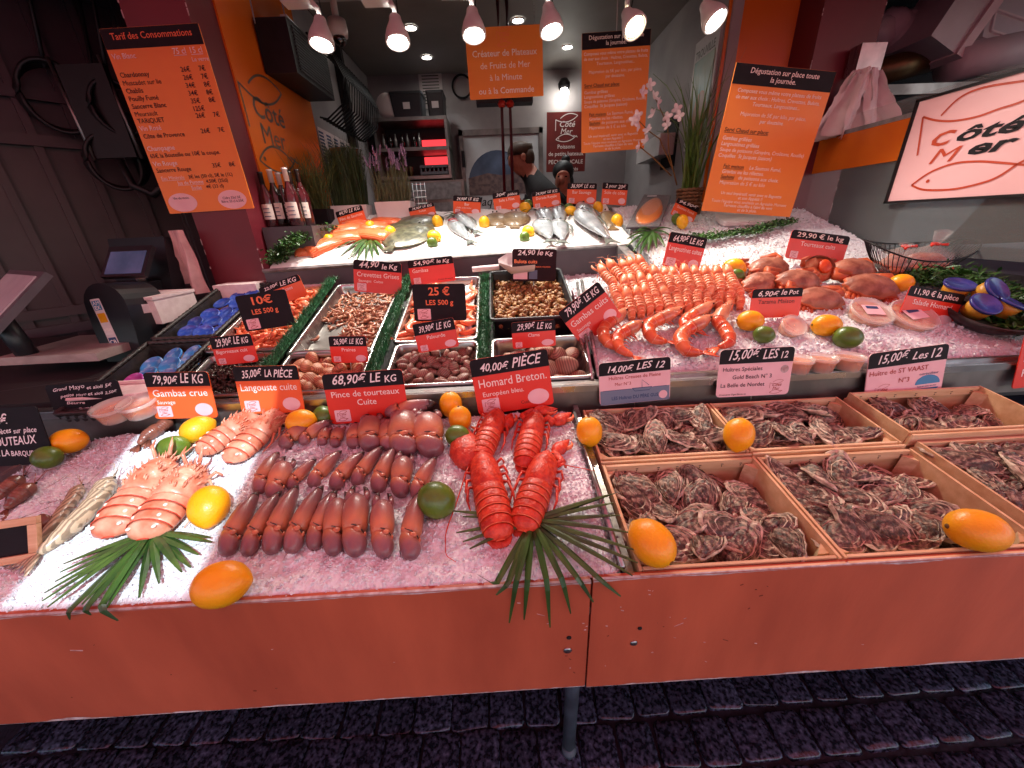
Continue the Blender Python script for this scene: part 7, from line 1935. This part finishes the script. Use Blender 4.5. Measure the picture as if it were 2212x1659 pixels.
for z in (.1, .5): MB().box((A.x - .01, 4.36, A.z - .1 - z), (.03, .05, .14)).obj('hinge', M['black_metal'], dr)
# drawers under the rack and a dark work bench
wk = thing('drawer_unit', 'steel drawer unit under the glowing shelf', 'drawers')
A = atY(800, 395, 4.0)
MB().box(((x0 + x1) / 2 + .05, Yc + .18, zb - .38), (x1 - x0 + .12, .36, .70)).obj('carcass', M['steel_dull'], wk)
for k in range(3): MB().box(((x0 + x1) / 2 + .05, Yc - .008, zb - .12 - .17 * k), (x1 - x0 + .06, .016, .14)).obj('drawer_front', M['grey_light'], wk)
bn = thing('work_bench', 'dark work bench behind the fish display', 'bench')
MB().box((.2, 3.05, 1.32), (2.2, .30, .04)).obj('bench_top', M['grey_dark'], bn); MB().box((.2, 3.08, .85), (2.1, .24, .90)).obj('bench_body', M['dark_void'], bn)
bc = thing('metal_bucket', 'shiny steel ice bucket behind the grass planter', 'bucket', TR(atY(760, 400, 2.95)))
MB().lathe([(.075, 0), (.10, .20), (.106, .205), (.104, .21), (.09, .21), (.07, .02)], 28).obj('bucket_body', M['chrome'], bc, True)
MB().tube([(.10, 0, .16), (.125, 0, .14), (.10, 0, .12)], .006, 6).obj('handle', M['chrome'], bc, True)
rk = thing('wire_rack', 'small steel wire rack behind the lavender', 'rack', TR(atY(905, 445, 2.62)))
for k in range(5): MB().tube([(-.05 + .025 * k, 0, 0), (-.05 + .025 * k, 0, .13)], .0018, 5).obj('upright', M['chrome'], rk)
for k in range(4): MB().tube([(-.055, 0, .015 + .035 * k), (.055, 0, .015 + .035 * k)], .0018, 5).obj('cross_wire', M['chrome'], rk)
pp = thing('ceiling_pipes', 'pair of red valve pipes hanging behind the four line sign', 'pipes')
for x in (1088, 1106):
    a, b_ = atY(x - 4, 225, 3.2), atY(x + 2, 420, 3.2)
    MB().tube([Vector((a.x, 3.2, ZC)), a, b_], .011, 8).obj('pipe', M['burgundy'], pp, True); MB().lathe([(.02, -.02), (.03, 0), (.02, .02)], 10, M=Matrix.Translation(a)).obj('valve', M['tag_red'], pp, True)
MB().box(atY(1090, 226, 3.25) + Vector((0, 0, .05)), (.40, .10, .10)).obj('valve_box', M['grey_dark'], pp)
ac = thing('wall_unit', 'pale wall unit on the right inner wall behind the reeds', 'wall unit')
MB().box((XR - .06, 3.5, 2.0), (.12, .5, .14)).obj('casing', M['lamp_white'], ac)

# ------------------------------------------------------------------ people
def person(label, root, joints, edges, radii, skin_test, name='person'):
    me = bpy.data.meshes.new('body'); me.from_pydata([Vector(j) for j in joints], edges, [])
    o = bpy.data.objects.new('tmp', me); COL.objects.link(o)
    sk = o.modifiers.new('s', 'SKIN'); su = o.modifiers.new('u', 'SUBSURF'); su.levels = 2
    for i, (v, rr) in enumerate(zip(me.skin_vertices[0].data, radii)):
        v.radius = rr if isinstance(rr, tuple) else (rr, rr); v.use_root = (i == 0)
    bpy.context.view_layer.update()
    ev = o.evaluated_get(bpy.context.evaluated_depsgraph_get())
    m2 = bpy.data.meshes.new_from_object(ev); bpy.data.objects.remove(o)
    m2.materials.clear()
    for mm in ('cloth_black', 'skin', 'cloth_orange'): m2.materials.append(M[mm])
    for p_ in m2.polygons:
        p_.use_smooth = True; p_.material_index = skin_test(p_.center)
    t = thing(name, label, 'person', Matrix.Translation(root))
    mkobj('body', m2, t)
    return t
hd = atY(1117, 330, 3.52)
rt = Vector((hd.x + .16, 3.52, .34))
hz = hd.z - .34 - .03
J = [(.06, 0, .95), (.10, 0, 1.15), (.16, 0, hz - .38), (.07, 0, hz - .19), (-.07, 0, hz - .12), (-.14, 0, hz - .02), (-.15, 0, hz + .06),
     (0, -.18, hz - .30), (-.08, -.24, hz - .56), (-.30, -.20, hz - .70), (-.40, -.16, hz - .70), (0, .18, hz - .30), (-.06, .24, hz - .56), (-.28, .18, hz - .72), (-.38, .14, hz - .72),
     (.0, -.10, .90), (.02, -.11, .50), (.04, -.11, .06), (-.10, -.12, .03), (0, .10, .90), (.02, .11, .50), (.04, .11, .06), (-.10, .12, .03),
     (-.235, 0, hz - .025), (-.215, 0, hz - .085)]
E_ = [(0, 1), (1, 2), (2, 3), (3, 4), (4, 5), (5, 6), (3, 7), (7, 8), (8, 9), (9, 10), (3, 11), (11, 12), (12, 13), (13, 14), (0, 15), (15, 16), (16, 17), (17, 18), (0, 19), (19, 20), (20, 21), (21, 22), (5, 23), (5, 24)]
Rr = [(.16, .13), (.17, .13), (.24, .17), (.19, .16), .060, (.098, .085), (.09, .082), .075, .055, .042, .035, .075, .055, .042, .035, .09, .06, .045, .04, .09, .06, .045, .04, .016, .035]
t = person('man in a black jacket and glasses bent to the left behind the counter', rt, J, E_, Rr, lambda c: 1 if (c.z > hz - .135 and c.x < -.02 or (c.x < -.30 and c.z < hz - .6 and c.z > .5)) else 0)
mb = MB(); R = []
for q, z in ((.93, .035), (.97, .06), (.92, .09), (.7, .114), (.25, .126)):
    R.append([(-.135 + .108 * q * math.cos(a), .094 * q * math.sin(a), hz + z + .03 * math.cos(a) * (1 if q > .9 else 0) * .6 - .02) for a in [2 * PI * k / 18 for k in range(18)]])
mb.rings(R); mb.ell((-.075, 0, hz - .01), (.058, .088, .085), 14, 9)
mb.obj('hair', M['hair'], t, True)
mb = MB()
for s_ in (-1, 1):
    mb.tube([(-.237 + .020 * math.cos(a) * .3, s_ * .038 + .022 * math.sin(a), hz + .0 + .017 * math.cos(a)) for a in [2 * PI * k / 12 for k in range(13)]], .002, 5)
    mb.tube([(-.232, s_ * .058, hz + .005), (-.12, s_ * .09, hz + .008)], .002, 5)
mb.obj('glasses', M['black_metal'], t, True)
for s_ in (-1, 1):
    MB().ell((-.226, s_ * .036, hz + .0), (.008, .011, .008), 8, 6).obj('eye', M['eye'], t, True)
    MB().ell((-.115, s_ * .093, hz - .015), (.02, .010, .03), 8, 6).obj('ear', M['skin'], t, True)
MB().box((-.10, 0, 1.08), (.14, .26, .5)).obj('apron', M['cloth_orange'], t)
hd = atY(1213, 385, 3.7); rt = Vector((hd.x + .03, 3.70, .34)); hz = hd.z - .34
J2 = [(.0, 0, .9), (.0, 0, 1.05), (.01, 0, hz - .42), (.0, -.02, hz - .22), (-.02, -.03, hz - .13), (-.03, -.05, hz - .01), (-.03, -.05, hz + .06),
      (-.16, -.02, hz - .30), (-.20, -.10, hz - .52), (-.14, -.30, hz - .56), (.16, -.02, hz - .30), (.20, -.10, hz - .52), (.12, -.30, hz - .56), (-.09, 0, .85), (-.1, 0, .45), (-.1, 0, .06), (.09, 0, .85), (.1, 0, .45), (.1, 0, .06), (-.06, -.145, hz - .03)]
E2 = [(0, 1), (1, 2), (2, 3), (3, 4), (4, 5), (5, 6), (3, 7), (7, 8), (8, 9), (3, 10), (10, 11), (11, 12), (0, 13), (13, 14), (14, 15), (0, 16), (16, 17), (17, 18), (5, 19)]
R2 = [(.14, .11), (.13, .10), (.15, .11), (.10, .09), .05, (.08, .092), (.078, .088), .07, .05, .035, .07, .05, .035, .085, .055, .04, .085, .055, .04, .014]
t = person('dark haired person in black looking down behind the bass tag', rt, J2, E2, R2, lambda c: 1 if c.z > hz - .14 or (c.y < -.25) else 0)
mb = MB(); mb.ell((-.02, -.02, hz + .05), (.093, .098, .085), 16, 10); mb.ell((.0, .03, hz - .03), (.085, .075, .10), 14, 9); mb.ell((.01, .03, hz + .145), (.04, .04, .035), 10, 7)
mb.obj('hair', M['rubber'], t, True)
for s_ in (-1, 1): MB().ell((-.045 + s_ * .032, -.135, hz + .0), (.010, .007, .006), 8, 6).obj('eye', M['eye'], t, True)

# ------------------------------------------------------------------ left side: gate, dark shop, scales and till
gt = thing('metal_gate', 'dark folded metal gate with vertical bars at the left edge', 'gate', TR((-3.35, 1.50, 0), ('Z', 50)))
MB().box((.95, .03, 1.45), (1.9, .02, 2.9)).obj('gate_sheet', M['door_metal'], gt)
for k in range(11): MB().box((.05 + .18 * k, .008, 1.45), (.035, .03, 2.88)).obj('bar', M['door_metal'], gt)
for z in (.35, 1.02, 1.12, 2.02, 2.24, 2.75): MB().box((.95, -.012, z), (1.9, .016, .055)).obj('rail', M['door_metal'], gt)
MB().box((1.88, -.01, 1.45), (.07, .07, 2.9)).obj('gate_post', M['door_metal'], gt)
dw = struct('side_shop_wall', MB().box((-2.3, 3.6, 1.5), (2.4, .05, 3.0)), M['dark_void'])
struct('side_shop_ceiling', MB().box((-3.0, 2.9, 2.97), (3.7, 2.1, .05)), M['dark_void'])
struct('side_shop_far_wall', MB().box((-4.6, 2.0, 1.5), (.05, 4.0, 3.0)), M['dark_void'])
# pale corrugated corner with shelf seen beside the pillar
cr = thing('side_shelf', 'pale shelf corner with a green box seen between board and gate', 'shelf')
Ys = 3.3
A, Bq = atY(318, 330, Ys), atY(430, 500, Ys)
MB().sheet(lambda u, v: (A.x - .05 + (Bq.x - A.x + .15) * u, Ys + .2 - .008 * math.sin(v * 90), 1.25 + .95 * v), 2, 90).obj('ribbed_wall', M['wall_white'], cr, True)
p = atY(385, 488, Ys); MB().box((p.x, Ys + .05, p.z), (.5, .3, .02)).obj('shelf_board', M['wood'], cr)
p = atY(375, 470, Ys); MB().box((p.x, Ys - .02, p.z), (.16, .1, .11)).obj('green_box', M['leaf'], cr)
m2 = MB(); text(m2, 'R', 0, 0, .07, b=.01); m2.obj('box_lettering', M['white_text'], cr, False, TR((p.x - .06, Ys - .072, p.z - .03), ('X', 90)))
# cables, coils and headset-like hoses on the dark wall
for k, (x, y, rr, lb) in enumerate(((125, 212, .13, 'coil of black hose hanging on the gate post'), (255, 235, .10, 'black cable bundle hanging left of the drinks board'), (250, 352, .11, 'black looped cable below the drinks board'))):
    t = thing('hose_coil', lb, 'hose', TR(atY(x, y, 2.55), ('Z', 30)))
    for j in range(5):
        MB().tube([(rr * (1 + .05 * j) * math.cos(a), .012 * j - .02, rr * (1.25 - .03 * j) * math.sin(a)) for a in [2 * PI * q / 28 for q in range(29)]], .011, 6, cap=False).obj('loop', M['rubber'], t, True)
    MB().tube([(0, 0, rr), (.05, .05, rr + .35), (.12, .1, rr + .8)], .009, 6).obj('tail_end', M['rubber'], t, True)
hr = thing('hand_truck', 'black folded frame with pale edges leaning in the dark', 'frame', TR(atY(235, 290, 2.5)))
for s_ in (-1, 1): MB().tube([(s_ * .13, 0, -.12), (s_ * .13 - .05, .03, .35)], .010, 6).obj('rail', M['steel_dull'], hr, True)
MB().box((-.02, .02, .1), (.24, .03, .42)).obj('plate', M['rubber'], hr)
MB().tube([(.0, 0, -.12), (.02, 0, -.25), (.12, 0, -.30), (.22, 0, -.24)], .02, 7).obj('handle', M['rubber'], hr, True)
# work surface on the left
struct('left_worktop', MB().box((-2.25, 1.55, 1.02), (1.75, .9, .05)), M['dark_void'])
ms = thing('marble_slab', 'thick pale marble slab under the card terminal stand', 'slab', TR(atY(120, 765, 1.40)))
MB().box((.02, .10, -.005), (.36, .30, .030)).obj('slab', M['marble'], ms)
pd = thing('terminal_stand', 'black rounded card terminal stand with payment stickers', 'terminal', TR((-1.53, 1.48, 1.05), ('Z', -4), ('X', -6)))
poly = [(-.075, 0), (.075, 0), (.085, .12), (.085, .22)] + [(.085 * math.cos(rad(a)), .22 + .085 * math.sin(rad(a))) for a in range(15, 180, 15)] + [(-.085, .22), (-.085, .12)]
MB().prism(poly, -.16, .0, M=TR((0, 0, 0), ('X', 90))).obj('shell', M['black_plastic'], pd)
st = MB().prism(rrect(.040, .20, .003, 2, -.01, .15), .0005, .0012, M=TR((0, 0, 0), ('X', 90), ('Z', 6))).obj('sticker_strip', M['paper'], pd)
for k, mm in enumerate(('blue_print', 'lemon', 'paper', 'blue_text')):
    MB().prism(rrect(.032, .036, .002, 2, -.01, .225 - .048 * k), .0014, .0020, M=TR((0, 0, 0), ('X', 90), ('Z', 6))).obj('card_mark', M[mm], st)
a = MB(); text(a, 'AM', -.01, .227, .020, al='C', b=.02, z=.0024); text(a, 'EX', -.01, .210, .020, al='C', b=.02, z=.0024); a.obj('card_lettering', M['white_text'], st, False, TR((0, 0, 0), ('X', 90), ('Z', 6)))
a = MB(); text(a, 'VISA', -.01, .125, .016, al='C', sh=.2, b=.02, z=.0024); text(a, 'CB', -.01, .074, .022, al='C', b=.02, z=.0024); a.obj('card_lettering', M['white_text'], st, False, TR((0, 0, 0), ('X', 90), ('Z', 6)))
a = MB().box((.0862, .08, .20), (.001, .05, .035)); a.obj('barcode_label', M['paper'], pd)
ps = thing('till_display', 'black till with a small tilted customer screen', 'till', TR((-1.70, 1.86, 1.30), ('Z', -14)))
MB().box((-.02, .06, .10), (.34, .05, .24), TR((0, 0, 0), ('X', -12))).obj('back_housing', M['black_plastic'], ps)
MB().box((-.03, .05, -.08), (.24, .18, .20)).obj('till_body', M['black_plastic'], ps)
sc2 = MB().box((0, 0, 0), (.20, .018, .15), TR((.09, -.06, .11), ('Z', 10), ('X', -38))).obj('screen_case', M['black_plastic'], ps)
MB().box((0, -.0105, -.008), (.165, .002, .110), TR((.09, -.06, .11), ('Z', 10), ('X', -38))).obj('screen', M['screen'], sc2)
MB().tube([(.0, .02, .02), (.08, -.03, .06)], .018, 8).obj('screen_arm', M['towel'], ps, True)
sl_ = thing('tilted_monitor', 'grey framed pale touch screen at the left edge', 'monitor', TR(atY(28, 655, 1.35), ('Z', -30), ('X', -48)))
MB().box((-.12, 0, 0), (.42, .022, .26)).obj('frame', M['grey_plastic'], sl_); MB().box((-.12, -.013, .005), (.35, .004, .205)).obj('screen', M['screen_pale'], sl_)
MB().tube([(-.1, .02, -.06), (-.1, .16, -.16)], .03, 8).obj('stand', M['black_plastic'], sl_, True)
kb = thing('scale_keyboard', 'grey shop scale with keypad at the left edge below the slab', 'scale', TR(atY(85, 860, 1.18), ('Z', 22), ('X', 10)))
MB().prism(rrect(.36, .20, .02, 3), -.05, 0).obj('scale_body', M['scale_dark'], kb)
MB().box((.0, -.01, .002), (.12, .05, .002), TR((-.06, 0, 0))).obj('green_display', M['leaf'], kb)
for i in range(6):
    for j in range(3): MB().box((.03 + .022 * i, -.05 + .032 * j, .003), (.016, .022, .005)).obj('key', M['paper'] if j else M['grey_light'], kb)
sp2 = thing('scale_plate', 'flat grey scale plate behind the keypad', 'scale plate', TR(atY(20, 845, 1.30), ('Z', 18)))
MB().prism(rrect(.34, .26, .02, 3), 0, .012).obj('plate', M['steel_dull'], sp2)
# towels hanging on the pillar
tw = thing('hanging_towels', 'pink white cloths hanging from the left pillar', 'towel', TR(atY(430, 560, 1.93) + Vector((-.02, -.01, 0))))
for k in range(5):
    MB().sheet(lambda u, v, k=k: (-.055 + .022 * k + .05 * (u - .5) * (.5 + .6 * v) + .004 * math.sin(v * 9 + k), -.014 * k + .03 * math.sin(u * 5 + k) * (.3 + v) * .6, .13 - .24 * v - .01 * k * v), 10, 14).obj('cloth', M['towel'], tw, True)
# ------------------------------------------------------------------ right side: bags, dark kitchen, foam boxes
bx = thing('steel_wall_box', 'small steel box fixed to the right pillar above the paper bags', 'box', TR(atY(1858, 135, 2.40)))
MB().box((0, -.03, 0), (.13, .07, .12)).obj('box_body', M['steel'], bx)
pb = thing('paper_bags', 'bunch of crumpled white paper bags hanging on the right pillar', 'paper bags', TR(atY(1856, 165, 2.34)))
r = random.Random(2)
for k in range(8):
    a0 = (k - 3.5) * .040; tw_ = r.uniform(-.4, .4)
    MB().sheet(lambda u, v, k=k, a0=a0, tw_=tw_: (a0 * (.25 + v * 1.0) + (.035 + .05 * v) * (u - .5) * 2 + .012 * fbm(u, v, k, 3), -.015 - .010 * (k % 4) - (.022 + .02 * v) * math.sin(u * 5 + k * 2 + v * 2) + .014 * fbm(u + k, v, k + 3, 4) - .02 * v, .012 * (k % 3) - .29 * v + .03 * tw_ * u * v + .010 * fbm(u, v, k + 9, 4)), 14, 18).obj('bag', M['paper'], pb, True)
MB().box((.10, -.012, -.17), (.16, .004, .24), TR((0, 0, 0), ('Y', 5))).obj('bag', M['paper'], pb)
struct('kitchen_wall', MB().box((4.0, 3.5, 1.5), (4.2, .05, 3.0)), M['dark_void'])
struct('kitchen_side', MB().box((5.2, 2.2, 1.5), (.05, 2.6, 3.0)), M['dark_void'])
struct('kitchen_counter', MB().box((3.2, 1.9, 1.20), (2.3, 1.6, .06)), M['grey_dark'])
dk = thing('duct_pipe', 'dark brass coloured duct running behind the right pillar', 'duct')
MB().tube([atY(1870, 165, 2.9), atY(2060, 112, 2.9)], .075, 18).obj('pipe', M['gold_pipe'], dk, True)
fb = thing('foam_box', 'white foam box standing on edge at the top right', 'box', TR(atY(2035, 55, 2.85), ('Y', 26)))
MB().box((-.03, 0, 0), (.20, .30, .34)).obj('box_body', M['cold_white'], fb); MB().box((.09, -.02, 0), (.05, .30, .36)).obj('lid', M['paper'], fb)
fb = thing('foam_box', 'white foam lid with moulded ribs at the top right corner', 'box', TR(atY(2175, 45, 2.80), ('Y', 14), ('X', -20)))
MB().box((0, 0, 0), (.34, .05, .32)).obj('lid_sheet', M['cold_white'], fb)
for c_, d_ in (((0, -.03, .12), (.26, .012, .012)), ((0, -.03, -.12), (.26, .012, .012)), ((-.13, -.03, 0), (.012, .012, .24)), ((.13, -.03, 0), (.012, .012, .24)), ((0, -.03, 0), (.26, .012, .012))): MB().box(c_, d_).obj('rib', M['paper'], fb)
sk = thing('plastic_sack', 'bundle of pale plastic sacks in the dark above the duct', 'sack', TR(atY(1945, 70, 3.0)))
for k in range(5): MB().sheet(lambda u, v, k=k: (.10 * math.sin(PI * v) * math.cos(2 * PI * u) + .07 * (k - 2) + .02 * fbm(u, v, k, 4), .08 * math.sin(PI * v) * math.sin(2 * PI * u), .09 * math.cos(PI * v) + .03 * (k % 2) + .02 * fbm(u, v, k + 5, 5)), 14, 10).obj('sack', M['cold_white'], sk, True)
dd = thing('extract_duct', 'pale round extract duct under the foam lid at the right', 'duct')
MB().tube([atY(2050, 140, 2.75), atY(2290, 92, 2.75)], .095, 24).obj('pipe', M['cold_white'], dd, True)
MB().box(atY(2140, 158, 2.74), (.5, .03, .035), None).obj('slot', M['rubber'], dd)
MB().box((2.75, 2.6, 2.12), (1.4, .05, .05)).obj('support_rail', M['steel_dull'], dd)
# wet napkin / plate seen through the glass
pt = thing('napkin', 'white napkin lying on the dark counter behind the glass', 'napkin', TR((2.62, 1.75, 1.235), ('Z', 20)))
MB().sheet(lambda u, v: (.2 * (u - .5), .14 * (v - .5), .004 + .01 * fbm(u, v, 3, 3)), 10, 8).obj('cloth', M['paper'], pt, True)
